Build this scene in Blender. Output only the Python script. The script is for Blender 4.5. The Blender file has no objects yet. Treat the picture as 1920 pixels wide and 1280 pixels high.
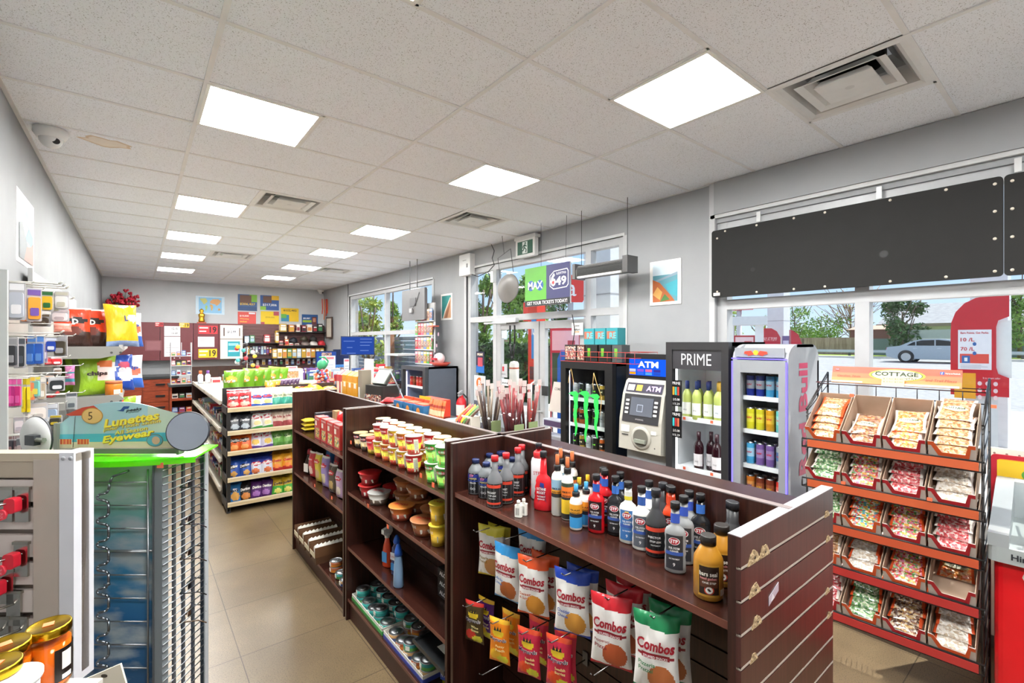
import bpy, math, random
from mathutils import Vector, Matrix, Euler
random.seed(7)
S = bpy.context.scene
COL = S.collection
PI = math.pi
# ---------------------------------------------------------------- camera
CF = 882.0; CH = 1.82; YAW = math.atan2(704, 882)
cam = bpy.data.cameras.new('camera'); cam.sensor_width = 36; cam.lens = CF/1920*36; cam.clip_start = .02; cam.clip_end = 300
co = bpy.data.objects.new('camera', cam); COL.objects.link(co); co.location = (0, 0, CH); co.rotation_euler = (PI/2, 0, -YAW)
S.camera = co
FW = (math.sin(YAW), math.cos(YAW)); RT = (math.cos(YAW), -math.sin(YAW))
# ---------------------------------------------------------------- world, sun, exposure
W = bpy.data.worlds.new('sky'); S.world = W; W.use_nodes = True
wn = W.node_tree.nodes; wl = W.node_tree.links; wn.clear()
tcw = wn.new('ShaderNodeTexCoord'); spw = wn.new('ShaderNodeSeparateXYZ'); wl.new(tcw.outputs['Generated'], spw.inputs[0])
crw = wn.new('ShaderNodeValToRGB'); wl.new(spw.outputs[2], crw.inputs[0])
for q_, (p_, c_) in zip([crw.color_ramp.elements[0], crw.color_ramp.elements[1], crw.color_ramp.elements.new(.12), crw.color_ramp.elements.new(.35)], [(0, (.62, .74, .90, 1)), (1, (.13, .30, .72, 1)), (.12, (.42, .62, .90, 1)), (.35, (.28, .50, .86, 1))]): q_.position = p_; q_.color = c_
bg = wn.new('ShaderNodeBackground'); bg.inputs[1].default_value = 1.0
wo = wn.new('ShaderNodeOutputWorld'); wl.new(crw.outputs[0], bg.inputs[0]); wl.new(bg.outputs[0], wo.inputs[0])
sl = bpy.data.lights.new('sun', 'SUN'); sl.energy = 5.0; sl.angle = math.radians(.6); sl.color = (1, .96, .9)
so = bpy.data.objects.new('sun', sl); COL.objects.link(so); so.location = (20, -10, 20)
so.rotation_euler = Vector((-.62, .30, -1.0)).to_track_quat('-Z', 'Y').to_euler()
vs = S.view_settings; S.display_settings.display_device = 'sRGB'; vs.view_transform = 'Standard'; vs.look = 'None'; vs.gamma = 1; vs.use_curve_mapping = False; vs.exposure = 0.50
LAMP = 47.0
S.cycles.max_bounces = 10; S.cycles.diffuse_bounces = 6; S.cycles.transparent_max_bounces = 24; S.cycles.sample_clamp_indirect = 8
# ---------------------------------------------------------------- measuring helpers: a sight line met with a real plane of the room
def P(u, v, X=None, Y=None, Z=None, D=None):
    a = (u-960)/CF; b = -(v-640)/CF
    r = (FW[0]+a*RT[0], FW[1]+a*RT[1], b)
    t = X/r[0] if X is not None else Y/r[1] if Y is not None else (Z-CH)/r[2] if Z is not None else D
    return Vector((r[0]*t, r[1]*t, CH+r[2]*t))
# ---------------------------------------------------------------- materials
MC = {}
def lin(h):
    return [((c/12.92) if c <= .04045 else ((c+.055)/1.055)**2.4) for c in (int(h[i:i+2], 16)/255 for i in (0, 2, 4))] + [1]
def newmat(key):
    m = bpy.data.materials.new(key); m.use_nodes = True; nt = m.node_tree; nt.nodes.clear()
    o = nt.nodes.new('ShaderNodeOutputMaterial'); return m, nt, o
def N(nt, t, **k):
    n = nt.nodes.new(t)
    for a, b in k.items():
        if a.startswith('i'): n.inputs[int(a[1:])].default_value = b
        else: setattr(n, a, b)
    return n
def coords(nt, sc=(1, 1, 1)):
    tc = N(nt, 'ShaderNodeTexCoord'); mp = N(nt, 'ShaderNodeMapping'); nt.links.new(tc.outputs['Object'], mp.inputs[0]); mp.inputs['Scale'].default_value = sc
    return mp.outputs[0]
def ramp(nt, src, stops, interp='LINEAR'):
    r = N(nt, 'ShaderNodeValToRGB'); r.color_ramp.interpolation = interp; e = r.color_ramp.elements
    while len(e) < len(stops): e.new(.5)
    for q, (p, c) in zip(e, stops): q.position = p; q.color = lin(c)
    nt.links.new(src, r.inputs[0]); return r.outputs[0]
def M(key):
    if key in MC: return MC[key]
    m, nt, o = newmat(key); L = nt.links
    if key in CUSTOM:
        CUSTOM[key](m, nt, o); MC[key] = m; return m
    if key.startswith('E:'):
        _, h, st = key.split(':'); e = N(nt, 'ShaderNodeEmission'); e.inputs[0].default_value = lin(h); e.inputs[1].default_value = float(st); L.new(e.outputs[0], o.inputs[0]); MC[key] = m; return m
    h = key[:6]; met = key.endswith('m'); foil = key.endswith('f'); rr = key[6:].strip('@mf') or '.5'
    p = N(nt, 'ShaderNodeBsdfPrincipled'); p.inputs['Roughness'].default_value = float(rr); p.inputs['Metallic'].default_value = 1 if met else 0
    nz = N(nt, 'ShaderNodeTexNoise'); nz.inputs['Scale'].default_value = 9; nz.inputs['Detail'].default_value = 3
    L.new(coords(nt), nz.inputs[0])
    c = lin(h); d = [x*.9 for x in c[:3]]+[1]; e = [min(1, x*1.08+.002) for x in c[:3]]+[1]
    mx = N(nt, 'ShaderNodeMix', data_type='RGBA'); mx.inputs[6].default_value = d; mx.inputs[7].default_value = e
    L.new(nz.outputs[0], mx.inputs[0]); L.new(mx.outputs[2], p.inputs['Base Color'])
    if foil:
        nz2 = N(nt, 'ShaderNodeTexNoise'); nz2.inputs['Scale'].default_value = 26; nz2.inputs['Detail'].default_value = 2; L.new(coords(nt, (1, 1, .5)), nz2.inputs[0])
        b = N(nt, 'ShaderNodeBump'); b.inputs['Strength'].default_value = .7; b.inputs['Distance'].default_value = .012
        L.new(nz2.outputs[0], b.inputs['Height']); L.new(b.outputs[0], p.inputs['Normal'])
    L.new(p.outputs[0], o.inputs[0]); MC[key] = m; return m
CUSTOM = {}
def custom(f): CUSTOM[f.__name__] = f; return f
def glassmat(tint, gl, alpha=1.0, rough=0.02):
    def f(m, nt, o):
        t = N(nt, 'ShaderNodeBsdfTransparent'); t.inputs[0].default_value = tint
        g = N(nt, 'ShaderNodeBsdfGlossy'); g.inputs['Roughness'].default_value = rough
        lw = N(nt, 'ShaderNodeLayerWeight'); pw = N(nt, 'ShaderNodeMath', operation='POWER', i1=5); nt.links.new(lw.outputs['Facing'], pw.inputs[0])
        fr = N(nt, 'ShaderNodeMath', operation='MULTIPLY_ADD', i1=.5, i2=(gl-1)/(gl+1)*.2); nt.links.new(pw.outputs[0], fr.inputs[0])
        mx = N(nt, 'ShaderNodeMixShader'); nt.links.new(fr.outputs[0], mx.inputs[0]); nt.links.new(t.outputs[0], mx.inputs[1]); nt.links.new(g.outputs[0], mx.inputs[2]); nt.links.new(mx.outputs[0], o.inputs[0])
    return f
CUSTOM['glass'] = glassmat((.97, .985, .98, 1), 1.35)
CUSTOM['cooler_glass'] = glassmat((.93, .95, .96, 1), 1.35)
CUSTOM['clear_plastic'] = glassmat((.86, .88, .9, 1), 1.6, rough=.12)
CUSTOM['green_glass'] = glassmat((.75, .85, .45, 1), 1.5)
CUSTOM['amber_glass'] = glassmat((.95, .8, .6, 1), 1.5)
@custom
def film(m, nt, o):
    t = N(nt, 'ShaderNodeBsdfTransparent'); g = N(nt, 'ShaderNodeBsdfPrincipled'); g.inputs['Base Color'].default_value = (.9, .9, .92, 1); g.inputs['Roughness'].default_value = .15
    nz = N(nt, 'ShaderNodeTexNoise'); nz.inputs['Scale'].default_value = 40; nt.links.new(coords(nt), nz.inputs[0])
    b = N(nt, 'ShaderNodeBump'); b.inputs['Strength'].default_value = .9; b.inputs['Distance'].default_value = .02; nt.links.new(nz.outputs[0], b.inputs['Height']); nt.links.new(b.outputs[0], g.inputs['Normal'])
    mx = N(nt, 'ShaderNodeMixShader', i0=.22); nt.links.new(t.outputs[0], mx.inputs[1]); nt.links.new(g.outputs[0], mx.inputs[2]); nt.links.new(mx.outputs[0], o.inputs[0])
@custom
def green_acrylic(m, nt, o):
    t = N(nt, 'ShaderNodeBsdfTranslucent'); t.inputs[0].default_value = (.25, .95, .03, 1)
    p = N(nt, 'ShaderNodeBsdfPrincipled'); p.inputs['Base Color'].default_value = (.22, .9, .02, 1); p.inputs['Roughness'].default_value = .15
    mx = N(nt, 'ShaderNodeMixShader', i0=.5); nt.links.new(t.outputs[0], mx.inputs[1]); nt.links.new(p.outputs[0], mx.inputs[2]); nt.links.new(mx.outputs[0], o.inputs[0])
def prin(nt, o, col=None, rough=.5, rsrc=None, bump=None, bs=.3, bd=.01):
    p = N(nt, 'ShaderNodeBsdfPrincipled'); p.inputs['Roughness'].default_value = rough
    if col is not None: nt.links.new(col, p.inputs['Base Color'])
    if bump is not None:
        b = N(nt, 'ShaderNodeBump'); b.inputs['Strength'].default_value = bs; b.inputs['Distance'].default_value = bd; nt.links.new(bump, b.inputs['Height']); nt.links.new(b.outputs[0], p.inputs['Normal'])
    nt.links.new(p.outputs[0], o.inputs[0]); return p
def woodmat(sc, stops, rough=.3):
    def f(m, nt, o):
        n = N(nt, 'ShaderNodeTexNoise'); n.inputs['Scale'].default_value = 1; n.inputs['Detail'].default_value = 6; n.inputs['Roughness'].default_value = .65
        nt.links.new(coords(nt, sc), n.inputs[0]); prin(nt, o, ramp(nt, n.outputs[0], stops), rough)
    return f
BR = [(.3, '22110d'), (.5, '341a14'), (.62, '3f2119'), (.75, '49281e')]
CUSTOM['wood_v'] = woodmat((90, 90, 3), BR, .32)
CUSTOM['wood_h'] = woodmat((70, 2.2, 70), BR, .22)
BR2 = [(.3, '371b18'), (.5, '482723'), (.7, '54302c')]
CUSTOM['wood_slat'] = woodmat((110, 110, 3), BR2, .3)
CUSTOM['wood_orange'] = woodmat((6, 30, 30), [(.3, '6e2a16'), (.5, '8c3a1f'), (.7, 'a04a2a')], .35)
CUSTOM['wood_pale'] = woodmat((4, 60, 60), [(.3, 'c9b083'), (.5, 'dcc79c'), (.7, 'e6d6b2')], .5)
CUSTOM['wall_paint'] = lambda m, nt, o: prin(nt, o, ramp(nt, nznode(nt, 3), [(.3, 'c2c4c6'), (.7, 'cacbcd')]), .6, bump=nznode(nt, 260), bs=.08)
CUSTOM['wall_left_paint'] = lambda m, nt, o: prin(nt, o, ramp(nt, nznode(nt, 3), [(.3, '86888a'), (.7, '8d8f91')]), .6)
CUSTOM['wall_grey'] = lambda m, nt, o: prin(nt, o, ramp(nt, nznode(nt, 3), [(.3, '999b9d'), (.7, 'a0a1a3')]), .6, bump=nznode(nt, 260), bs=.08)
def nznode(nt, s, sc=(1, 1, 1), det=4):
    n = N(nt, 'ShaderNodeTexNoise'); n.inputs['Scale'].default_value = s; n.inputs['Detail'].default_value = det; nt.links.new(coords(nt, sc), n.inputs[0]); return n.outputs[0]
@custom
def ceiling_tile(m, nt, o):
    n = nznode(nt, 190, det=2)
    prin(nt, o, ramp(nt, n, [(.0, 'a0a09f'), (.33, 'b0b0af'), (.38, 'f3f6fc'), (1, 'f7faff')]), .9, bump=n, bs=.2)
@custom
def floor_tile(m, nt, o):
    v = coords(nt); mp = v.node; mp.inputs['Location'].default_value = (-.47, -.05, 0)
    b = N(nt, 'ShaderNodeTexBrick'); b.offset = 0; b.squash = 1
    b.inputs['Scale'].default_value = 1; b.inputs['Mortar Size'].default_value = .0025; b.inputs['Mortar Smooth'].default_value = .1; b.inputs['Bias'].default_value = 0
    b.inputs['Brick Width'].default_value = .61; b.inputs['Row Height'].default_value = .61
    b.inputs['Color1'].default_value = (1, 1, 1, 1); b.inputs['Color2'].default_value = (.93, .93, .93, 1); b.inputs['Mortar'].default_value = (.30, .26, .22, 1)
    nt.links.new(v, b.inputs[0])
    c = ramp(nt, nznode(nt, 2.5, det=9), [(.25, '68563f'), (.5, '756248'), (.75, '826f52')])
    c2 = ramp(nt, nznode(nt, 170, det=2), [(.3, 'b0b0b0'), (.5, 'ffffff'), (1, 'ffffff')])
    m1 = N(nt, 'ShaderNodeMix', data_type='RGBA', blend_type='MULTIPLY'); m1.inputs[0].default_value = 1
    m2 = N(nt, 'ShaderNodeMix', data_type='RGBA', blend_type='MULTIPLY'); m2.inputs[0].default_value = 1
    nt.links.new(c, m1.inputs[6]); nt.links.new(c2, m1.inputs[7]); nt.links.new(m1.outputs[2], m2.inputs[6]); nt.links.new(b.outputs[0], m2.inputs[7])
    prin(nt, o, m2.outputs[2], .33)
@custom
def sky_print(m, nt, o):
    n = N(nt, 'ShaderNodeTexNoise'); n.inputs['Scale'].default_value = 1; n.inputs['Detail'].default_value = 5; nt.links.new(coords(nt, (5, 5, 13)), n.inputs[0])
    cl = ramp(nt, n.outputs[0], [(.45, '2a2a2a'), (.62, 'ffffff')])
    tc = N(nt, 'ShaderNodeTexCoord'); sp = N(nt, 'ShaderNodeSeparateXYZ'); nt.links.new(tc.outputs['Object'], sp.inputs[0]); dv = N(nt, 'ShaderNodeMath', operation='MULTIPLY', i1=.704); nt.links.new(sp.outputs[2], dv.inputs[0])
    g = ramp(nt, dv.outputs[0], [(.5, '0a4f80'), (.64, '0f66a0'), (.78, '3f8fb8'), (.88, '6fa8a4'), (.96, '8cb488')])
    mx = N(nt, 'ShaderNodeMix', data_type='RGBA', blend_type='MIX'); nt.links.new(cl, mx.inputs[0]); nt.links.new(g, mx.inputs[6]); mx.inputs[7].default_value = lin('a9b7bd')
    prin(nt, o, mx.outputs[2], .35)
def leafmat(a, b):
    return lambda m, nt, o: prin(nt, o, ramp(nt, nznode(nt, 1.6), [(.3, a), (.7, b)]), .6)
CUSTOM['leaf_dark'] = leafmat('24401c', '4c7332')
CUSTOM['leaf_mid'] = leafmat('4c7a2c', '8fae48')
CUSTOM['leaf_light'] = leafmat('7a9a3a', 'b9c766')
CUSTOM['asphalt'] = lambda m, nt, o: prin(nt, o, ramp(nt, nznode(nt, 6, det=8), [(.3, '8d8f92'), (.7, 'a3a5a8')]), .85)
CUSTOM['concrete'] = lambda m, nt, o: prin(nt, o, ramp(nt, nznode(nt, 3, det=8), [(.3, 'a8a49d'), (.7, 'c2bfb9')]), .85)
CUSTOM['grass'] = lambda m, nt, o: prin(nt, o, ramp(nt, nznode(nt, 12, det=6), [(.3, '6f8f2d'), (.7, 'a8bb4c')]), .9)
CUSTOM['fence_wood'] = woodmat((5, 5, .4), [(.3, '7d6654'), (.5, '9c8470'), (.7, 'b49d88')], .8)
CUSTOM['shingle'] = lambda m, nt, o: prin(nt, o, ramp(nt, nznode(nt, 3, (1, 1, 6)), [(.3, '8d8f93'), (.7, 'a5a7ab')]), .9)
CUSTOM['torn'] = lambda m, nt, o: prin(nt, o, ramp(nt, nznode(nt, 90), [(.3, '9c8160'), (.7, 'cdb48c')]), .95, bump=nznode(nt, 120), bs=.8)
CUSTOM['cardboard'] = lambda m, nt, o: prin(nt, o, ramp(nt, nznode(nt, 8), [(.3, 'a48a75'), (.7, 'b79d88')]), .8)
# candy mixes: a clear pack full of coloured sweets
def candy(cols):
    def f(m, nt, o):
        v = N(nt, 'ShaderNodeTexVoronoi'); v.inputs['Scale'].default_value = 95; v.inputs['Randomness'].default_value = 1; nt.links.new(coords(nt), v.inputs[0])
        sp = N(nt, 'ShaderNodeSeparateColor'); nt.links.new(v.outputs['Color'], sp.inputs[0])
        k = len(cols); c = ramp(nt, sp.outputs[0], [(i/k, x) for i, x in enumerate(cols)], 'CONSTANT')
        nz = N(nt, 'ShaderNodeTexNoise'); nz.inputs['Scale'].default_value = 45; nt.links.new(coords(nt), nz.inputs[0])
        st = N(nt, 'ShaderNodeTexNoise'); st.inputs['Scale'].default_value = 22; st.inputs['Detail'].default_value = 4; st.inputs['Distortion'].default_value = 1.5; nt.links.new(coords(nt, (1, 1, 2.2)), st.inputs[0])
        wf = N(nt, 'ShaderNodeMath', operation='MULTIPLY_ADD', i1=2.4, i2=-1.08, use_clamp=True); nt.links.new(st.outputs[0], wf.inputs[0])
        mw = N(nt, 'ShaderNodeMix', data_type='RGBA'); nt.links.new(wf.outputs[0], mw.inputs[0]); nt.links.new(c, mw.inputs[6]); mw.inputs[7].default_value = (.62, .59, .56, 1); c = mw.outputs[2]
        p = prin(nt, o, c, .2, bump=nz.outputs[0], bs=.9, bd=.02)
        p.inputs['Coat Weight'].default_value = .7; p.inputs['Coat Roughness'].default_value = .08
    return f
for nm, cs in dict(peanuts=['b9824f', 'c99763', 'a66a3a', 'd8ac7a'], mixed=['d03a36', 'e8a234', 'f1dfc4', '5f9e46', 'd96a8c'], reds=['c8343c', 'e06a72', 'f2c9c4', 'd94b50'],
                   greens=['5c9a50', '9fc48b', 'dbe6c9', '3f7d47'], almonds=['a06038', 'c08a58', '7c4424'], gummies=['e0483a', 'f0a83a', '4f9fb0', 'e9dfc6', '7fae4c'], whites=['ece4d8', 'd9cbb8', 'f4efe6', 'c9b49a'],
                   chocs=['5c3322', '8a5a3c', 'd8c4a8', 'c8a060'], oranges=['ee6a2a', 'f59a4a', 'f7c08a'], noodle=['e9b93a', 'd8612a', 'f4dd7c', '7a3a1c', '4f8a34'], photo=['7a4a3a', 'c08a6a', '33415c', 'd8c4a8', '9a2f2a']).items():
    CUSTOM['mix_'+nm] = candy(cs)
# ---------------------------------------------------------------- mesh building
TXT = {}
def textmesh(s, bold=0, shear=0):
    k = (s, bold, shear)
    if k in TXT: return TXT[k]
    c = bpy.data.curves.new('lettering', 'FONT'); c.body = s; c.size = 1; c.offset = bold; c.shear = shear; c.resolution_u = 2; c.fill_mode = 'FRONT'
    ob = bpy.data.objects.new('lettering', c); COL.objects.link(ob)
    me = bpy.data.meshes.new_from_object(ob.evaluated_get(bpy.context.evaluated_depsgraph_get()) if False else ob)
    vs_ = [(v.co.x, v.co.y) for v in me.vertices]; fs = [tuple(p.vertices) for p in me.polygons]
    bpy.data.objects.remove(ob); bpy.data.curves.remove(c); bpy.data.meshes.remove(me)
    if vs_:
        x0 = min(a for a, _ in vs_); x1 = max(a for a, _ in vs_); y0 = min(b for _, b in vs_); y1 = max(b for _, b in vs_)
        w = max(x1-x0, 1e-4); h = max(y1-y0, 1e-4); vs_ = [((a-x0)/w-.5, (b-y0)/h-.5) for a, b in vs_]
        TXT[k] = (vs_, fs, w/h)
    else: TXT[k] = ([], [], 1)
    return TXT[k]
class MB:
    def __init__(s): s.v = []; s.f = []; s.m = []; s.mk = []; s.sm = []
    def mi(s, k):
        if k not in s.mk: s.mk.append(k)
        return s.mk.index(k)
    def add(s, vs_, fs, k, smooth=False):
        n = len(s.v); s.v += [tuple(x) for x in vs_]; i = s.mi(k) if isinstance(k, str) else None
        for j, f in enumerate(fs): s.f.append(tuple(q+n for q in f)); s.m.append(i if i is not None else s.mi(k[j])); s.sm.append(smooth)
        return s
    def box(s, x0, x1, y0, y1, z0, z1, k, rot=None, c=None):
        vs_ = [(x, y, z) for z in (z0, z1) for y in (y0, y1) for x in (x0, x1)]
        if rot is not None:
            R_ = Euler(rot).to_matrix(); cc = Vector(c if c else ((x0+x1)/2, (y0+y1)/2, (z0+z1)/2)); vs_ = [R_ @ (Vector(q)-cc)+cc for q in vs_]
        return s.add(vs_, [(0, 2, 3, 1), (4, 5, 7, 6), (0, 1, 5, 4), (2, 6, 7, 3), (0, 4, 6, 2), (1, 3, 7, 5)], k)
    def rbox(s, x0, x1, y0, y1, z0, z1, k, r=.01, n=3, axis='z'):
        # box with four rounded edges along an axis
        if axis == 'z': a0, a1, b0, b1, c0, c1 = x0, x1, y0, y1, z0, z1; f = lambda a, b, c: (a, b, c)
        elif axis == 'y': a0, a1, b0, b1, c0, c1 = x0, x1, z0, z1, y0, y1; f = lambda a, b, c: (a, c, b)
        else: a0, a1, b0, b1, c0, c1 = y0, y1, z0, z1, x0, x1; f = lambda a, b, c: (c, a, b)
        pts = []
        for cx, cy, t0 in ((a1-r, b1-r, 0), (a0+r, b1-r, 1), (a0+r, b0+r, 2), (a1-r, b0+r, 3)):
            for i in range(n+1): t = (t0+i/n)*PI/2; pts.append((cx+r*math.cos(t), cy+r*math.sin(t)))
        N_ = len(pts); vs_ = [f(a, b, c0) for a, b in pts]+[f(a, b, c1) for a, b in pts]
        fs = [(i, (i+1) % N_, N_+(i+1) % N_, N_+i) for i in range(N_)]+[tuple(range(N_))[::-1], tuple(range(N_, 2*N_))]
        return s.add(vs_, fs, k)
    def quad(s, a, b, c, d, k): return s.add([a, b, c, d], [(0, 1, 2, 3)], k)
    def prism(s, pts, lo, hi, k, axis='y'):
        f = {'y': lambda a, b, c: (a, c, b), 'x': lambda a, b, c: (c, a, b), 'z': lambda a, b, c: (a, b, c)}[axis]
        n = len(pts); vs_ = [f(a, b, lo) for a, b in pts]+[f(a, b, hi) for a, b in pts]
        return s.add(vs_, [tuple(range(n)), tuple(range(2*n-1, n-1, -1))]+[(i, i+n, (i+1) % n+n, (i+1) % n) for i in range(n)], k)
    def lathe(s, prof, k, c=(0, 0, 0), seg=20, sx=1, sy=1, axis='z', caps=True):
        # prof: (radius, height[, material]) ; the material colours the band above that point
        vs_ = []; fs = []; ks = []
        for q in prof:
            for i in range(seg):
                t = 2*PI*i/seg; a, b, h = q[0]*math.cos(t)*sx, q[0]*math.sin(t)*sy, q[1]
                vs_.append((c[0]+a, c[1]+b, c[2]+h) if axis == 'z' else (c[0]+a, c[1]+h, c[2]+b) if axis == 'y' else (c[0]+h, c[1]+a, c[2]+b))
        for j in range(len(prof)-1):
            kk = prof[j][2] if len(prof[j]) > 2 else k
            for i in range(seg):
                n = (i+1) % seg; fs.append((j*seg+i, j*seg+n, (j+1)*seg+n, (j+1)*seg+i)); ks.append(kk)
        s.add(vs_, fs, ks, True)
        if caps:
            n = len(s.v)-len(vs_); last = len(prof)-1
            s.f.append(tuple(n+i for i in range(seg))[::-1]); s.m.append(s.mi(prof[0][2] if len(prof[0]) > 2 else k)); s.sm.append(False)
            s.f.append(tuple(n+last*seg+i for i in range(seg))); s.m.append(s.mi(prof[last][2] if len(prof[last]) > 2 else k)); s.sm.append(False)
        return s
    def cyl(s, a, b, r, k, seg=10, r2=None):
        a = Vector(a); b = Vector(b); d = (b-a).normalized(); u = d.orthogonal().normalized(); w = d.cross(u); r2 = r if r2 is None else r2
        vs_ = [a+(u*math.cos(2*PI*i/seg)+w*math.sin(2*PI*i/seg))*r for i in range(seg)]+[b+(u*math.cos(2*PI*i/seg)+w*math.sin(2*PI*i/seg))*r2 for i in range(seg)]
        s.add(vs_, [(i, (i+1) % seg, seg+(i+1) % seg, seg+i) for i in range(seg)], k, True)
        return s.add([], [], k).addcap(seg, k)
    def addcap(s, seg, k):
        n = len(s.v)-2*seg; i = s.mi(k)
        s.f += [tuple(n+q for q in range(seg))[::-1], tuple(n+seg+q for q in range(seg))]; s.m += [i, i]; s.sm += [False, False]; return s
    def tube(s, pts, r, k, seg=6):
        for a, b in zip(pts, pts[1:]): s.cyl(a, b, r, k, seg)
        return s
    def ball(s, c, r, k, seg=10, rings=6, sz=1):
        prof = [(r*math.sin(PI*i/rings)+1e-5, -r*sz*math.cos(PI*i/rings)) for i in range(rings+1)]
        return s.lathe(prof, k, c, seg, caps=False)
    def disc(s, c, r, k, n=20, axis='y', ry=None):
        ry = ry or r; f = {'y': lambda a, b: (c[0]+a, c[1], c[2]+b), 'x': lambda a, b: (c[0], c[1]+a, c[2]+b), 'z': lambda a, b: (c[0]+a, c[1]+b, c[2])}[axis]
        return s.add([f(r*math.cos(2*PI*i/n), ry*math.sin(2*PI*i/n)) for i in range(n)], [tuple(range(n))], k)
    def text(s, t, o, rt, up, h, k, w=None, bold=0, shear=0, fn=None):
        # centred at o; rt / up are the reading directions; w fits the width
        vs_, fs, ar = textmesh(t, bold, shear); W_ = w if w else h*ar
        o = Vector(o); rt = Vector(rt).normalized(); up = Vector(up).normalized()
        q = [o+rt*(a*W_)+up*(b*h) for a, b in vs_]
        if fn: q = [fn(x) for x in q]
        return s.add(q, fs, k)
    def lines(s, x0, x1, z0, z1, n, y, k, rag=.3, th=.35):
        # printed lines of small text as thin bars in the local front plane
        for i in range(n):
            z = z1-(i+.5)*(z1-z0)/n; e = x1-random.random()*rag*(x1-x0); hh = (z1-z0)/n*th/2
            s.quad((x0, y, z-hh), (e, y, z-hh), (e, y, z+hh), (x0, y, z+hh), k)
        return s
    def build(s, name, parent=None, loc=None, rz=None, rot=None):
        me = bpy.data.meshes.new(name); me.from_pydata(s.v, [], s.f)
        for k in s.mk: me.materials.append(M(k))
        me.polygons.foreach_set('material_index', s.m); me.polygons.foreach_set('use_smooth', s.sm); me.update()
        o = bpy.data.objects.new(name, me); COL.objects.link(o)
        if parent: o.parent = parent
        if loc is not None: o.location = loc
        if rz is not None: o.rotation_euler = (0, 0, rz)
        if rot is not None: o.rotation_euler = rot
        return o
def tag(o, label, cat, group=None, kind=None):
    o['label'] = label; o['category'] = cat
    if group: o['group'] = group
    if kind: o['kind'] = kind
    return o
def thing(name, label, cat, loc=(0, 0, 0), rz=0, group=None):
    o = bpy.data.objects.new(name, None); COL.objects.link(o); o.location = loc; o.rotation_euler = (0, 0, rz); o.empty_display_size = .1
    return tag(o, label, cat, group)
def struct(o): o['kind'] = 'structure'; return o
def dup(o, loc=None, rz=None, label=None, group=None, rot=None, scale=None):
    def cp(x, par):
        c = x.copy(); COL.objects.link(c); c.parent = par
        for ch in list(x.children): cp(ch, c)
        return c
    r = cp(o, None)
    if loc is not None: r.location = loc
    if rz is not None: r.rotation_euler = (0, 0, rz)
    if rot is not None: r.rotation_euler = rot
    if scale is not None: r.scale = scale if isinstance(scale, (tuple, list)) else (scale,)*3
    if label: r['label'] = label
    if group: r['group'] = group
    return r
class Proto:
    # first use moves the built thing itself, later uses copy it
    def __init__(s, o): s.o = o; s.used = False
    def put(s, loc, rz=0, label=None, group=None, rot=None, scale=None):
        if s.used: return dup(s.o, loc, rz, label, group, rot, scale)
        s.used = True; o = s.o; o.location = loc; o.rotation_euler = rot if rot is not None else (0, 0, rz)
        if scale is not None: o.scale = scale if isinstance(scale, (tuple, list)) else (scale,)*3
        if label: o['label'] = label
        if group: o['group'] = group
        return o
ORD = ['first', 'second', 'third', 'fourth', 'fifth', 'sixth', 'seventh', 'eighth', 'ninth', 'tenth', 'eleventh', 'twelfth', 'thirteenth', 'fourteenth', 'fifteenth', 'sixteenth']
def orow(i, n, a='left', b='right'):
    if n == 1: return 'the only one'
    if i == 0: return a+'most'
    if i == n-1: return b+'most'
    return ORD[i]+' from the '+a if i <= n//2 else ORD[n-1-i]+' from the '+b
# ================================================================ SETTING
XL, XR, YB, YF, ZC = -.58, 4.0, 13.25, -3.2, 3.21
struct(MB().box(XL-.2, XR+.2, YF-.2, YB+.2, -.12, 0, 'floor_tile').build('floor'))
WIN = [(7.2, 11.28, .95, 2.9), (3.13, 6.14, 0, 2.93), (-3.0, 2.12, .62, 2.86)]   # openings in the right wall
m = MB(); y = YB; T = .22
for (a, b, z0, z1) in WIN:
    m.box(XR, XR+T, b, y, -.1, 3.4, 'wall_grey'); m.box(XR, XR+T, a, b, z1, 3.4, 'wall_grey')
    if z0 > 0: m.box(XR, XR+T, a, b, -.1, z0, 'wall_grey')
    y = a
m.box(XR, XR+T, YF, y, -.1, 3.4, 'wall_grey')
struct(m.build('wall_right'))
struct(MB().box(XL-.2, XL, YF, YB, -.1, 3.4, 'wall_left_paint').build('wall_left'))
struct(MB().box(XL-.2, XR+.22, YB, YB+.2, -.1, 3.4, 'wall_paint').build('wall_back'))
struct(MB().box(XL-.2, XR+.22, YF-.2, YF, -.1, 3.4, 'wall_paint').build('wall_front'))
# ceiling: two by four foot tiles on white tees, with openings for the lamps and the vents
TX = [.292, 1.512, 2.732]; Y0 = 2.38
def ry(k): return Y0+.61*k
LIGHTS = [(.292, k) for k in (-5, -2, 1, 5, 8, 11, 14)]+[(2.122, k) for k in (-5, -2, 1, 5, 8, 11, 14)]
VENTS = [(.902, 4), (.902, 10), (2.732, 3), (2.732, 11), (2.732, -3)]
holes = {(round(x, 2), k) for x, k in LIGHTS+VENTS}
xs = [XL, .292, .902, 1.512, 2.122, 2.732, 3.342, XR]
m = MB()
for k in range(-10, 18):
    a, b = max(ry(k), YF), min(ry(k+1), YB)
    if b <= a: continue
    for x0, x1 in zip(xs, xs[1:]):
        if (round(x0, 2), k) not in holes: m.box(x0, x1, a, b, ZC+.004, ZC+.02, 'ceiling_tile')
m.box(XL-.2, XR+.2, YF-.2, YB+.2, 3.42, 3.46, 'f0f0f0')
struct(m.build('ceiling'))
m = MB()
for x in TX: m.box(x-.012, x+.012, YF, YB, ZC-.003, ZC+.012, 'e9e9e9@.4')
for k in range(-9, 18):
    m.box(XL, XR, ry(k)-.012, ry(k)+.012, ZC-.001, ZC+.012, 'e9e9e9@.4')
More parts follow.
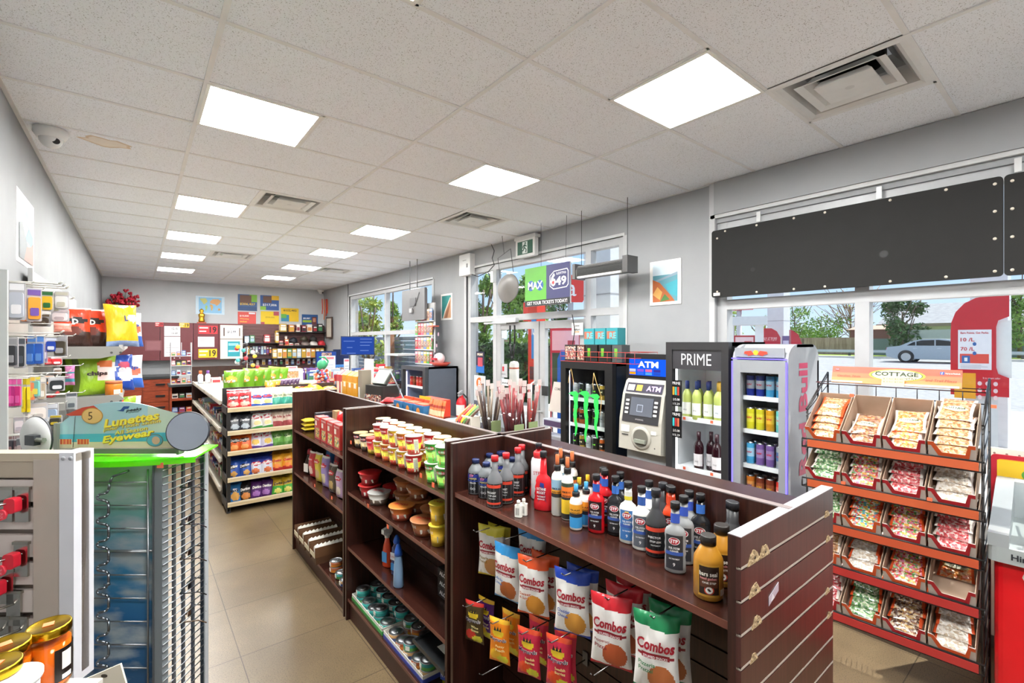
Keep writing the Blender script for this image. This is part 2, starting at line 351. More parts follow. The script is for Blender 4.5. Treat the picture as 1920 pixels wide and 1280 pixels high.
for x, k in LIGHTS+VENTS:
    for xx in (x, x+.61): m.box(xx-.012, xx+.012, ry(k), ry(k+1), ZC-.001, ZC+.012, 'e9e9e9@.4')
m.box(XL, XL+.022, YF, YB, ZC-.004, ZC+.01, 'd8d8d8'); m.box(XR-.022, XR, YF, YB, ZC-.004, ZC+.01, 'd8d8d8'); m.box(XL, XR, YB-.022, YB, ZC-.004, ZC+.01, 'd8d8d8')
struct(m.build('trim_ceiling'))
def L3(x): return 'window side row' if x > 1.5 else 'left aisle row'
n_l = [0, 0]; prA = None
for x, k in sorted(LIGHTS, key=lambda q: q[1]):
    c = x > 1.5; i = n_l[c]; n_l[c] += 1
    w = ['behind the camera', 'just overhead', 'third', 'fourth', 'fifth', 'sixth', 'last before the back wall'][i]
    if c and i == 1: w = 'largest in view, closest to the camera'
    if (not c) and i == 2: w = 'largest of its row in view'
    t = thing('ceiling_light', 'square ceiling light panel, %s, %s' % (w, L3(x)), 'ceiling light', (x+.305, ry(k)+.305, ZC), 0, 'ceiling light panels')
    if prA is None:
        f = MB()
        for a, b, c_, d in ((-.3, .3, -.3, -.282), (-.3, .3, .282, .3), (-.3, -.282, -.282, .282), (.282, .3, -.282, .282)): f.box(a, b, c_, d, -.006, .05, 'f2f2ee@.4')
        fr = f.build('frame', t); df = MB().box(-.281, .281, -.281, .281, .002, .02, 'E:fbfbf8:%g' % LAMP).build('diffuser', t); prA = (fr, df)
    else:
        for o in prA: q = o.copy(); COL.objects.link(q); q.parent = t
# ceiling vents: a stepped square diffuser with a dark duct mouth
def ringz(m, a, b, za, zb, k):
    A = [(-a, -a), (a, -a), (a, a), (-a, a)]; B = [(-b, -b), (b, -b), (b, b), (-b, b)]
    for i in range(4):
        j = (i+1) % 4; m.quad((*A[i], za), (*A[j], za), (*B[j], zb), (*B[i], zb), k)
pv = None
VL = {(.902, 4): 'square louvred air vent between the ceiling lights above the left aisle', (.902, 10): 'small far air vent beside the fifth light of the left row',
      (2.732, 3): 'square air vent above the entrance doors', (2.732, 11): 'farthest air vent, above the side window', (2.732, -3): 'large stepped air vent close to the camera at upper right'}
for x, k in VENTS:
    t = thing('ceiling_vent', VL[(x, k)], 'air vent', (x+.305, ry(k)+.305, ZC), 0, 'ceiling air vents')
    if pv is None:
        m = MB(); W_ = 'e4e4e3@.4'
        ringz(m, .3, .27, 0, -.004, W_); ringz(m, .27, .25, -.004, .012, W_); ringz(m, .25, .2, .012, .10, 'c9c9c8@.4'); ringz(m, .2, .15, .10, .16, '9a9a99@.5')
        a = m.build('frame', t)
        b = MB(); ringz(b, .205, .17, .0, .012, W_); ringz(b, .17, .135, .012, .055, W_); b = b.build('louvre', t)
        c = MB(); c.box(-.13, .13, -.13, .13, -.006, .0, W_); ringz(c, .13, .105, .0, .03, W_); c.disc((0, 0, -.0062), .022, 'd5d5d4', 16, 'z'); c = c.build('centre_plate', t)
        d = MB().disc((0, 0, .155), .16, '0a0a0a', 24, 'z').lathe([(.16, .1), (.16, .158)], '2a2a2a', caps=False).build('duct', t); pv = (a, b, c, d)
    else:
        for o in pv: q = o.copy(); COL.objects.link(q); q.parent = t
# ---------------------------------------------------------------- windows
def bars(m, y0, y1, z0, z1, ys, zs, w, k, xa=XR+.02, xb=XR+.12):
    m.box(xa, xb, y0, y0+w, z0, z1, k); m.box(xa, xb, y1-w, y1, z0, z1, k); m.box(xa+.002, xb-.002, y0+w, y1-w, z0, z0+w, k); m.box(xa+.002, xb-.002, y0+w, y1-w, z1-w, z1, k)
    for y in ys: m.box(xa+.003, xb-.003, y-w/2, y+w/2, z0+w, z1-w, k)
    for z in zs: m.box(xa+.001, xb-.001, y0+w, y1-w, z-w/2, z+w/2, k)
FRM = 'b7b8ba@.35'
def window(n, y0, y1, z0, z1, ys, zs, w=.075):
    m = MB(); bars(m, y0, y1, z0, z1, ys, zs, w, FRM); o = struct(m.build('window_%d' % n))
    MB().box(XR+.065, XR+.071, y0+.03, y1-.03, z0+.03, z1-.03, 'glass').build('pane', o); return o
window(1, 7.2, 11.28, .95, 2.9, [9.25], [2.0])
struct(MB().box(XR-.06, XR+.02, 7.15, 11.33, .91, .95, FRM).build('window_1_sill'))
window(3, -3.0, 2.12, .62, 2.86, [1.06, -.6], [2.14], .085)
struct(MB().box(XR-.08, XR+.02, -3.0, 2.12, .58, .62, FRM).build('window_3_sill'))
m = MB()
for a, b, z0, z1 in ((7.2, 11.28, .95, 2.9), (3.13, 6.14, 0, 2.93)):
    m.box(XR-.012, XR+.03, a-.02, b+.02, z1, z1+.03, 'cfd0d0'); m.box(XR-.012, XR+.03, b, b+.05, z0, z1, 'bfc0c1'); m.box(XR-.012, XR+.03, a-.05, a, z0, z1, 'bfc0c1')
m.box(XR-.03, XR, -3.0, 2.16, 2.90, 2.93, 'c8c9c9'); m.box(XR-.03, XR, 2.12, 2.17, .0, ZC, 'bcbdbe')
struct(m.build('trim_window'))
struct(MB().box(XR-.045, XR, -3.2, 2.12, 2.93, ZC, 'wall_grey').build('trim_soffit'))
# entrance: sidelight, door, fixed pane, transoms, right sidelight
m = MB(); bars(m, 3.13, 6.14, 0, 2.93, [5.44, 3.65], [2.15], .08, FRM); o = struct(m.build('window_2'))
MB().box(XR+.065, XR+.071, 5.46, 6.1, .06, 2.88, 'glass').box(XR+.065, XR+.071, 3.17, 3.62, .06, 2.88, 'glass').box(XR+.065, XR+.071, 3.66, 5.43, 2.18, 2.88, 'glass').build('pane', o)
def door(n, y0, y1, hinge):
    m = MB(); k = 'adaeb0@.35'
    bars(m, y0, y1, .02, 2.08, [], [], .095, k, XR+.03, XR+.09); d = struct(m.build('door_%d' % n))
    MB().box(XR+.057, XR+.062, y0+.09, y1-.09, .1, 2.0, 'glass').build('pane', d)
    yh = y0+.05 if hinge else y1-.05
    h = MB(); h.tube([(XR+.02, yh, .92), (XR-.05, yh, .95), (XR-.05, yh, 1.28), (XR+.02, yh, 1.31)], .012, 'd8d8d8@.25')
    h.build('handle', d)
    MB().box(XR+.0, XR+.03, yh+.02 if hinge else yh-.12, yh+.14 if hinge else yh-.02, 1.14, 1.26, '2c2c2e@.4').build('lock_box', d)
    return d
dA = door(1, 4.50, 5.40, True)
dB = door(2, 3.69, 4.48, False)
MB().box(XR-.03, XR+.03, 4.9, 5.35, 2.08, 2.14, 'c9cacc@.3').tube([(XR-.03, 5.1, 2.07), (XR-.22, 5.35, 2.07), (XR-.03, 5.55, 2.07)], .012, 'c2c3c5@.3').build('door_closer', dA)
struct(MB().box(XR-.015, XR, 3.0+.0, -3.0, 0, .1, '6b6762').build('baseboard_right'))
struct(MB().box(XL, XL+.015, YF, YB, 0, .1, '6b6762').build('baseboard_left'))
struct(MB().box(XL, XR, YB-.015, YB, 0, .1, '6b6762').build('baseboard_back'))
p = P(198, 268, Z=ZC); struct(MB().add([(p.x+.13*math.cos(a*PI/9)*(1+.2*math.sin(a*2.3)), p.y+.09*math.sin(a*PI/9)*(1+.25*math.sin(a*1.7)), ZC+.0035) for a in range(18)], [tuple(range(18))], 'd8c4ac@.9').add([(p.x+.11*math.cos(a*PI/9)*(1+.2*math.sin(a*2.3)), p.y+.07*math.sin(a*PI/9)*(1+.25*math.sin(a*1.7)), ZC+.003) for a in range(18)], [tuple(range(18))], 'e9e0d4@.9').build('ceiling_stain'))
# ================================================================ BROWN GONDOLA (three bays back to back with the spine)
GX0, GXS, GX1, GT = 1.07, 1.36, 1.655, 1.375
BAYS = [(3.125, 4.435), (1.80, 3.095), (.515, 1.77)]
SH = [[1.05, .68, .13], [1.13, .84, .48, .14], [1.165, .14]]
def slatboard(m, y0, y1, x, sx, z0, z1, k='wood_v'):
    z = z1
    while z > z0+.02:
        a = max(z-.076, z0); m.box(x if sx > 0 else x-.006, x+.006 if sx > 0 else x, y0, y1, a+.007, z, k); z -= .076
glab = ['dark brown wooden shelving bay farthest from the camera', 'dark brown wooden shelving bay in the middle, holding noodle cups', 'dark brown wooden shelving bay nearest the camera with grooved end panel']
for b, ((y0, y1), zs) in enumerate(zip(BAYS, SH)):
    t = thing('gondola_shelf', glab[b], 'shelving', (GXS, (y0+y1)/2, 0)); cy = (y0+y1)/2
    Lc = lambda x0, x1, a, b_, z0, z1: (x0-GXS, x1-GXS, a-cy, b_-cy, z0, z1)
    m = MB().box(*Lc(GXS-.012, GXS+.012, y0, y1, .12, GT), 'wood_v').box(*Lc(GXS-.0125, GXS+.0125, y0, y1, GT, GT+.003), '7d7270@.45')  # pale cap along the spine top: a highlight put into the colour
    slatboard(m, y0+.02-cy, y1-.02-cy, -.018, 1, .14, GT-.16); m.build('back_panel', t)
    for i, (a, z_) in enumerate(((y0, 0), (y1-.019, 0))):
        lo = GX0; m = MB()
        if b == 2 and i == 0:
            m.box(*Lc(lo, GX1, a+.006, a+.025, 0, GT), 'wood_v')
            z = GT
            while z > 0.03:
                a1 = max(z-.0762, 0); m.box(*Lc(lo, GX1, a-.006, a+.006, a1+.007, z), 'wood_slat'); m.box(*Lc(lo+.001, GX1-.001, a-.004, a+.006, a1+.001, a1+.007), '8f7f72'); m.box(*Lc(lo, GX1, a-.0065, a+.0, a1+.004, a1+.0095), 'b5a89c'); z -= .0762
            m.box(*Lc(lo, GX1, a-.006, a+.025, GT, GT+.002), 'a29a9e@.4')  # top edge tinted paler than the wood to imitate a highlight
            m.build('end_panel', t)
            # broken-out chips around the grooves
            for (px_, pz, s_) in ((1.13, 1.301, 1), (1.185, 1.301, .9), (1.60, 1.301, .6), (1.135, 1.225, .9), (1.61, 1.225, .55), (1.145, 1.148, .8), (1.605, 1.072, .5), (1.62, .996, .5), (1.13, 1.072, .6)):
                c = MB(); s_ *= 1.25; n = 9; p = [(-.026*s_, 0)]+[((-.023+.046*q/n)*s_, (.003+.020*math.sin(PI*q/n)+.006*random.random())*s_) for q in range(n+1)]+[(.026*s_, 0)]
                c.prism(p, -.0085, -.0062, 'torn').disc((.003, -.0092, .010*s_), .003*s_, '1c120c', 8); c.build('chipped_edge', t, (px_-GXS, a-cy, pz))
            c = MB().prism([(0, 0), (.055, .02), (.055, .042), (.0, .022)], -.0075, -.0065, 'bdb9c4@.15').prism([(.014, .008), (.03, .012), (.02, .024)], -.0085, -.0075, 'e8e6ea@.2'); c.build('tape_scrap', t, (1.21-GXS, a-cy, 1.172))
        else:
            m.box(*Lc(lo, GX1, a, a+.019, 0, GT), 'wood_v').box(*Lc(lo, GX1, a, a+.019, GT, GT+.003), '7d7270@.45').build('side_panel', t)  # pale strip on each panel's top is a painted highlight
    for sx in (-1, 1):
        for j, z in enumerate(zs):
            base = j == len(zs)-1
            if sx == 1 and (base or j > 0): continue
            x0, x1 = (GX0+.012, GXS-.02) if sx < 0 else (GXS+.014, GX1-.01)
            zz = z if sx < 0 else 1.325
            m = MB().box(*Lc(x0, x1, y0+.02, y1-.02, zz-.019, zz), 'wood_h').box(*Lc(x0-.002, x0, y0+.02, y1-.02, zz-.019, zz), '6b3d30@.3')
            m.build('shelf', t)
            if sx < 0 and not base:
                for yy in (y0+.1, y1-.1): MB().tube([(x0+.03-GXS, yy-cy, zz-.02), (x0+.03-GXS, yy-cy, zz-.035), (x0+.10-GXS, yy-cy, zz-.035)], .004, 'd6d6d8@.25').build('shelf_bracket', t)
    MB().box(*Lc(GX0+.025, GX1-.025, y0+.02, y1-.02, 0, .115), '4a2a22@.5').build('kick_base', t)
# small orange price dots stuck on the shelf edges
def dot(X, Y, Z, what):
    tag(MB().box(-.0015, 0, -.011, .011, -.011, .011, 'ef6b45').build('price_sticker', loc=(X, Y, Z)), what, 'sticker', 'orange price stickers')
for i, (u, v, z, w) in enumerate(((658, 829, 1.05, 'a'), (789, 891, 1.122, 'b'), (812, 909, 1.122, 'c'), (727, 987, .832, 'd'), (690, 948, .832, 'e'), (622, 933, .675, 'f'), (590, 910, .675, 'g'))):
    p = P(u, v, X=GX0+.008)
    dot(GX0+.009, p.y, p.z, 'orange price sticker on the front edge of a brown shelf')
# ================================================================ WHITE CHIP END DISPLAY AND ITS SIDE SHELVES
EX0, EX1, EY = .76, 1.98, 5.75
RZ = [1.075, .83, .615, .335, .075]
t = thing('chip_display_rack', 'end display with five wire-fronted shelves of chip bags and pale shelf strips', 'display rack', ((EX0+EX1)/2, EY+.2, 0)); ox, oy = (EX0+EX1)/2, EY+.2
MB().box(EX0-ox+.01, EX1-ox-.01, .17, .19, .05, 1.30, '3a2a25').build('back_panel', t)
for z in RZ:
    m = MB().box(EX0-ox, EX1-ox, -.2, .16, z-.01, z+.0, '55504a@.4', rot=(-.12, 0, 0)); m.box(EX0-ox-.02, EX0-ox-.005, -.2, .16, z-.03, z+.05, '2c2a29@.4').build('shelf', t)
    MB().box(EX0-ox-.01, EX1-ox, -.212, -.2, z-.005, z+.043, 'wood_pale').box(EX0-ox-.01, EX1-ox, -.214, -.212, z+.03, z+.043, 'efe2c4@.3').build('price_strip', t)
MB().box(EX0-ox-.015, EX0-ox+.02, -.19, -.16, 0, 1.1, '2b2a2a@.4').box(EX0-ox-.015, EX0-ox+.02, .13, .16, 0, 1.3, '2b2a2a@.4').box(EX0-ox-.01, EX0-ox+.01, -.19, .16, .02, .06, '2b2a2a@.4').build('upright', t)
t = thing('gondola_shelf', 'long cream metal shelving run behind the chip display with brown end', 'shelving', (1.0, 7.72, 0))
SZ = [1.15, .84, .50, .18]
for j, z in enumerate(SZ):
    m = MB().box(-.26, .40 if j else .95, -1.55, 1.7, z-.03, z, 'b5ae9f@.4'); m.box(-.275, -.26, -1.55, 1.7, z-.04, z+.01, 'd9d2c2@.35')
    for q in range(4): m.box(-.278, -.275, -1.5+q*.8, -1.45+q*.8+.5, z-.03, z, 'f0ead9@.3')
    m.build('shelf', t)
MB().box(.33, .42, -1.5, 1.7, .1, 1.15, '4a2a24').build('back_panel', t)
MB().box(-.28, 1.0, 1.7, 1.74, 0, 1.40, 'wood_v').build('end_panel', t)
MB().box(-.22, .9, -1.5, 1.7, 0, .14, '8c857a').build('kick_base', t)
# ================================================================ COOLERS ALONG THE WINDOWS
def cooler(name, label, y0, y1, x0, x1, h, fk, sk_, glass=(.05, .05, .09, .09), top=0, led=None, backk='e9ebee@.3', shelves=(), r=.02, base=.1):
    # front faces the aisle (-x). glass margins: far side, near side, bottom, top
    cy = (y0+y1)/2; w = y1-y0; t = thing(name, label, 'cooler', (x0, cy, 0)); d = x1-x0; T = .03
    m = MB().box(.06, d, -w/2, -w/2+T, base, h, sk_).box(.06, d, w/2-T, w/2, base, h, sk_).box(d-T, d, -w/2, w/2, base, h, sk_).box(.06, d, -w/2, w/2, h-T, h, sk_).box(.06, d, -w/2, w/2, base, base+.05, sk_)
    m.box(.05, d-.02, -w/2+.01, w/2-.01, 0.0, base, '202022@.5').build('cabinet', t)
    m = MB(); i = .031; m.box(.07, .075+0*d, 0, .001, base+.06, base+.061, backk); m.box(d-T-.01, d-T-.002, -w/2+i, w/2-i, base+.05, h-T, backk)
    for s_ in (-1, 1): m.box(.07, d-T, s_*(w/2-i)-.002, s_*(w/2-i)+.002, base+.05, h-T, backk)
    m.box(.07, d-T, -w/2+i, w/2-i, h-T-.006, h-T-.002, backk).box(.07, d-T, -w/2+i, w/2-i, base+.05, base+.055, backk).build('liner', t)
    gf, gn, gb, gt = glass
    m = MB().box(0, .055, -w/2, -w/2+gn, base, h, fk).box(0, .055, w/2-gf, w/2, base, h, fk).box(.001, .054, -w/2+gn, w/2-gf, base, base+gb, fk).box(.001, .054, -w/2+gn, w/2-gf, h-gt, h, fk)
    dr = m.build('door', t); MB().quad((.02, -w/2+gn, base+gb), (.02, w/2-gf, base+gb), (.02, w/2-gf, h-gt), (.02, -w/2+gn, h-gt), 'cooler_glass').build('pane', dr)
    for z in shelves: 
        MB().box(.085, d-.05, -w/2+.035, w/2-.035, z-.008, z, 'eceef0@.3').box(.08, .085, -w/2+.035, w/2-.035, z-.02, z+.018, 'f2f3f5@.3').build('shelf', t)
    if led:
        for s_ in led[1]: MB().box(.07, .08, s_*(w/2-.05)-.005, s_*(w/2-.05)+.005, base+.1, h-.1, 'E:%s:%g' % (led[0], led[2])).build('led_strip', t)
    return t
# black energy-drink cooler
ck = cooler('drink_cooler', 'black upright cooler with green claw marks on its glass door', 2.79, 3.46, 3.40, 3.98, 1.62, '17181a@.35', '101a2c@.3', (.07, .09, .1, .07), backk='2a2c30@.4', shelves=(.45, .72, .98, 1.24), led=('dfe8ff', (1,), 6))
def claw(n, w, h, jit):
    L_ = []; R_ = []
    for i in range(n+1):
        q = i/n; cx = .12*w*math.sin(q*10+jit)*(.3+q); hw = w*(.34*(1-q)**.55+.04); L_.append((cx-hw*(.9+.15*math.sin(q*31+jit)), -q*h)); R_.append((cx+hw*(.9+.15*math.sin(q*27+1+jit)), -q*h))
    return [(-w*1.25, .06*h), (-w*.7, .12*h), (w*.1, .14*h), (w*.5, .08*h)]+R_+L_[::-1]+[(-w*.42, .02*h), (-w*.85, .05*h)]
for i, (yy, h_, z_) in enumerate(((.14, .34, 1.27), (.0, .38, 1.28), (-.13, .32, 1.27))):
    p = [(-a, b) for a, b in claw(12, .080, h_*1.15, i*2.1)]
    MB().prism(p, .014, .019, '35e05a@.4', axis='x').build('claw_decal', ck, (0, yy, z_))
m = MB()
for i, xx in enumerate((.29, .36, .43)): m.prism([(a, b) for a, b in claw(12, .035, .36-.03*(i % 2), i*2.1)], -.337, -.3355, '7fe03a@.4', axis='y') if False else m.prism([(a+xx, b+1.36) for a, b in claw(12, .03, .34-.03*(i % 2), i*2.1)], -.3365, -.3352, '86e03a@.4', axis='y')
m.build('claw_decal', ck)
MB().text('MONSTER', (.30, -.3365, .90), (1, 0, 0), (0, 0, 1), .05, 'e8e8e8').build('lettering', ck)
# price fridge with black frame
cp = cooler('drink_cooler', 'black-framed glass door fridge with wine bottles and white lit interior', 1.70, 2.22, 3.38, 3.98, 1.815, '2b2b2d@.4', '29292b@.4', (.055, .055, .1, .06), shelves=(.42, .80, 1.20), led=('ffffff', (1, -1), 7), backk='d4d6d8@.4')
m = MB().box(.010, .016, -.205, .205, 1.60, 1.755, '3a3a3e@.3')
m.text('PRIME', (.007, .0, 1.68), (0, -1, 0), (0, 0, 1), .088, 'c9ccd0@.3', w=.25)
m.build('header_panel', cp)
for z, c_ in ((1.41, ('c8402a', '3fb0a8', 'e0a030')), (1.16, ('d86a4a', 'b03030', '3fc0c8'))):
    m = MB().box(.010, .016, .125, .215, z-.11, z+.10, '17181a@.3').text('PRIME', (.008, .17, z+.075), (0, -1, 0), (0, 0, 1), .022, 'f4f4f4', w=.07)
    for q, kk in enumerate(c_): m.box(.0065, .009, .145+q*.021, .160+q*.021, z-.02, z+.045, kk)
    m.text('2/5.00', (.008, .17, z-.055), (0, -1, 0), (0, 0, 1), .018, 'f4f4f4', w=.06).text('1/3.29', (.008, .17, z-.09), (0, -1, 0), (0, 0, 1), .016, 'f4f4f4', w=.06); m.build('price_sign', cp)
# silver energy-drink cooler, rounded top
t = thing('drink_cooler', 'silver cooler with blue light strips and pink lettering on its side', 'cooler', (3.40, 1.49, 0)); w, d, h = .375, .54, 1.80
SV = '8f9296@.3'; SS = 'a9abb0@.25'
def arch(x0, x1, z0, z1, r):
    return [(x0, z0), (x1, z0), (x1, z1-r)]+[(x1-r+r*math.cos(q*PI/8), z1-r+r*math.sin(q*PI/8)) for q in range(1, 4)]+[(x1-r, z1), (x0+r*1.3, z1)]+[(x0+r*1.3-r*1.3*math.sin(q*PI/8), z1-r*.8+r*.8*math.cos(q*PI/8)) for q in range(1, 4)]+[(x0, z1-r*.8)]
A_ = arch(.0, d, .0, h, .12)
MB().prism(A_, -w/2, -w/2+.03, SS, 'y').prism(A_, w/2-.03, w/2, SS, 'y').box(d-.03, d, -w/2, w/2, 0, h-.12, SS).box(.14, d-.1, -w/2, w/2, h-.02, h, SS).box(.0, d, -w/2, w/2, 0, .1, SV)\
  .box(.03, d-.03, -w/2+.03, w/2-.03, h-.135, h-.125, SS).quad((d, -w/2, h-.12), (d, w/2, h-.12), (d-.12, w/2, h), (d-.12, -w/2, h), SS).quad((0.0, -w/2, h-.1), (0, w/2, h-.1), (.14, w/2, h-.004), (.14, -w/2, h-.004), SS).build('cabinet', t)
MB().box(d-.06, d-.035, -w/2+.03, w/2-.03, .1, h-.14, 'c8ccd2@.3').box(.05, d-.04, -w/2+.03, -w/2+.033, .1, h-.14, 'b4b8be@.3').box(.05, d-.04, w/2-.033, w/2-.03, .1, h-.14, 'b4b8be@.3').build('liner', t)
m = MB().box(-.02, .02, -w/2+.01, -w/2+.055, .1, h-.11, SV).box(-.02, .02, w/2-.065, w/2-.01, .1, h-.11, SV).box(-.019, .019, -w/2+.055, w/2-.065, h-.2, h-.11, SV).box(-.019, .019, -w/2+.055, w/2-.065, .1, .3, SV)
dr = m.build('door', t); MB().quad((0, -w/2+.05, .3), (0, w/2-.06, .3), (0, w/2-.06, h-.2), (0, -w/2+.05, h-.2), 'cooler_glass').build('pane', dr)
m = MB().box(-.01, .0, -w/2+.02, w/2-.02, h-.09, h-.025, '8f9298@.2'); 
m.disc((-.0115, .02, h-.058), .018, 'f2b42a', 16, 'x')
for s_ in (-1, 1): m.prism([(s_*.012+.02, h-.07), (s_*.03+.02, h-.045), (s_*.075+.02, h-.05), (s_*.08+.02, h-.066), (s_*.055+.02, h-.072), (s_*.05+.02, h-.082), (s_*.03+.02, h-.076)][::-s_], -.0145, -.0115, 'c8402e', 'x')
m.build('header', t)
for a, b, c, e in ((-w/2+.001, -w/2+.009, .15, h-.12), (w/2-.009, w/2-.001, .15, h-.12), (-w/2+.001, w/2-.001, h-.105, h-.098)):
    MB().box(-.024, -.016, a, b, c, e, 'E:6d60ff:2.2').build('led_strip', t)
for z in (1.42, 1.18, .93, .69, .48):
    MB().box(.05, d-.07, -w/2+.033, w/2-.033, z-.008, z, 'd9dce0@.3').box(.045, .05, -w/2+.033, w/2-.033, z-.02, z+.012, 'e9ebee@.25').build('shelf', t)
m = MB()
m.text('Red Bull', (.25, -w/2-.002, 1.28), (0, 0, 1), (-1, 0, 0), .15, 'd8245e@.35', w=.78, bold=.035)
m.build('lettering', t); rb = t
# ================================================================ CASH MACHINE
t = thing('cash_machine', 'grey and white ATM with blue lit ATM topper between two coolers', 'cash machine', (3.36, 2.47, 0)); G_ = 'b5b2a8@.35'
MB().box(.10, .48, -.2, .2, 0, 1.02, '9fa6ab@.4').build('base', t)
pr = [(.10, .86), (.0, .88), (.012, 1.14), (.06, 1.36), (.11, 1.47), (.16, 1.50), (.40, 1.48), (.44, .86)]
MB().prism([(a, b) for a, b in pr], -.215, .215, G_, 'y').build('body', t)
def onface(z, off=.003):   # front face x at height z
    pts_ = [(.0, .88), (.012, 1.14), (.06, 1.36), (.11, 1.47)]
    for (x0_, z0_), (x1_, z1_) in zip(pts_, pts_[1:]):
        if z <= z1_: return x0_+(x1_-x0_)*(z-z0_)/(z1_-z0_)-off
    return .11-off
def face(m, y0, y1, z0, z1, k, off=.003): m.quad((onface(z0, off), y1, z0), (onface(z0, off), y0, z0), (onface(z1, off), y0, z1), (onface(z1, off), y1, z1), k); return m
m = MB(); face(m, -.185, .185, 1.375, 1.455, '1d1430', .004); face(m, .10, .17, 1.39, 1.44, 'cfd2c0', .007); face(m, .02, .08, 1.39, 1.44, 'e0b43a', .007)
m.text('ATM', (onface(1.415, .009), -.095, 1.415), (0, -1, 0), (.4, 0, 1), .045, 'E:e6c8ff:1.6', w=.14, bold=.03); m.build('marquee', t)
m = MB(); face(m, -.185, .185, 1.12, 1.36, '2f2f33@.3', .005); face(m, -.12, .11, 1.18, 1.335, '565b66@.15', .008); m.text('HYOSUNG', (onface(1.155, .01), 0, 1.15), (0, -1, 0), (0, 0, 1), .012, 'd8d8d8')
for z in (1.20, 1.235, 1.27, 1.305):
    face(m, .125, .16, z-.009, z+.009, 'd9d9d6', .011); face(m, -.165, -.13, z-.009, z+.009, 'd9d9d6', .011)
face(m, -.02, .04, 1.215, 1.275, '9aa4b8@.2', .0085); face(m, -.015, .035, 1.22, 1.27, '565b66@.15', .009); m.build('screen_panel', t)
m = MB().lathe([(.10, 0), (.10, -.008), (.078, -.010)], G_, (onface(1.0, 0), -.02, .995), 28, axis='x'); m.disc((onface(1.0, 0)-.011, -.02, .995), .076, '6b6860@.5', 28, 'x')
m.box(onface(.97, .03), onface(.97, .01), -.075, .035, .955, .985, '8f9488@.4').build('dispenser_mouth', t)
m = MB(); face(m, .10, .19, 1.03, 1.09, 'e2e0d8', .006); face(m, .11, .18, 1.0, 1.01, '3a3a3a', .006); face(m, -.17, -.12, 1.04, 1.07, 'efeee8', .006); m.disc((onface(.93, .006), -.16, .93), .006, '222222', 10, 'x'); m.build('card_slot', t)
m = MB().rbox(.14, .20, -.25, .24, 1.46, 1.86-.15, '1b1b1d@.35', .02, axis='x'); m.box(.16, .3, -.2, .2, 1.3, 1.5, '1b1b1d@.4').build('topper', t)
m = MB().box(.132, .139, -.215, .2, 1.52, 1.665, 'E:1a58e0:1.0'); m.text('ATM', (.130, .0, 1.618), (0, -1, 0), (0, 0, 1), .055, 'E:ffffff:1.1', w=.21, bold=.03)
for j in range(2):
    for i, kk in enumerate((('c8cce8', '8a5ad0', 'e06a9a', '3a3a9a'), ('f0a020', '3a6ae0', '58a0e0', '2a50c0'))[j]): m.box(.128, .131, .13-i*.085, .195-i*.085, 1.527+.027*(1-j), 1.549+.027*(1-j), 'E:%s:.9' % kk)
m.build('topper_screen', t)
# ================================================================ LOW COOLER NEAR THE TILL
cq = cooler('drink_cooler', 'grey-sided under-counter cooler with glass door beside the fire extinguisher', 6.36, 7.18, 3.40, 3.98, 1.43, '3a3d42@.4', '59616d@.4', (.06, .08, .1, .06), backk='8c95a8@.4', shelves=(.45, .75, 1.1), led=('c8c8ff', (1,), 5))
# ================================================================ PACKAGED CANDY RACK
RZK = math.radians(-87.1)
RK = thing('candy_rack', 'black wire rack of tilted cardboard trays with red header sign by the window', 'display rack', (3.10, .72, 0), RZK)
def rk(x, y, z):   # rack frame to world
    c, s_ = math.cos(RZK), math.sin(RZK); return Vector((3.10+x*c-y*s_, .72+x*s_+y*c, z))
BK = '1d1a1a@.4'; SHZ = [1.235, 1.005, .775, .545, .285]; HW = .37; RD = .36; TL = .42; TRA = math.atan(.42)
m = MB()
for s_ in (-1, 1):
    for y in (.02, .44): m.tube([(s_*HW, y, 0), (s_*HW, y+(.02 if y < .1 else .0), 1.42 if y < .1 else 1.62)], .006, BK)
    for i in range(16): z = .08+i*.1; m.tube([(s_*HW, .02, min(z, 1.4)), (s_*HW, .44, min(z+.06, 1.6))], .0025, BK)
    m.tube([(s_*HW, .02, 1.42), (s_*HW, .44, 1.62)], .005, BK)
m.build('side_frame', RK)
for j, z in enumerate(SHZ):
    m = MB(); m.tube([(-HW-.01, -.02, z+.018), (HW+.01, -.02, z+.018)], .005, BK).tube([(-HW-.01, -.02, z-.03), (HW+.01, -.02, z-.03)], .004, BK)
    for s_ in (-1, 1): m.tube([(s_*(HW+.01), -.02, z+.018), (s_*(HW+.01), -.02, z-.03), (s_*HW, .03, z-.03)], .004, BK)
    for i in range(31): x = -HW+.01+i*(2*HW-.02)/30; m.tube([(x, -.022, z-.034), (x, -.02, z-.012), (x, RD, z-.012+RD*TL)], .0016, BK, 4)
    m.build('shelf', RK)
    MB().box(-HW+.02, HW-.01, -.031, -.027, z-.024, z+.016, ['b5532e', 'b5532e', 'b24a2a', 'a42b27', 'a42b27'][j]).build('shelf_strip', RK)
m = MB(); z = 1.555
for y in (.36, .60):
    m.tube([(-HW-.02, y-.05, z), (HW+.0, y-.05, z)], .003, BK)
m.tube([(-HW-.06, .42, z+.0), (-HW, .31, z), (HW, .31, z), (HW, .55, z), (-HW, .55, z), (-HW-.06, .42, z)], .003, '5a2d2c@.4').tube([(-HW, .31, z-.06), (HW, .31, z-.06)], .003, BK)
for i in range(9): m.tube([(-HW+i*2*HW/8, .31, z), (-HW+i*2*HW/8, .31, z-.06)], .0025, BK)
m.build('top_basket', RK)
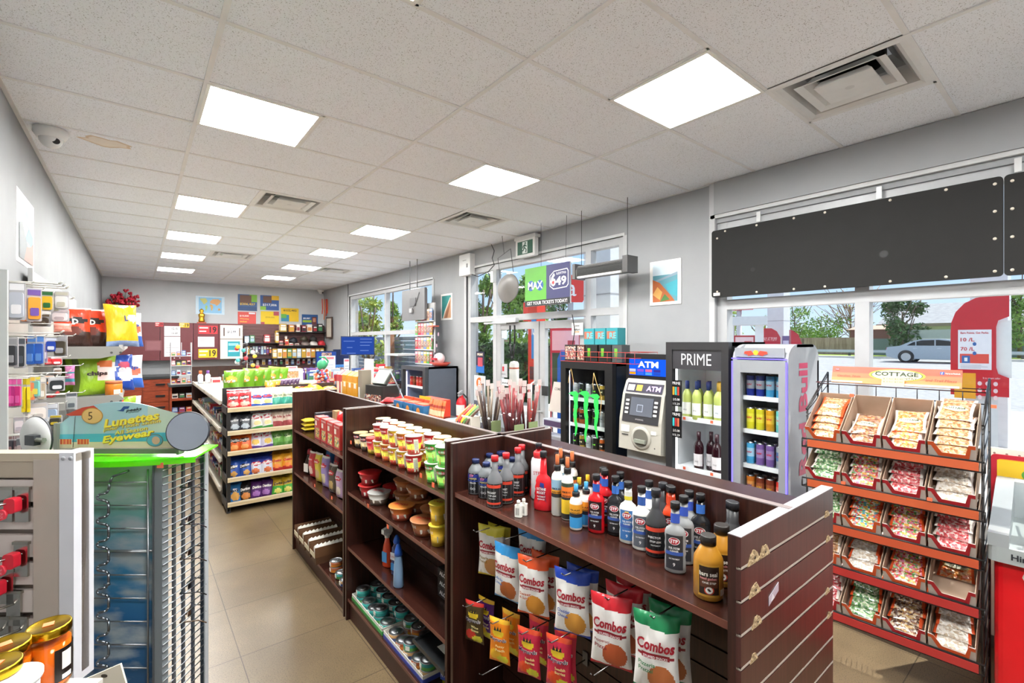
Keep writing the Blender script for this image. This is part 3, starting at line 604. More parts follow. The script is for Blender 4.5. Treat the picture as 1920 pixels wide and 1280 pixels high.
# header board
hd = thing('header_sign', 'red and orange header board with yellow oval on top of the candy rack', 'sign', rk(-.03, .36, 1.565), RZK)
m = MB().box(-.30, .30, 0, .012, 0, .105, 'cf5a44', rot=(-.35, 0, 0), c=(0, 0, 0)); m.build('board', hd)
def tl(x, z, off=.002):   # tilted board face
    c, s_ = math.cos(-.35), math.sin(-.35); return (x, -off*c-z*s_*0+z*.34, z*.94+0)
m = MB()
def tq(x0, x1, z0, z1, k, off): m.quad((x0, z0*.343-off, z0*.94), (x1, z0*.343-off, z0*.94), (x1, z1*.343-off, z1*.94), (x0, z1*.343-off, z1*.94), k)
tq(-.30, .30, .0, .035, 'd98a52', .0015); tq(-.30, .30, .035, .065, 'd4714a', .0015); tq(-.30, -.14, .004, .014, 'f7e6b8', .003); tq(.05, .29, .0, .012, 'f7e6b8', .003)
n = 28
for r_, k, o_ in ((1, 'e9c53c', .003), (.92, '4c6b3a', .004), (.88, 'e8e0b8', .005)):
    m.add([(.02+.13*r_*math.cos(2*PI*i/n), (.06+.036*r_*math.sin(2*PI*i/n))*.343-o_, (.06+.036*r_*math.sin(2*PI*i/n))*.94) for i in range(n)], [tuple(range(n))], k)
def tt(s_, x, z, h, k, w=None, b=0, sh=0): m.text(s_, (x, z*.343-.0075, z*.94), (1, 0, 0), (0, .343, .94), h, k, w, b, sh)
tt('COTTAGE', .02, .068, .026, '23361f', .20, .03); tt('COUNTRY', .06, .043, .012, '23361f', .11); tt('Candies, Nuts', -.21, .045, .014, '6b2a1c', .12, sh=.2); tt('and Trail Mixes', .215, .04, .014, '6b2a1c', .13, sh=.2)
tq(.21, .228, .075, .092, '3b5998', .003); tt('f', .219, .083, .013, 'ffffff'); tt('Find us on Facebook', .263, .083, .008, 'ffffff', .06); tq(-.285, -.262, .078, .094, 'b04a50', .003); tt('made', -.273, .086, .006, 'f4e8d8')
m.build('printing', hd)
m = MB(); tq(-.045, .06, -.004, .052, 'd8cf9c', .012)
m.text('$ 1 for $2.49', (.008, .03*.343-.0135, .038*.94), (1, 0, 0), (0, .343, .94), .009, '4a4636', .09).text('$ 3 for $7.00', (.008, .02*.343-.0135, .02*.94), (1, 0, 0), (0, .343, .94), .009, '4a4636', .09); m.build('price_card', hd)
# trays and packs
TRW = .176
RIM = [['d85a2a', 'b3202c', 'b3202c', 'd85a2a'], ['b3202c', 'b3202c', 'b3202c', 'b3202c'], ['b3202c', 'd85a2a', 'b3202c', 'b3202c'], ['d85a2a', 'd85a2a', 'd85a2a', 'b3202c'], ['b3202c', 'd85a2a', 'b3202c', 'd85a2a']]
def make_tray(rim):
    m = MB(); w = TRW/2-.003; D_ = .33; hb = .10; hf = .078
    out = 'c2bab2'; ins = 'cardboard'
    m.quad((-w, 0, 0), (w, 0, 0), (w, D_, 0), (-w, D_, 0), ins)
    m.box(-w, w, D_-.003, D_, 0, hb+.03, ins)
    for s_ in (-1, 1): m.prism([(0, 0), (D_, 0), (D_, hb+.03), (0, hf)], s_*w-(.003 if s_ > 0 else 0), s_*w+(0 if s_ > 0 else .003), ins, 'x')
    U = [(-w, 0), (w, 0), (w, hf), (w-.022, hf), (w-.034, .022), (-w+.048, .022), (-w+.020, hf), (-w, hf)]
    m.prism([(a, b) for a, b in U], -.003, 0, out, 'y')
    U2 = [(-w, hf-.020), (-w+.012, hf-.020), (-w+.037, .004), (w-.023, .004), (w-.016, hf-.020), (w, hf-.020), (w, hf), (w-.024, hf), (w-.036, .024), (-w+.05, .024), (-w+.022, hf), (-w, hf)]
    m2 = [(U2[i], U2[i+1], U2[-2-i], U2[-1-i]) for i in range(5)]
    for a, b, c, d in m2: m.quad((a[0], -.0045, a[1]), (b[0], -.0045, b[1]), (c[0], -.0045, c[1]), (d[0], -.0045, d[1]), rim)
    return m
def pillow(w, h, t, fmat, bmat=None, nx=10, ny=12, seam=.06, fn=None, jit=0):
    # flat pack in local x (width) / z (height), bulging to -y
    m = MB(); vs_ = []; rnd = random.Random(int(w*1e4+h*1e3+t*1e5+jit))
    ph = [rnd.random()*6 for _ in range(4)]
    def yb(s_, q): 
        b = max(0, 1-abs(2*s_-1)**2.6)**.6*max(0, 1-abs(2*q-1)**3.2)**.6
        return t/2*b*(1+.15*math.sin(9*s_+ph[0])*math.sin(8*q+ph[1])+.10*math.sin(23*s_+ph[2])*abs(2*q-1)**1.5)
    for side in (-1, 1):
        for j in range(ny+1):
            for i in range(nx+1):
                s_, q = i/nx, j/ny; pin = 1-.11*math.sin(PI*q)**1.2
                vs_.append(((s_-.5)*w*pin, side*yb(s_, q), (q-.5)*h*(1-.03*math.sin(PI*s_))))
    fs = []; ks = []; n1 = (nx+1)*(ny+1)
    for side in (0, 1):
        for j in range(ny):
            for i in range(nx):
                a = side*n1+j*(nx+1)+i; f = (a, a+1, a+nx+2, a+nx+1); fs.append(f if side == 0 else f[::-1])
                k = fmat if side == 0 else (bmat or fmat)
                ks.append(k((i+.5)/nx, (j+.5)/ny) if callable(k) else k)
    m.add(vs_, fs, ks, True); m.yb = yb; m.w = w; m.h = h; m.t = t
    m.wrap = lambda p: (p[0]*(1-.11*abs(math.sin(PI*(p[2]/h+.5)))**1.2), -yb(min(max(p[0]/w+.5, 0), 1), min(max(p[2]/h+.5, 0), 1))-.0025, p[2])
    return m
MIXC = dict(peanuts='brown peanut', mixed='assorted coloured', reds='red', greens='pale green', almonds='dark almond', gummies='bright gummy', whites='white and cream', chocs='brown chocolate', oranges='orange peach ring')
def candy_pack(mix, end, jit):
    def fm(s_, q):
        if s_ < .07 or s_ > .93: return end
        return 'mix_'+mix
    m = pillow(.15, .20, .034, fm, nx=12, ny=10, jit=jit)
    n = 20; z0 = -.02
    for r_, k, off in ((1, 'e9d98a', .003), (.9, 'f1ecd2', .004)):
        m.add([m.wrap((.056*r_*math.cos(2*PI*i/n), 0, z0+.024*r_*math.sin(2*PI*i/n))) for i in range(n)], [tuple(range(n))], k)
        for q in range(len(m.v)-n, len(m.v)): m.v[q] = (m.v[q][0], m.v[q][1]-off+.002, m.v[q][2])
    def wr(p): a = m.wrap(p); return (a[0], a[1]-.0035, a[2])
    m.text('COTTAGE', (0, 0, z0+.004), (1, 0, 0), (0, 0, 1), .017, '22361e', .088, .03, fn=wr).text('COUNTRY', (0, 0, z0-.009), (1, 0, 0), (0, 0, 1), .009, '3d5a34', .055, fn=wr)
    return m
GRID = [[('peanuts', 4, 1), ('almonds', 2, 0), ('oranges', 3, 0), ('peanuts', 5, 0)],
        [('greens', 4, 0), ('mixed', 4, 0), ('reds', 6, 0), ('whites', 5, 0)],
        [('greens', 4, 0), ('gummies', 4, 1), ('mixed', 4, 1), ('reds', 5, 0)],
        [('peanuts', 4, 0), ('whites', 3, 1), ('mixed', 4, 1), ('oranges', 1, 1)],
        [('reds', 4, 0), ('greens', 4, 1), ('chocs', 4, 1), ('whites', 4, 1)]]
CN = ['leftmost', 'second', 'third', 'rightmost']; RN = ['top', 'second', 'middle', 'fourth', 'bottom']
packs = {}; trays = {}
for j, z in enumerate(SHZ):
    for i in range(4):
        rim = RIM[j][i]; x = -HW+.005+TRW/2+.004+i*.1795
        base = rk(x, -.012, z+.022)
        if rim not in trays:
            o = make_tray(rim).build('cardboard_tray'); trays[rim] = Proto(tag(o, '', 'tray'))
        R_ = Matrix.Rotation(RZK, 4, 'Z') @ Matrix.Rotation(TRA, 4, 'X')
        trays[rim].put(base, rot=R_.to_euler(), label='cardboard tray with %s rim, %s on the %s shelf of candy rack' % ('orange' if rim[0] == 'd' else 'dark red', CN[i], RN[j]), group='cardboard trays on the candy rack')
        mix, n, orr = GRID[j][i]; end = 'd9542a@.2' if orr else 'e9e2dc@.2'
        key = (mix, orr)
        if key not in packs: packs[key] = Proto(tag(candy_pack(mix, end, len(packs)).build('candy_pack'), '', 'candy'))
        rnd = random.Random(j*10+i)
        for q in range(n):
            yy = .10+.055*q if n > 1 else .22; hh = .012+.024*q
            if n > 1: yy = .105+.042*q
            tilt = 1.15-.0*q; loc = base+(Matrix.Rotation(RZK, 4, 'Z') @ Matrix.Rotation(TRA, 4, 'X')) @ Vector((rnd.uniform(-.004, .004), yy, hh+.008))
            rr = Matrix.Rotation(RZK, 4, 'Z') @ Matrix.Rotation(TRA, 4, 'X') @ Matrix.Rotation(rnd.uniform(-.09, .09), 4, 'Z') @ Matrix.Rotation(-PI/2+.10, 4, 'X')
            pos = 'topmost' if q == n-1 else ['lowest', 'second from below', 'third from below', 'fourth from below', 'fifth from below'][q]
            if n == 1: pos = 'lying alone'
            packs[key].put(loc, rot=rr.to_euler(), scale=.95, label='clear pack of %s candy, %s, %s tray of the %s rack shelf' % (MIXC[mix].split()[0], pos, CN[i], RN[j]), group='candy packs on the rack')
for u, v in ((1597, 741), (1581, 905), (1743, 936), (1862, 770)):
    p = P(u, v, X=3.06); tag(MB().box(-.006, .0, -.010, .010, -.008, .008, 'ef6b45').build('price_sticker', loc=(3.064 if u < 1800 else 3.2, p.y, p.z) if u < 1800 else (3.3, .33, 1.5)), 'orange price sticker clipped to the candy rack', 'sticker', 'orange price stickers')
# ================================================================ ICE CREAM FREEZER, PEGBOARD AND ITS SIGN
t = thing('ice_cream_freezer', 'red and white chest freezer with sloped grey lid at right edge', 'freezer', (3.14, .315, 0), RZK)
m = MB().rbox(0, 1.1, .01, .66, .05, .80, 'd3141e@.3', .03).build('body', t)
m = MB(); sw = []
for i in range(25):
    q = i/24; sw.append((.10+.38*q**1.9+.02, .78-.62*q))
pts = [(1.08, .78)]+[(.10, .78)]+[(.075+.03*math.sin(q*.5)+.55*(q/14)**2.2, .78-.035*q) for q in range(1, 15)]+[(1.08, .25)]
m.prism(pts[::-1], .004, .0085, 'c8c1b6', 'y')
def ringp(cx, cz, r0, r1, n=30): return [(cx+r0*math.cos(a*2*PI/n), cz+r0*1.15*math.sin(a*2*PI/n)) for a in range(n)]
n = 30; A_ = ringp(.29, .58, .125, 0); B_ = ringp(.29, .58, .085, 0)
m.add([(a, .002, b) for a, b in A_]+[(a, .002, b) for a, b in B_], [(i, (i+1) % n, n+(i+1) % n, n+i) for i in range(n)], 'd3141e@.3')
m.disc((.29, .001, .58), .055, 'd3141e@.3', 24, 'y', .065); m.build('swirl_emblem', t)
m = MB().rbox(-.02, 1.12, -.02, .68, .80, .87, '9aa0a0@.35', .03).prism([(-.02, .87), (.68, .87), (.68, 1.06), (.60, 1.06), (.1, .93), (-.02, .93)], -.02, .05, '969b9d@.3', 'x'); m.box(.05, 1.1, .58, .68, .87, 1.06, 'b9bec0@.3').build('rim', t)
MB().text('Hiron', (.10, -.0215, .835), (1, 0, 0), (0, 0, 1), .028, '20242a', bold=.03).build('lettering', t)
MB().quad((.05, .03, .925), (1.1, .03, .925), (1.1, .58, 1.055), (.05, .58, 1.055), 'glass').box(.10, .14, .05, .08, .93, .95, 'd5d9db@.3').tube([(.12, .05, .935), (.12, .5, 1.04)], .006, 'c8cccf@.3').build('lid_glass', t)
m = MB().box(3.92, 3.94, -1.6, .42, .1, 1.20, 'e9dfcf@.5')
for j in range(8):
    for i in range(10): m.disc((3.919, .39-i*.05, 1.17-j*.05), .006, '8a7f70', 8, 'x')
tag(m.build('pegboard'), 'cream perforated panel under the window behind the freezer', 'pegboard')
s_ = thing('ice_pop_sign', 'yellow ice pop price sign with red border on the cream panel', 'sign', (3.895, -.02, .985), RZK+.05)
m = MB().rbox(-.42, .42, 0, .008, -.19, .19, 'c32a3a@.3', .02, axis='y').rbox(-.395, .395, -.002, 0, -.165, .165, 'f0b52a@.3', .015, axis='y')
m.quad((-.395, -.0025, -.16), (-.1, -.0025, -.16), (.1, -.0025, .16), (-.395, -.0025, .16), 'f3c92e').lines(-.37, -.2, -.03, .03, 4, -.003, 'b9772a')
m.disc((-.24, -.003, .09), .06, '5faa4a', 24, 'y', .04).disc((-.24, -.0035, .085), .05, '3a78b8', 24, 'y', .014).text('Popsicle', (-.235, -.005, .085), (1, 0, 0), (0, 0, 1), .016, 'ffffff', .08)
m.disc((-.24, -.003, -.105), .11, 'e08a2a', 24, 'y', .05).disc((-.24, -.0035, -.105), .10, '2f6db0', 24, 'y', .042).text('Popsicle', (-.25, -.005, -.105), (1, 0, 0), (0, 0, 1), .05, 'ffffff', .15, .03, .2)
m.build('face', s_)
# ================================================================ LEFT FOREGROUND
def cl(D_, lat, z): return Vector((FW[0]*D_+RT[0]*lat, FW[1]*D_+RT[1]*lat, z))
# slatted hook display
t = thing('hook_display', 'cream slatted hook board with white edge plate at far left', 'display', cl(1.3, -1.20, 0), -YAW)
m = MB(); z = 1.50
m.box(-.6, 0, .012, .035, .9, 1.51, '6e645b').box(-.6, 0, -.006, .04, 1.49, 1.512, 'b5a893').box(-.6, -.115, -.004, .012, 1.445, 1.495, 'aa9d8c')
z = 1.438
while z > .95: m.box(-.6, -.115, -.002, .012, z-.060, z, 'c9beb8@.4'); z -= .0762
m.box(-.115, -.04, -.008, .012, .9, 1.495, 'b3a79c@.4').build('board', t)
m = MB().box(-.04, .0, -.012, .05, .88, 1.515, 'd2d3da@.35').build('edge_plate', t)
for dx in (-.028, -.008): MB().lathe([(.0, -.0135), (.006, -.0135), (.006, -.012)], 'b9bcc4@.3', (dx, 0, 1.50), 12, axis='y').build('screw', t)
def hook(x, z, red=True, L=.16, ang=-.35):
    MB().box(x-.019, x+.019, -.010, -.004, z-.06, z+.03, 'b5b3ad@.18m').box(x-.022, x+.022, -.012, -.003, z+.028, z+.036, 'a8a59d@.25m').build('hook_plate', t)
    MB().tube([(x, -.01, z), (x+ang*L, -L*.6, z-.005)], .0035, 'c6c4be@.2m').build('peg', t)
    if red:
        m = MB().rbox(x-.022, x+.008, -.036, -.016, z-.028, z+.012, 'd51f35@.35', .008, axis='y'); m.lathe([(.015, -.042), (.015, -.036)], 'e03a4c@.35', (x-.024, 0, z-.030), 8, axis='y')
        m.text('STOP', (x-.024, -.0432, z-.027), (1, 0, 0), (0, 0, 1), .006, 'f3b0b8', .018).text('LOCK', (x-.024, -.0432, z-.035), (1, 0, 0), (0, 0, 1), .006, 'f3b0b8', .018); m.build('stop_lock', t)
for x, z, r_ in ((-.145, 1.385, True), (-.19, 1.385, False), (-.148, 1.235, True), (-.187, 1.16, True), (-.168, 1.10, False), (-.15, 1.03, False), (-.2, 1.03, False)): hook(x, z, r_)
# honey jars on a white counter
ct = thing('display_table', 'white perforated counter corner under the honey jars', 'table', cl(.86, -.80, 0), -YAW)
MB().box(-.32, .0, -.25, .06, 1.147, 1.162, 'd5d2cb@.4').build('table_top', ct)
for a in ((-.3, -.2), (-.02, -.2), (-.3, .04), (-.02, .04)): MB().box(a[0]-.012, a[0]+.012, a[1]-.012, a[1]+.012, 0, 1.147, 'c9c6bf@.4').build('leg', ct)
def honey(loc, rz, label, wrap):
    j = thing('honey_jar', label, 'jar', loc, rz, 'honey jars'); j.scale = (.72, .72, .72)
    R_ = .046
    MB().lathe([(R_*.86, 0), (R_, .01), (R_, .125), (R_*.95, .135), (R_*.9, .142)], 'amber_glass', seg=32).build('glass', j)
    MB().lathe([(R_*.82, .004), (R_*.95, .012), (R_*.95, .118)], 'd8741a@.1', seg=32).build('honey', j)
    m = MB(); n = 24; k0 = wrap
    for i in range(n):
        a0, a1 = k0+i*2.6/n, k0+(i+1)*2.6/n; r_ = R_+.001; kk = 'e8e4dc' if 2 < i < 10 else '1c1614@.3'
        m.quad((r_*math.cos(a0), r_*math.sin(a0), .02), (r_*math.cos(a1), r_*math.sin(a1), .02), (r_*math.cos(a1), r_*math.sin(a1), .105), (r_*math.cos(a0), r_*math.sin(a0), .105), '1c1614@.3')
    def cw(p): a = k0+1.3+p[0]/R_; r_ = R_+.002; return (r_*math.cos(a), r_*math.sin(a), p[2])
    for q in range(4): m.add([cw((-.045+.006*q, 0, .05)), cw((-.045+.006*q+.006, 0, .05)), cw((-.045+.006*q+.006, 0, .095)), cw((-.045+.006*q, 0, .095))], [(0, 1, 2, 3)], 'e6e0d8')
    for q in range(4): m.add([cw((-.045+.006*q, 0, .024)), cw((-.045+.006*q+.006, 0, .024)), cw((-.045+.006*q+.006, 0, .036)), cw((-.045+.006*q, 0, .036))], [(0, 1, 2, 3)], 'f4f2ee')
    m.text('GENUINE', (.022, 0, .072), (1, 0, 0), (0, 0, 1), .011, 'd9b83a', .045, .02, fn=cw).text('HONEY', (.022, 0, .055), (1, 0, 0), (0, 0, 1), .008, 'd9b83a', .03, fn=cw).text('net 500 g', (.022, 0, .035), (1, 0, 0), (0, 0, 1), .005, 'e8e4dc', .03, fn=cw); m.build('paper_label', j)
    MB().lathe([(R_*.9, .138), (R_*.98, .138), (R_, .142), (R_, .158), (R_*.96, .162), (R_*.9, .1605), (0, .1605)], 'c9a227@.22m', seg=36).build('lid', j)
    MB().box(-.012, .010, -.008, .012, .1612, .1618, 'f08a5a').build('price_dot', j)
    return j
h = honey(P(92, 1172, Z=1.277)-Vector((0, 0, .114)), 0, 'tall honey jar with gold lid and black label, closest to white edge plate', -1.25)
honey(P(12, 1208, Z=1.277)-Vector((0, 0, .114)), .3, 'honey jar with gold lid, cut by left picture edge, second behind', -1.9)
honey(P(-8, 1246, Z=1.277)-Vector((0, 0, .114)), -.4, 'honey jar whose lid just shows at the left picture edge above white tub', -1.9)
tb = thing('plastic_tub', 'white plastic tub in the bottom left corner before the honey jars', 'tub', P(22, 1268, Z=1.262)-Vector((0, 0, .070))); tb.scale = (.7, .7, .7)
MB().lathe([(.042, -.04), (.05, .09)], 'f3f1f4@.3', seg=30).build('cup', tb)
MB().lathe([(.053, .083), (.055, .088), (.055, .098), (.05, .1), (0, .098)], 'f7f6f8@.3', seg=36).build('lid', tb)
# perforated cream bracket
t = thing('perforated_shelf', 'cream perforated metal shelf end at bottom beside the honey jars', 'shelf', P(186, 1283, D=1.05), -YAW)
m = MB().prism([(-.06, -.10), (.055, -.10), (.06, .0), (.047, .046), (-.06, -.0)], 0, .004, 'e4ddcb@.4', 'y')
for j in range(4):
    for i in range(2): m.disc((-.02+i*.032, -.001, .008-.022*j+i*.012), .0075, '4a4238', 12, 'y', .004)
m.build('plate', t)
# ================================================================ EYEWEAR SPINNER RACK
EL = -1.153; ED = 1.55
t = thing('eyewear_rack', 'eyewear rack with beach header, green shelf and sky-printed panel', 'display rack', cl(ED, EL, 0), -YAW)
EW = .40; DP = .20; GS = '8b8f93@.3m'
o = MB().box(-EW+.02, -.03, .012, .02, .25, 1.415, 'sky_print').build('printed_panel', t)
m = MB().box(-.028, 0, -.0, .028, .1, 1.415, '7c8388@.35').box(-.03, -.024, -.003, .03, .1, 1.415, '55595e@.4').box(-EW, -EW+.02, 0, .028, .1, 1.415, '7c8388@.35'); m.build('corner_post', t)
m = MB().box(-.07*0+.0, .012, DP-.01, DP+.01, .1, 1.44, '2f3338@.4').box(.012, .016, DP-.008, DP+.012, .1, 1.6*0+1.44, 'a9adb2@.3').build('rear_post', t)
m = MB()
for i in range(9): z = 1.357-i*.0765; m.tube([(-EW+.02, -.0, z), (-.045, -.0, z)], .0025, GS)
m.tube([(-.045, -.002, .3), (-.045, -.002, 1.40)], .003, GS).build('wire_grid', t)
m = MB(); x0 = -.165; z = 1.35; pts = [(-.11, .0, 1.395), (-.155, -.01, 1.378), (x0+.005, -.015, 1.36)]
for i in range(10):
    pts += [(x0+.006, -.02, z-.012), (x0, -.022, z-.022), (x0-.02, -.026, z-.026), (x0-.025, -.028, z-.034), (x0-.02, -.028, z-.041), (x0, -.024, z-.046), (x0+.006, -.02, z-.056)]; z -= .0765
m.tube(pts, .004, '8e959d@.28m', 8).build('nose_bridge_wire', t)
m = MB()
for i in range(34): z = 1.395-i*.024; m.tube([(.002, .0, z), (.012, DP, z+.0)], .0022, 'a3a9ae@.3m', 5)
for y in (.05, .095, .145): m.box(.0, .006, y-.006, y+.006, .2, 1.40, '4a4e54@.4')
m.build('side_grid', t)
MB().tube([(-EW+.03, .006, 1.128), (-.03, .003, 1.13)], .003, GS).build('cross_wire', t)
MB().tube([(-.19, .0, 1.02), (-.13, -.05, 1.045), (-.1, -.09, 1.07)], .003, GS).build('hook_wire', t)
for dz in (0, 1):
    MB().tube([(-EW+.11, -.02, 1.30-dz*.27), (-EW+.14, -.06, 1.32-dz*.27), (-EW+.15, -.07, 1.335-dz*.27)], .003, GS).build('hook', t)
# green acrylic shelf
m = MB(); n = 14; top = []
for i in range(n+1):
    q = i/n; top.append((-EW+.04+(EW+.06)*q, -.035-.02*math.sin(PI*q*.6)+.16*max(0, q-.45)**1.4))
pts = [(a, b) for a, b in top]+[(.06, DP), (-EW+.04, DP)]
m.prism(pts, 1.432, 1.437, 'green_acrylic', 'z')
for (a, b), (c, d) in zip(top, top[1:]): m.quad((a, b, 1.418), (c, d, 1.418), (c, d, 1.437), (a, b, 1.437), 'green_acrylic')
m.build('green_shelf', t)
for x, y in ((.004, -.01), (.012, DP-.02)): MB().box(x-.008, x+.012, y-.008, y-.004, 1.408, 1.425, 'f0785a').build('price_dot', t)
# curved header
h0 = 1.462; HX0, HX1 = -EW+.035, .032; hw = HX1-HX0
def arcz(q): return h0+.085+.072*math.sin(PI*min(max(q, 0), 1))**.75 if q < 1 else h0+.085
n = 24; P1 = [(HX0, h0), (HX1, h0)]+[(HX1-hw*i/n, (h0+.10+.055*math.sin(PI*i/n)**.8-.02*(i/n > .8)*(i/n-.8)*5)) for i in range(n+1)]
m = MB().prism(P1, .03, .036, '9fc4cc', 'y')
hx = lambda u: HX0+(u-40)/(1400-40)*hw
hz = lambda v: h0+(690-v)/(690-105)*.155
y = .0295
m.quad((HX0, y, h0), (HX1, y, h0), (HX1, y, hz(600)), (HX0, y, hz(610)), 'd9cfae').quad((HX0, y-.0003, hz(615)), (HX1, y-.0003, hz(600)), (HX1, y-.0003, hz(490)), (HX0, y-.0003, hz(515)), '4faec4')
m.quad((hx(1050), y, hz(490)), (hx(1400), y, hz(490)), (hx(1400), y, hz(250)), (hx(1050), y, hz(150)), 'b8c9b8')
m.add([(hx(a), y-.0006, hz(b)) for a, b in ((105, 265), (300, 175), (430, 150), (480, 190), (330, 275), (160, 280))], [(0, 1, 2, 3, 4, 5)][::-1], 'c4452c')
m.quad((hx(190), y-.0008, hz(680)), (hx(197), y-.0008, hz(680)), (hx(222), y-.0008, hz(285)), (hx(216), y-.0008, hz(285)), '3a3a3a')
m.disc((hx(415), y-.001, hz(280)), .036, 'b98a3a', 30, 'y', .027).disc((hx(415), y-.0014, hz(280)), .033, 'e0b870', 30, 'y', .0245).text('5', (hx(395), y-.002, hz(280)), (1, 0, .1), (0, 0, 1), .026, '5a4020')
for u in (110, 310):
    m.quad((hx(u-65), y-.001, hz(640)), (hx(u+65), y-.001, hz(640)), (hx(u+70), y-.001, hz(575)), (hx(u-70), y-.001, hz(575)), 'd65a35')
    for q in (-30, 10, 45): m.quad((hx(u+q-8), y-.0014, hz(640)), (hx(u+q+2), y-.0014, hz(640)), (hx(u+q+2), y-.0014, hz(575)), (hx(u+q-8), y-.0014, hz(575)), 'e9a860')
    for q in (-70, 66): m.quad((hx(u+q), y-.0014, hz(685)), (hx(u+q+7), y-.0014, hz(685)), (hx(u+q+7), y-.0014, hz(575)), (hx(u+q), y-.0014, hz(575)), 'e9dcc0')
for dd, kk, oo in ((.0022, 'b98a1a', .0015), (0, 'f2e04a', .0022)):
    for s_, u, v, hh, ww, b in (('Lunettes', 865, 325, .028, .190, .03), ('pour Toute Saison', 870, 400, .015, .195, .0), ('All Season', 860, 462, .014, .112, .0), ('Eyewear', 830, 545, .030, .178, .03)):
        m.text(s_, (hx(u)+dd, y-oo, hz(v)-dd), (1, 0, .16), (-.16, 0, 1), hh, kk, ww, b, .25)
m.add([(hx(a), y-.001, hz(b)) for a, b in ((695, 213), (740, 205), (775, 160), (845, 158), (830, 190), (790, 195), (775, 225), (740, 222))], [tuple(range(8))[::-1]], '1c4a86')
m.text('peeks', (hx(895), y-.002, hz(205)), (1, 0, .12), (-.1, 0, 1), .013, '20242c', .055, .03, .3).text('eyewear', (hx(900), y-.002, hz(235)), (1, 0, .12), (-.1, 0, 1), .006, '20242c', .038, 0, .3)
for u, v, r_, kk in ((1135, 590, .027, 'c8a088'), (1350, 545, .022, '6b5a4e')): m.disc((hx(u), y-.001, hz(v)), r_*1.05, '6b7a70', 22, 'y', r_*.8).disc((hx(u), y-.0015, hz(v)), r_*.95, '5aa0b8', 22, 'y', r_*.7).disc((hx(u)+.004, y-.002, hz(v)), r_*.5, kk, 18, 'y', r_*.5)
m.build('header_board', t)
MB().box(HX0-.012, HX0, .02, .046, h0-.02, h0+.085, '6b6f66@.4').box(HX1, HX1+.008, .02, .046, h0-.02, h0+.09, '6b6f66@.4').box(HX0-.01, HX1+.01, .018, .046, h0-.016, h0, '6b6f66@.4').build('header_frame', t)
# round mirrors either side of the header
def mirror(x, z, rx, rz_, face):
    mt = Matrix.Rotation(face, 4, 'Z')
    m = MB().lathe([(0, 0), (.062, 0), (.064, .003), (.062, .006), (0, .006)], '2d3036@.3', seg=36, axis='y'); a = m.build('mirror_back', t, (x, -.02, z)); a.rotation_euler = (rx, rz_, face)
    MB().disc((0, -.0005, 0), .060, 'b9c0cc@.06m', 36, 'y').build('mirror_glass', a)
mirror(.098, 1.528, -.12, .0, .25)
m = MB().lathe([(0, 0), (.070, 0), (.072, .004)], 'f2f4f3@.25', seg=36, axis='y'); a = m.build('mirror_shell', t, (-EW-.02, -.0, 1.50)); a.rotation_euler = (0, 0, -.25)
MB().lathe([(.072, .002), (.0735, .004), (.072, .008)], '2c2c30@.4', seg=36, axis='y', caps=False).build('mirror_rim', a)
MB().box(-.012, .03, -.02, -.002, -.018, .014, '3a3d42@.3').tube([(.0, -.012, 0), (.06, -.01, 0)], .008, '6b6f66@.4').build('mirror_bracket', a)
MB().box(.03, .05, .0, .03, 1.49, 1.53, '55585c@.4').build('mirror_arm', t)
# glasses hung in the side grid
for i, (z, k) in enumerate(((1.30, '1c1c20'), (1.17, '2a2026'), (1.05, '3c2c24'), (.93, '1c1c20'), (.83, '55402e'))):
    g = thing('sunglasses', ['dark sunglasses folded highest on the rack side', 'dark sunglasses second highest on the rack side, arm sticking out', 'brown sunglasses halfway down the rack side', 'black sunglasses second lowest on the rack side', 'tortoise sunglasses lowest on the rack side'][i], 'sunglasses', cl(ED+DP*.72, EL-.02, z), -YAW+.3, 'sunglasses on the spinner rack')
    MB().tube([(-.0, -.06, .012), (.0, -.01, .016), (0, 0, .008), (0, .01, .016), (.0, .06, .012)], .0025, k+'@.2').build('frame', g)
    for s_ in (-1, 1):
        MB().disc((.001, s_*.034, -.002), .024, k+'@.08', 16, 'x', .018).build('lens', g)
        MB().tube([(0, s_*.06, .012), (.055 if s_ < 0 else .03, s_*.055, .008), (.075 if s_ < 0 else .05, s_*.04, -.012)], .002, k+'@.2').build('temple', g)
# ================================================================ GOODS
RX = -PI/2          # goods on the brown shelves face the aisle
def cylwrap(r, cy=0, sy=1): return lambda p: (r*math.sin(p[0]/r), -r*sy*math.cos(p[0]/r)+cy, p[2])
def mk_bottle(name, label, prof, cap, capm, body, sy=1, seg=20, bands=(), texts=(), group=None, neck=None, panel=None):
    # prof (r, z) ; cap (r, z0, z1) ; bands (z0, z1, r, half angle, mat) ; texts (string, x, z, h, mat, w, r)
    t = thing(name, label, 'bottle', group=group)
    m = MB().lathe(prof, body, seg=seg, sy=sy)
    for (z0, z1, r, ha, k) in bands:
        n = 12
        for i in range(n):
            a0, a1 = -ha+2*ha*i/n, -ha+2*ha*(i+1)/n; f = lambda a, z: (r*math.sin(a), -r*sy*math.cos(a), z)
            m.add([f(a0, z0), f(a1, z0), f(a1, z1), f(a0, z1)], [(0, 1, 2, 3)], k)
    for (s_, x, z, h, k, w, r) in texts:
        m.text(s_, (x, 0, z), (1, 0, 0), (0, 0, 1), h, k, w, .02, fn=cylwrap(r, 0, sy))
    m.build('body', t)
    n = 24; r, z0, z1 = cap
    MB().lathe([(r, z0), (r, z1-.002), (r*.9, z1)], capm, seg=seg).build('cap', t)
    return t
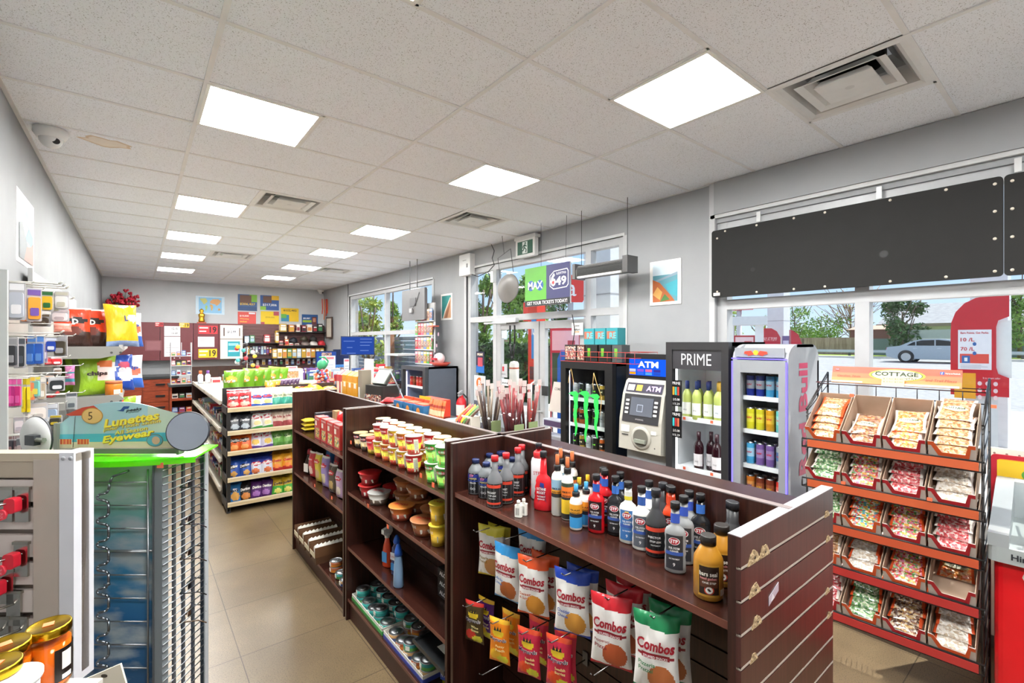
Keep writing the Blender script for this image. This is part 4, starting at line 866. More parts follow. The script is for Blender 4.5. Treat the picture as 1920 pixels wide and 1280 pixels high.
def stp(col, dark, neckc, capc='1c1c1e@.35', yellow=False):
    k = col
    prof = [(.026, 0), (.029, .004), (.029, .03), (.0275, .045), (.0295, .055), (.0275, .066), (.0295, .077), (.0275, .088), (.029, .1), (.0285, .112), (.024, .122), (.014, .130), (.0115, .135), (.0115, .178)]
    bands = [(.012, .108, .0305, .85, dark), (.052, .062, .0312, .85, '3a5aa8'), (.138, .165, .0125, 3.1, neckc)]
    if yellow: bands += [(.08, .105, .0312, .2, 'e8c832'), (.138, .150, .0128, 3.1, 'e6d23a')]
    t = mk_bottle('additive_bottle', '', prof, (.0135, .178, .197), capc, k, .68, 24, bands, [('FUEL SYSTEM', 0, .072, .006, 'f0f0f0', .03, .032), ('CLEANER', 0, .064, .005, 'f0f0f0', .024, .032), ('GAS TREATMENT', 0, .042, .004, 'e8e8e8', .03, .032), ('9', 0, .026, .010, 'e8e8e8', None, .032)])
    m = MB(); wr = cylwrap(.0322, 0, .68)
    for r_, kk, q in ((1, 'f4f4f4', 0), (.86, 'b3182a', .0005)):
        m.add([cylwrap(.0322+q, 0, .68)((.016*r_*math.cos(2*PI*i/20), 0, .092+.0105*r_*math.sin(2*PI*i/20))) for i in range(20)], [tuple(range(20))], kk)
    m.text('STP', (0, 0, .092), (1, 0, 0), (0, 0, 1), .010, 'ffffff', .021, .03, fn=cylwrap(.0335, 0, .68)); m.build('emblem', t)
    return t
def cone(body, lab, capc, txt, neck=None):
    prof = [(.028, 0), (.031, .003), (.031, .095), (.030, .1), (.0295, .108), (.014, .138), (.0125, .142), (.0125, .180)]
    t = mk_bottle('additive_bottle', '', prof, (.0145, .178, .2), capc, body, 1, 24, [(.006, .094, .0316, 2.6, lab), (.078, .090, .0320, 1.2, 'd8452e'), (.014, .022, .0320, 1.2, 'd8452e')],
                  [(txt, -.004, .060, .008, 'e8e8e8', .04, .0325), ('STOP LEAK', 0, .048, .006, 'e8e8e8', .036, .0325), ('TRAITEMENT', 0, .037, .004, 'c8c8c8', .03, .0325)])
    return t
def radi():
    prof = [(.030, 0), (.033, .003), (.033, .095), (.031, .1), (.018, .12), (.014, .124), (.014, .13)]
    return mk_bottle('additive_bottle', '', prof, (.0165, .128, .145), '1c2a5a@.35', '73777a@.35', 1, 24, [(.006, .09, .0336, 2.8, '17181c@.35'), (.064, .086, .034, 1.0, '28358c'), (.056, .060, .0342, 1.0, '2f4aa8')],
                     [('STP', -.006, .080, .010, 'f08a9a', .02, .0346), ('RADIATOR', 0, .068, .006, 'e8d83a', .036, .0346), ('SEALER', 0, .050, .006, 'e8e8e8', .03, .0346), ('OO', 0, .025, .010, 'cfd2d6', .024, .0346)])
def octane():
    t = thing('octane_bottle', '', 'bottle')
    m = MB(); k = 'd0202a@.25'
    m.lathe([(.036, 0), (.039, .004), (.038, .03), (.034, .05), (.036, .06), (.032, .075), (.034, .085), (.030, .10), (.031, .11), (.026, .125), (.015, .135), (.014, .14), (.011, .205)], k, seg=28, sy=.62)
    for s_, x, z, h, w in (('OCTANE', -.004, .084, .010, .04), ('BOOST', -.004, .070, .010, .036), ('TRAITEMENT', -.004, .055, .005, .036), ('ESSENCE', -.004, .045, .005, .03)): m.text(s_, (x, 0, z), (1, 0, 0), (0, 0, 1), h, 'f2f2f2', w, .02, .1, fn=cylwrap(.0385, 0, .64))
    m.add([cylwrap(.0385, 0, .62)(q) for q in ((-.02, 0, .012), (.022, 0, .012), (.008, 0, .108), (-.008, 0, .108))], [(0, 1, 2, 3)], '9c1c3c@.3')
    m.add([cylwrap(.0388, 0, .62)(q) for q in ((-.008, 0, .095), (.008, 0, .085), (.008, 0, .105), (-.006, 0, .11))], [(0, 1, 2, 3)], '2a3a8c@.3')
    m.build('body', t); MB().lathe([(.014, .203), (.014, .224), (.012, .226)], '1a1c22@.35', seg=20).build('cap', t); return t
def spray(h, w, lab, top, trig, txt):
    t = thing('spray_bottle', '', 'bottle'); r = w/2
    m = MB().lathe([(r*.92, 0), (r, .003), (r, h*.60), (r*.85, h*.66), (r*.5, h*.70), (r*.5, h*.72)], 'ece9e0@.35', seg=24)
    n = 14
    for (a, b, kk) in lab:
        for i in range(n):
            a0, a1 = -1.9+3.8*i/n, -1.9+3.8*(i+1)/n; rr = r*1.015; m.add([(rr*math.sin(a0), -rr*math.cos(a0), a*h), (rr*math.sin(a1), -rr*math.cos(a1), a*h), (rr*math.sin(a1), -rr*math.cos(a1), b*h), (rr*math.sin(a0), -rr*math.cos(a0), b*h)], [(0, 1, 2, 3)], kk)
    m.text(txt[0], (0, 0, h*.44), (1, 0, 0), (0, 0, 1), h*.03, '14161a', w*.85, .03, fn=cylwrap(r*1.03)).text(txt[1], (0, 0, h*.38), (1, 0, 0), (0, 0, 1), h*.03, '14161a' if trig[0] != 'y' else 'f4f4f4', w*.85, .03, fn=cylwrap(r*1.03))
    m.build('body', t)
    MB().lathe([(r*.62, h*.72), (r*.62, h*.80), (r*.5, h*.81)], '1b1b1d@.4', seg=20).build('collar', t)
    MB().lathe([(r*.34, h*.81), (r*.34, h*.86), (r*.34, h*.97), (r*.25, h*.975)], trig, seg=16).build('nozzle', t)
    MB().lathe([(r*.55, h*.805), (r*.5, h*.99), (r*.44, h)], 'clear_plastic', seg=20).build('overcap', t)
    return t
def capbottle(lab, txt):
    prof = [(.033, 0), (.036, .004), (.036, .095), (.034, .102), (.020, .128), (.0175, .131), (.0175, .136)]
    t = mk_bottle('sealant_bottle', '', prof, (.0195, .133, .156), '241f1c@.35', 'a8741e@.3', 1, 28, [(.012, .092, .0366, .75, 'b9892f'), (.018, .088, .0369, .68, '2b1c14@.3'), (.036, .060, .0372, .6, '5c3420@.3')],
                  [(txt[0], -.002, .070, .011, 'f0ece0', .044, .0376), (txt[1], -.002, .058, .008, 'e89a9a', .04, .0376), ('ONE STEP', 0, .048, .005, 'f0ece0', .034, .0376)])
    m = MB(); wr = cylwrap(.0372)
    m.add([wr((.012*math.cos(2*PI*i/16), 0, .030+.011*math.sin(2*PI*i/16))) for i in range(16)], [tuple(range(16))], 'd8482e')
    m.add([cylwrap(.0375)((.009*math.cos(2*PI*i/16), 0, .030+.0085*math.sin(2*PI*i/16))) for i in range(16)], [tuple(range(16))], 'f0ece4')
    for q in range(7): m.add([cylwrap(.0368)((.030+q*.003, 0, .014)), cylwrap(.0368)((.0315+q*.003, 0, .014)), cylwrap(.0368)((.0315+q*.003, 0, .030)), cylwrap(.0368)((.030+q*.003, 0, .030))], [(0, 1, 2, 3)], 'f4f2ec')
    m.build('emblem', t)
    return t
def tinyb():
    t = thing('dropper_bottle', '', 'bottle')
    m = MB().rbox(-.014, .014, -.009, .009, 0, .043, 'efeee6@.4', .006); m.lathe([(.009, .043), (.006, .048), (.006, .05)], 'efeee6@.4', seg=12)
    for q in range(3): m.box(-.008+.005*q, -.006+.005*q, -.0095, -.009, .008, .034, '4a4a48')
    m.build('body', t); MB().lathe([(.007, .05), (.0065, .06), (.003, .062)], 'f4f3ec@.4', seg=12).build('cap', t); return t
KB = {'rad': radi(), 'cone': cone('6f7174@.35', '1b1a1c@.35', 'd82a30@.35', 'HEAD GASKET'), 'oct': octane(),
      'arm1': spray(.232, .044, [(.02, .30, 'a9a7a2'), (.30, .36, '2b2b2b'), (.36, .42, 'e8a030'), (.42, .58, '8fb8d0')], 'x', 'f08048@.35', ('ARMOR ALL', 'PROTECTANT')),
      'arm2': spray(.232, .044, [(.02, .10, '2b2a28'), (.10, .32, 'f0c82e'), (.32, .36, '2b2b2b'), (.36, .52, 'ee7a24'), (.52, .58, '3a4a38')], 'x', 'f08048@.35', ('ARMOR ALL', 'ORIGINAL')),
      'sm1': spray(.158, .044, [(.05, .28, '3a9ad8'), (.28, .36, '1c2a3a'), (.36, .56, 'f0a82e')], 'x', '4ab0e0@.35', ('GLASS', 'CLEANER')),
      'sm2': spray(.158, .044, [(.05, .28, '2e6fa0'), (.28, .36, '1c1c1c'), (.36, .56, 'e8b83e')], 'x', 'f0c020@.35', ('CLEANING', 'SPRAY')),
      'red': stp('c8141e@.25', '2a1418@.3', '2f62c0'), 'black': stp('1c1d20@.25', '2a2b2f@.3', '3a72c8'), 'yel': stp('ecebe4@.3', '3c72b0@.3', 'e8e6dc', yellow=True),
      'white': stp('ecebe6@.3', '5a6068@.3', '3a62b0'), 'silver': stp('8d8f90@.35', '34353a@.3', '3a5ac0'), 'orange': stp('d8431c@.3', '2c1a18@.3', 'd8431c'),
      'dark': cone('3a3a3c@.35', '16171a@.3', '26262a@.35', 'INJECTOR'), 'gold': capbottle('x', ('bars seal', 'head gasket')), 'tiny': tinyb(), 'can': None}
sc_ = thing('spray_can', '', 'can'); MB().lathe([(.030, 0), (.032, .004), (.032, .15), (.028, .165), (.012, .172)], 'e6e6ea@.3', seg=24).text('STP', (0, 0, .11), (1, 0, 0), (0, 0, 1), .014, 'c02030', .03, fn=cylwrap(.0326)).build('body', sc_)
MB().lathe([(.022, .165), (.022, .19), (.018, .195)], 'd02a30@.35', seg=20).build('cap', sc_); KB['can'] = sc_
KP = {k: Proto(v) for k, v in KB.items()}; COUNT = {}
BD = {'rad': 'blue-capped radiator bottle', 'cone': 'grey long-necked bottle with red cap', 'oct': 'red octane bottle', 'arm1': 'white spray bottle with mountain label', 'arm2': 'orange and yellow labelled spray bottle',
      'sm1': 'small spray bottle with blue nozzle', 'sm2': 'small spray bottle with yellow nozzle', 'red': 'red fuel additive bottle', 'black': 'black fuel additive bottle', 'yel': 'white additive bottle with yellow neck label',
      'white': 'white additive bottle with blue neck label', 'silver': 'silver additive bottle with black cap', 'orange': 'orange-red additive bottle', 'dark': 'small black conical bottle', 'gold': 'gold sealant bottle', 'tiny': 'tiny white dropper bottle', 'can': 'white aerosol can with red cap'}
GZ = 1.1665
# (kind, u, v of the foot, word)
BL = [('rad', 892, 926, 'leftmost'), ('rad', 912, 934, 'second, half hidden'), ('rad', 917, 912, 'behind the leftmost'), ('rad', 938, 908, 'rear left'), ('rad', 962, 922, 'between red caps'), ('rad', 966, 900, 'rear right'),
      ('cone', 923, 953, 'nearest the front edge'), ('cone', 949, 944, 'second from front'), ('cone', 971, 930, 'third from front'), ('cone', 993, 918, 'farthest back'),
      ('can', 1010, 936, 'only'), ('oct', 1019, 958, 'in front'), ('oct', 1043, 925, 'behind the sprays'), ('tiny', 971, 973, 'on the left'), ('tiny', 982, 969, 'on the right'),
      ('arm1', 1045, 968, 'on the left'), ('arm2', 1064, 976, 'in the middle'), ('arm1', 1066, 946, 'behind, left'), ('arm2', 1085, 955, 'behind, right'),
      ('sm1', 1080, 995, 'left'), ('sm1', 1099, 989, 'right'), ('sm2', 1086, 978, 'rear left'), ('sm2', 1102, 971, 'rear right'),
      ('red', 1118, 1001, 'front of three'), ('red', 1134, 988, 'middle of three'), ('red', 1147, 976, 'back of three'), ('black', 1154, 1006, 'front'), ('black', 1170, 992, 'back'),
      ('yel', 1178, 1021, 'only'), ('white', 1203, 1034, 'front'), ('white', 1217, 1018, 'back'), ('dark', 1230, 1044, 'front'), ('dark', 1248, 1024, 'back'),
      ('orange', 1259, 1034, 'left of two'), ('orange', 1276, 1022, 'right of two'), ('silver', 1266, 1077, 'front of three'), ('silver', 1282, 1060, 'middle of three'), ('silver', 1296, 1044, 'back of three'),
      ('black', 1328, 1046, 'alone near the end panel'), ('gold', 1328, 1124, 'front'), ('gold', 1353, 1098, 'behind, by the end panel'), ('dark', 1376, 1080, 'behind the end panel edge'), ('dark', 1394, 1062, 'last beside the end panel')]
for k, u, v, wd in BL:
    p = P(u, v, Z=GZ); r = .03; d = Vector((p.x, p.y, 0)).normalized()*r*.8; p = p+d
    p.x = min(max(p.x, 1.115), 1.325); p.y = min(max(p.y, .575), 1.735)
    rz = -58*PI/180 if k in ('cone', 'rad', 'gold', 'dark', 'arm1', 'arm2', 'sm1', 'sm2', 'can', 'oct', 'tiny') else -66*PI/180
    KP[k].put((p.x, p.y, GZ), rz, '%s, %s, on the near brown shelf' % (BD[k], wd), 'bottles of car fluid on the brown shelf')
# ---------------------------------------------------------------- hooks and hanging snack bags
def spattern(base, items):
    # items: (kind, s, q, rs, rq, mat); s, q in 0..1 across and up
    def f(s_, q):
        k = base
        for it in items:
            if it[0] == 'b' and it[1] <= q < it[2]: k = it[3]
            elif it[0] == 'o' and ((s_-it[1])/it[3])**2+((q-it[2])/it[4])**2 < 1: k = it[5]
            elif it[0] == 'r' and it[1] <= s_ < it[3] and it[2] <= q < it[4]: k = it[5]
            elif it[0] == 'd' and q > it[1]+it[2]*s_: k = it[3]
        return k
    return f
def combo(top, food, name1, name2, txtc):
    m = pillow(.125, .215, .045, spattern('e9e6e2@.3f', [('b', .90, 2, top), ('b', 0, .045, top), ('d', .80, -.10, 'e9e6e2@.3f'), ('d', .86, -.05, top), ('o', .50, .50, .44, .036, '8f1a28@.3f'), ('o', .62, .22, .30, .17, food)]), 'c9c6c2@.3f', nx=40, ny=60, jit=len(top+name1))
    def wr(p): a = m.wrap(p); return (a[0], a[1]-.002, a[2])
    m.text('Combos', (0, 0, .030), (1, 0, .0), (0, 0, 1), .030, 'a3182a', .108, .035, .15, fn=wr)
    m.text('STUFFED SNACKS', (0, 0, .000), (1, 0, 0), (0, 0, 1), .007, 'f2e8e8', .07, .02, fn=wr)
    m.text(name1, (-.025, 0, -.022), (1, 0, 0), (0, 0, 1), .011, txtc, .05, .02, fn=wr).text(name2, (-.028, 0, -.038), (1, 0, 0), (0, 0, 1), .011, txtc, .042, .02, fn=wr)
    return m
CB = {'yellow': ('d8c83a@.3f', 'b9824a@.4', 'Pizzeria', 'Pretzel', '8a6a1a'), 'sky': ('2f8fd0@.3f', 'b0602e@.4', 'Buffalo Blue', 'Cheese', '2a6ab0'), 'orange': ('e0521e@.3f', 'c8862e@.4', 'Sweet', '& Salty', 'b04a1a'), 'blue': ('1a3fa8@.3f', 'd0923a@.4', 'Cheddar', 'Cheese', '2a52b0'), 'red': ('c01c28@.3f', 'b5542e@.4', 'Pepperoni', 'Pizza', '8a2222'), 'green': ('1a7a4a@.3f', 'b5683a@.4', 'Pizzeria', 'Pretzel', '2a7a4a')}
CPr = {}
for k, a in CB.items():
    t = thing('snack_bag', '', 'snack bag'); combo(*a).build('bag', t); MB().cyl((0, -.002, .098), (0, .002, .098), .006, '2a1a16', 10).build('hang_hole', t); CPr[k] = Proto(t)
def mayn(c1, c2, txt):
    m = pillow(.095, .175, .03, spattern(c1, [('b', .9, 2, c2), ('o', .5, .70, .30, .09, 'e6c52e@.3f'), ('o', .35, .2, .3, .12, c2), ('o', .7, .12, .25, .09, 'd8d23a@.3f')]), c1, nx=18, ny=24, jit=len(c1+txt[0])+3)
    def wr(p): a = m.wrap(p); return (a[0], a[1]-.002, a[2])
    m.text('Maynards', (0, 0, .012), (1, 0, 0), (0, 0, 1), .020, 'f4f2ee', .082, .05, .1, fn=wr).text('Maynards', (0, 0, .012), (1, 0, 0), (0, 0, 1), .018, '2a1a4a', .078, .015, .1, fn=lambda p: (wr(p)[0], wr(p)[1]-.0012, wr(p)[2]))
    m.text(txt[0], (.012, 0, -.012), (1, 0, 0), (0, 0, 1), .010, 'f4e8a0', .04, .02, fn=wr).text(txt[1], (.012, 0, -.026), (1, 0, 0), (0, 0, 1), .010, 'f4e8a0', .04, .02, fn=wr)
    for q in (-1, 0, 1): m.add([wr((q*.012-.006, 0, .045)), wr((q*.012+.006, 0, .045)), wr((q*.014, 0, .062))], [(0, 1, 2)], '1c1a1a')
    return m
MY = {'purple': ('4a3a1e@.3f', 'c8302a@.3f', ('Wine', 'Gums')), 'multi': ('5a2a7a@.3f', 'e0b02e@.3f', ('Sour', 'Kids')), 'orange': ('f08a1e@.3f', 'f0b82e@.3f', ('Fuzzy', 'Peach')), 'red': ('d02a4a@.3f', 'e8502a@.3f', ('Swedish', 'Berries'))}
for k, a in MY.items():
    t = thing('gummy_bag', '', 'candy bag'); mayn(*a).build('bag', t); MB().cyl((0, -.002, .079), (0, .002, .079), .005, '2a1a16', 10).build('hang_hole', t); CPr['m'+k] = Proto(t)
def wallhook(y, z, x1, n_):
    t = thing('wire_hook', n_, 'hook', (GXS-.02, y, z), 0, 'wire hooks on the slatted back')
    MB().tube([(0, 0, 0), (x1-GXS+.03, 0, 0), (x1-GXS+.015, 0, .012)], .0022, '8d8a88@.25m').build('arm', t)
    MB().box(-.004, .0, -.012, .012, -.02, .03, '6b6866@.3').build('plate', t)
# (kind, u, v centre, X, hook?)
HG = [('yellow', 921, 1032, 1.16, 1, 'top left'), ('yellow', 936, 1030, 1.22, 0, 'behind top left'), ('sky', 951, 1072, 1.12, 0, 'second, hanging lower'), ('sky', 998, 1040, 1.22, 1, 'behind the orange one'), ('orange', 1000, 1098, 1.12, 1, 'front'), ('orange', 1022, 1090, 1.19, 0, 'behind'),
      ('blue', 1073, 1128, 1.12, 1, 'front'), ('blue', 1092, 1120, 1.19, 0, 'behind'), ('red', 1146, 1182, 1.10, 1, 'front'), ('red', 1170, 1160, 1.18, 0, 'middle'), ('red', 1188, 1140, 1.26, 0, 'rear'), ('green', 1231, 1222, 1.10, 1, 'front'), ('green', 1256, 1202, 1.19, 0, 'rear')]
FD = {'yellow': 'white bag with yellow top', 'sky': 'white bag with light blue top', 'orange': 'white bag with orange top', 'blue': 'white bag with dark blue top', 'red': 'white bag with red top and pizza picture', 'green': 'white bag with green top'}
for k, u, v, X, hk, wd in HG:
    p = P(u, v, X=X); CPr[k].put((X, p.y, p.z), rot=(0, 0, RX+(.45 if hk else .25)), label='%s of snacks, %s, hanging under near shelf' % (FD[k], wd), group='hanging stuffed snack bags')
    if hk: wallhook(p.y, p.z+.097, 1.075, 'wire hook carrying the %s snack bags' % FD[k].split('with ')[1])
HM = [('mpurple', 890, 1165, 1.13, 1, 'leftmost'), ('mmulti', 912, 1158, 1.19, 0, 'behind the leftmost'), ('morange', 937, 1200, 1.12, 1, 'front'), ('morange', 958, 1185, 1.19, 0, 'behind'), ('mred', 992, 1222, 1.12, 1, 'left front'), ('mred', 1010, 1200, 1.20, 0, 'left rear'), ('mred', 1048, 1240, 1.12, 1, 'right front'), ('mred', 1060, 1225, 1.17, 0, 'right rear')]
for k, u, v, X, hk, wd in HM:
    p = P(u, v, X=X); CPr[k].put((X, p.y, p.z), rot=(0, 0, RX+(.4 if hk else .2)), label='%s gummy candy bag, %s, on the lower hooks' % ({'p': 'dark fruit', 'm': 'purple', 'o': 'orange', 'r': 'pinkish red'}[k[1]], wd), group='hanging gummy bags')
    if hk: wallhook(p.y, p.z+.078, 1.075, 'lower wire hook carrying the %s gummy bag' % wd)
for i, (u, v) in enumerate(((910, 1262), (1010, 1290), (1120, 1262), (1180, 1300))):
    p = P(u, v, X=1.1); wallhook(p.y, p.z, 1.075, 'empty wire hook low on the near bay, %s' % ['leftmost', 'second', 'third', 'rightmost'][i])
# ---------------------------------------------------------------- noodle cups
def cup(c1, c2, c3, lid, txt='MR. NOODLES'):
    t = thing('noodle_cup', '', 'cup'); m = MB()
    m.lathe([(.032, 0, c3), (.036, .028, c3), (.036, .028, c2), (.040, .058, c2), (.040, .058, c1), (.044, .088, c1), (.046, .092, c1), (.046, .095, c1)], c1, seg=28)
    def wr(r0): 
        def f(p): r = .0325+.0127*(p[2]/.09)+r0; return (r*math.sin(p[0]/r), -r*math.cos(p[0]/r), p[2])
        return f
    for q, r_ in (('c8202a', 1), ('f4f0e8', .0)):
        if r_: m.add([wr(.001)((.026*math.cos(2*PI*i/18), 0, .074+.010*math.sin(2*PI*i/18))) for i in range(18)], [tuple(range(18))], q)
    m.text(txt, (0, 0, .074), (1, 0, 0), (0, 0, 1), .009, 'ffffff', .044, .03, fn=wr(.002))
    m.text('Chicken', (-.002, 0, .056), (1, 0, 0), (0, 0, 1), .007, '1c1c1c', .03, fn=wr(.001))
    m.add([wr(.0012)(q) for q in ((-.018, 0, .01), (.018, 0, .01), (.018, 0, .045), (-.018, 0, .045))], [(0, 1, 2, 3)], 'mix_noodle')
    m.add([wr(.0012)(q) for q in ((.03, 0, .008), (.055, 0, .008), (.055, 0, .082), (.03, 0, .082))], [(0, 1, 2, 3)], 'efe9dc')
    for q in range(7): m.add([wr(.0018)(a) for a in ((.033, 0, .02+.008*q), (.052, 0, .02+.008*q), (.052, 0, .022+.008*q), (.033, 0, .022+.008*q))], [(0, 1, 2, 3)], '8a8478')
    m.build('cup_body', t)
    MB().lathe([(.0465, .093), (.0475, .095), (.0465, .097), (.044, .0965), (0, .0965)], lid, seg=32).build('lid', t)
    return Proto(t)
CU = {'y': cup('d0ac1e', 'cdbb22', 'a8301c', 'd2cdc6@.3'), 'r': cup('b01c22', 'cdbb22', 'a8301c', 'd2cec8@.3'), 'g': cup('3fa03a', '8cc83a', '5aae3a', 'e4ecd8@.3'), 'k': cup('2a2a2e', 'c8b48a', '3a2e28', 'c9b083@.35', 'CUP NOODLE'), 'o': cup('c8741e', 'cdbb22', 'd8602a', 'ecc79a@.3'), 'R': cup('d02228', 'c81e24', 'b89a2a', 'd83a34@.3')}
CD = {'y': 'yellow', 'r': 'red and yellow', 'g': 'green', 'k': 'black and tan', 'o': 'orange', 'R': 'bright red'}
zc = 1.1315
rows = [('front', 1.145, ['k', 'k', 'R', 'y', 'o', 'y', 'y', 'r', None, 'g', 'g'], [None, None, None, 'r', 'r', 'y', 'o', 'r', None, 'g', 'g']),
        ('middle', 1.245, ['o', 'k', 'y', 'y', 'y', 'o', 'y', 'y', 'g', 'g', 'g'], [None, 'k', 'r', 'o', 'o', 'y', 'y', 'r', 'o', 'g', 'g']), ]
for rn, X, lo, up in rows:
    for lv, arr in (('lower', lo), ('upper', up)):
        for c, k in enumerate(arr):
            if not k: continue
            y = 3.02-.1075*c-(.02 if rn == 'middle' else 0)
            if y < 1.87: continue
            CU[k].put((X, y, zc+(.0975 if lv == 'upper' else 0)), RX+.5+random.uniform(-.3, .3), '%s noodle cup, %s row, %s layer, %s from the far end' % (CD[k], rn, lv, ORD[c]), 'noodle cups on the middle bay')
# bowls on the second shelf
def bowl(c1, c2, lid, r=.07, h=.075, txt='BOWL'):
    t = thing('noodle_bowl', '', 'bowl'); m = MB()
    m.lathe([(r*.72, 0, c2), (r*.80, h*.45, c2), (r*.80, h*.45, c1), (r*.95, h*.93, c1), (r, h*.95, c1)], c1, seg=32)
    def f(p): a = r*(.72+.24*p[2]/h)+.0015; return (a*math.sin(p[0]/a), -a*math.cos(p[0]/a), p[2])
    m.text('MR. NOODLES', (-.03, 0, h*.66), (1, 0, 0), (0, 0, 1), .014, 'e8e0d8', .06, .02, fn=f)
    m.add([f(q) for q in ((.02, 0, h*.2), (.07, 0, h*.2), (.07, 0, h*.5), (.02, 0, h*.5))], [(0, 1, 2, 3)], 'ece6da'); m.add([f(q) for q in ((-.05, 0, h*.12), (-.015, 0, h*.12), (-.015, 0, h*.5), (-.05, 0, h*.5))], [(0, 1, 2, 3)], 'mix_noodle')
    m.build('bowl_body', t)
    m = MB().lathe([(r*1.0, h*.93), (r*1.04, h*.95), (r*1.04, h*.98), (r*.98, h), (0, h*1.005)], lid, seg=36)
    m.text(txt, (0, 0, h*1.02), (1, .25, 0), (-.25, 1, 0), r*.32, 'c8302a', r*1.2, .03, .2); m.build('lid', t); return Proto(t)
BW = {'o': bowl('c8641e', 'a0442a', 'e08a3a@.35'), 'R': bowl('b51c20', '8f1418', 'c8282a@.35', txt='HOT'), 'w': bowl('a8622e', '8a4a2a', 'b9764a@.35'), 'c': bowl('d8d4cc', '5a4a3c', 'clear_plastic'), 'y': bowl('e0b42a', 'c8a02a', 'd8c23a@.3', .045, .10, 'CUP')}
zb = .8415
bl = [('R', 1.16, 2.90, 0, 'lower red one at the left end'), ('R', 1.16, 2.90, 1, 'upper red one at the left end'), ('c', 1.15, 2.73, 0, 'clear-lidded one beside the red pair'), ('R', 1.27, 2.78, 0, 'red one at the back'), ('w', 1.27, 2.62, 0, 'brown one at the back left, lower'), ('w', 1.27, 2.62, 1, 'brown one at the back left, upper'),
      ('w', 1.27, 2.45, 0, 'brown one at the back, third from the left'), ('w', 1.27, 2.45, 1, 'brown one at the back with lid tilted light'), ('o', 1.15, 2.42, 0, 'big orange-lidded one in front'), ('w', 1.27, 2.28, 0, 'brown one behind the big orange lid'), ('w', 1.26, 2.11, 0, 'brown one near the right end, lower'), ('w', 1.26, 2.11, 1, 'brown one near the right end, upper'), ('w', 1.15, 2.16, 0, 'brown one in front near the right end'), ('y', 1.14, 2.0, 0, 'narrow yellow one at the right end'), ('y', 1.14, 2.0, 1, 'narrow yellow one stacked at the right end')]
for k, x, y, lv, wd in bl: BW[k].put((x, y, zb+lv*(.078 if k != 'y' else .103)), RX+.4+random.uniform(-.3, .3), 'noodle bowl, %s' % wd, 'noodle bowls on the second shelf')
# cleaners on the third shelf
z3 = .4815
t = thing('trigger_cleaner', 'orange trigger spray bottle with white head on the third middle shelf', 'bottle', (1.17, 2.66, z3), RX+.3)
MB().lathe([(.033, 0), (.036, .005), (.035, .08), (.028, .12), (.016, .16), (.014, .18)], 'd8431e@.25', seg=24, sy=.6).box(-.02, .02, -.0235, -.021, .03, .09, '4a9ad8').build('body', t)
MB().prism([(-.035, .20), (-.035, .225), (.03, .235), (.035, .20), (.015, .18), (-.01, .18)], -.011, .011, 'e8e6e2@.3', 'x').cyl((0, 0, .17), (0, 0, .20), .015, 'e8e6e2@.3', 14).build('trigger_head', t)
t = thing('bathroom_cleaner', 'dark blue cleaner bottle with blue cap beside the orange spray', 'bottle', (1.17, 2.53, z3), RX+.3)
MB().lathe([(.034, 0), (.038, .005), (.038, .12), (.032, .15), (.018, .175), (.015, .185)], '1c2f6a@.25', seg=24, sy=.62).box(-.024, .024, -.026, -.023, .09, .13, 'e9e9f2').text('Lysol', (0, -.027, .11), (1, 0, 0), (0, 0, 1), .02, 'c02838', .04).box(-.02, .02, -.026, -.023, .03, .07, '3a8ad0').build('body', t)
MB().lathe([(.018, .18), (.02, .19), (.014, .21), (.006, .225)], '2a62c8@.3', seg=20).build('cap', t)
t = thing('fabric_freshener', 'pale blue slim bottle with pointed blue cap at the shelf front', 'bottle', (1.12, 2.40, z3), RX+.3)
MB().lathe([(.027, 0), (.031, .006), (.029, .07), (.025, .13), (.022, .165), (.021, .17)], '7f9ec0@.3', seg=24, sy=.8).build('body', t); MB().lathe([(.022, .17), (.021, .19), (.012, .225), (.006, .232)], '2a62c8@.3', seg=20).build('cap', t)
for i in range(3):
    t = thing('foil_box', 'long black and red aluminium foil box, %s of the stack at right' % ['lowest', 'middle', 'topmost'][i], 'box', (1.27, 2.04, z3+.05*i), RX, 'foil boxes stacked at the right')
    m = MB().box(-.15, .15, -.025, .025, 0, .048, '1c1a1c@.4').box(.0, .15, -.0258, -.025, .002, .046, 'a82028@.4').text('ALCAN', (-.075, -.0265, .026), (1, 0, 0), (0, 0, 1), .022, 'f2f2f2', .11, .04).text('CARDINAL', (.075, -.0265, .024), (1, 0, 0), (0, 0, 1), .014, 'f2e8e8', .1, .02); m.build('box', t)
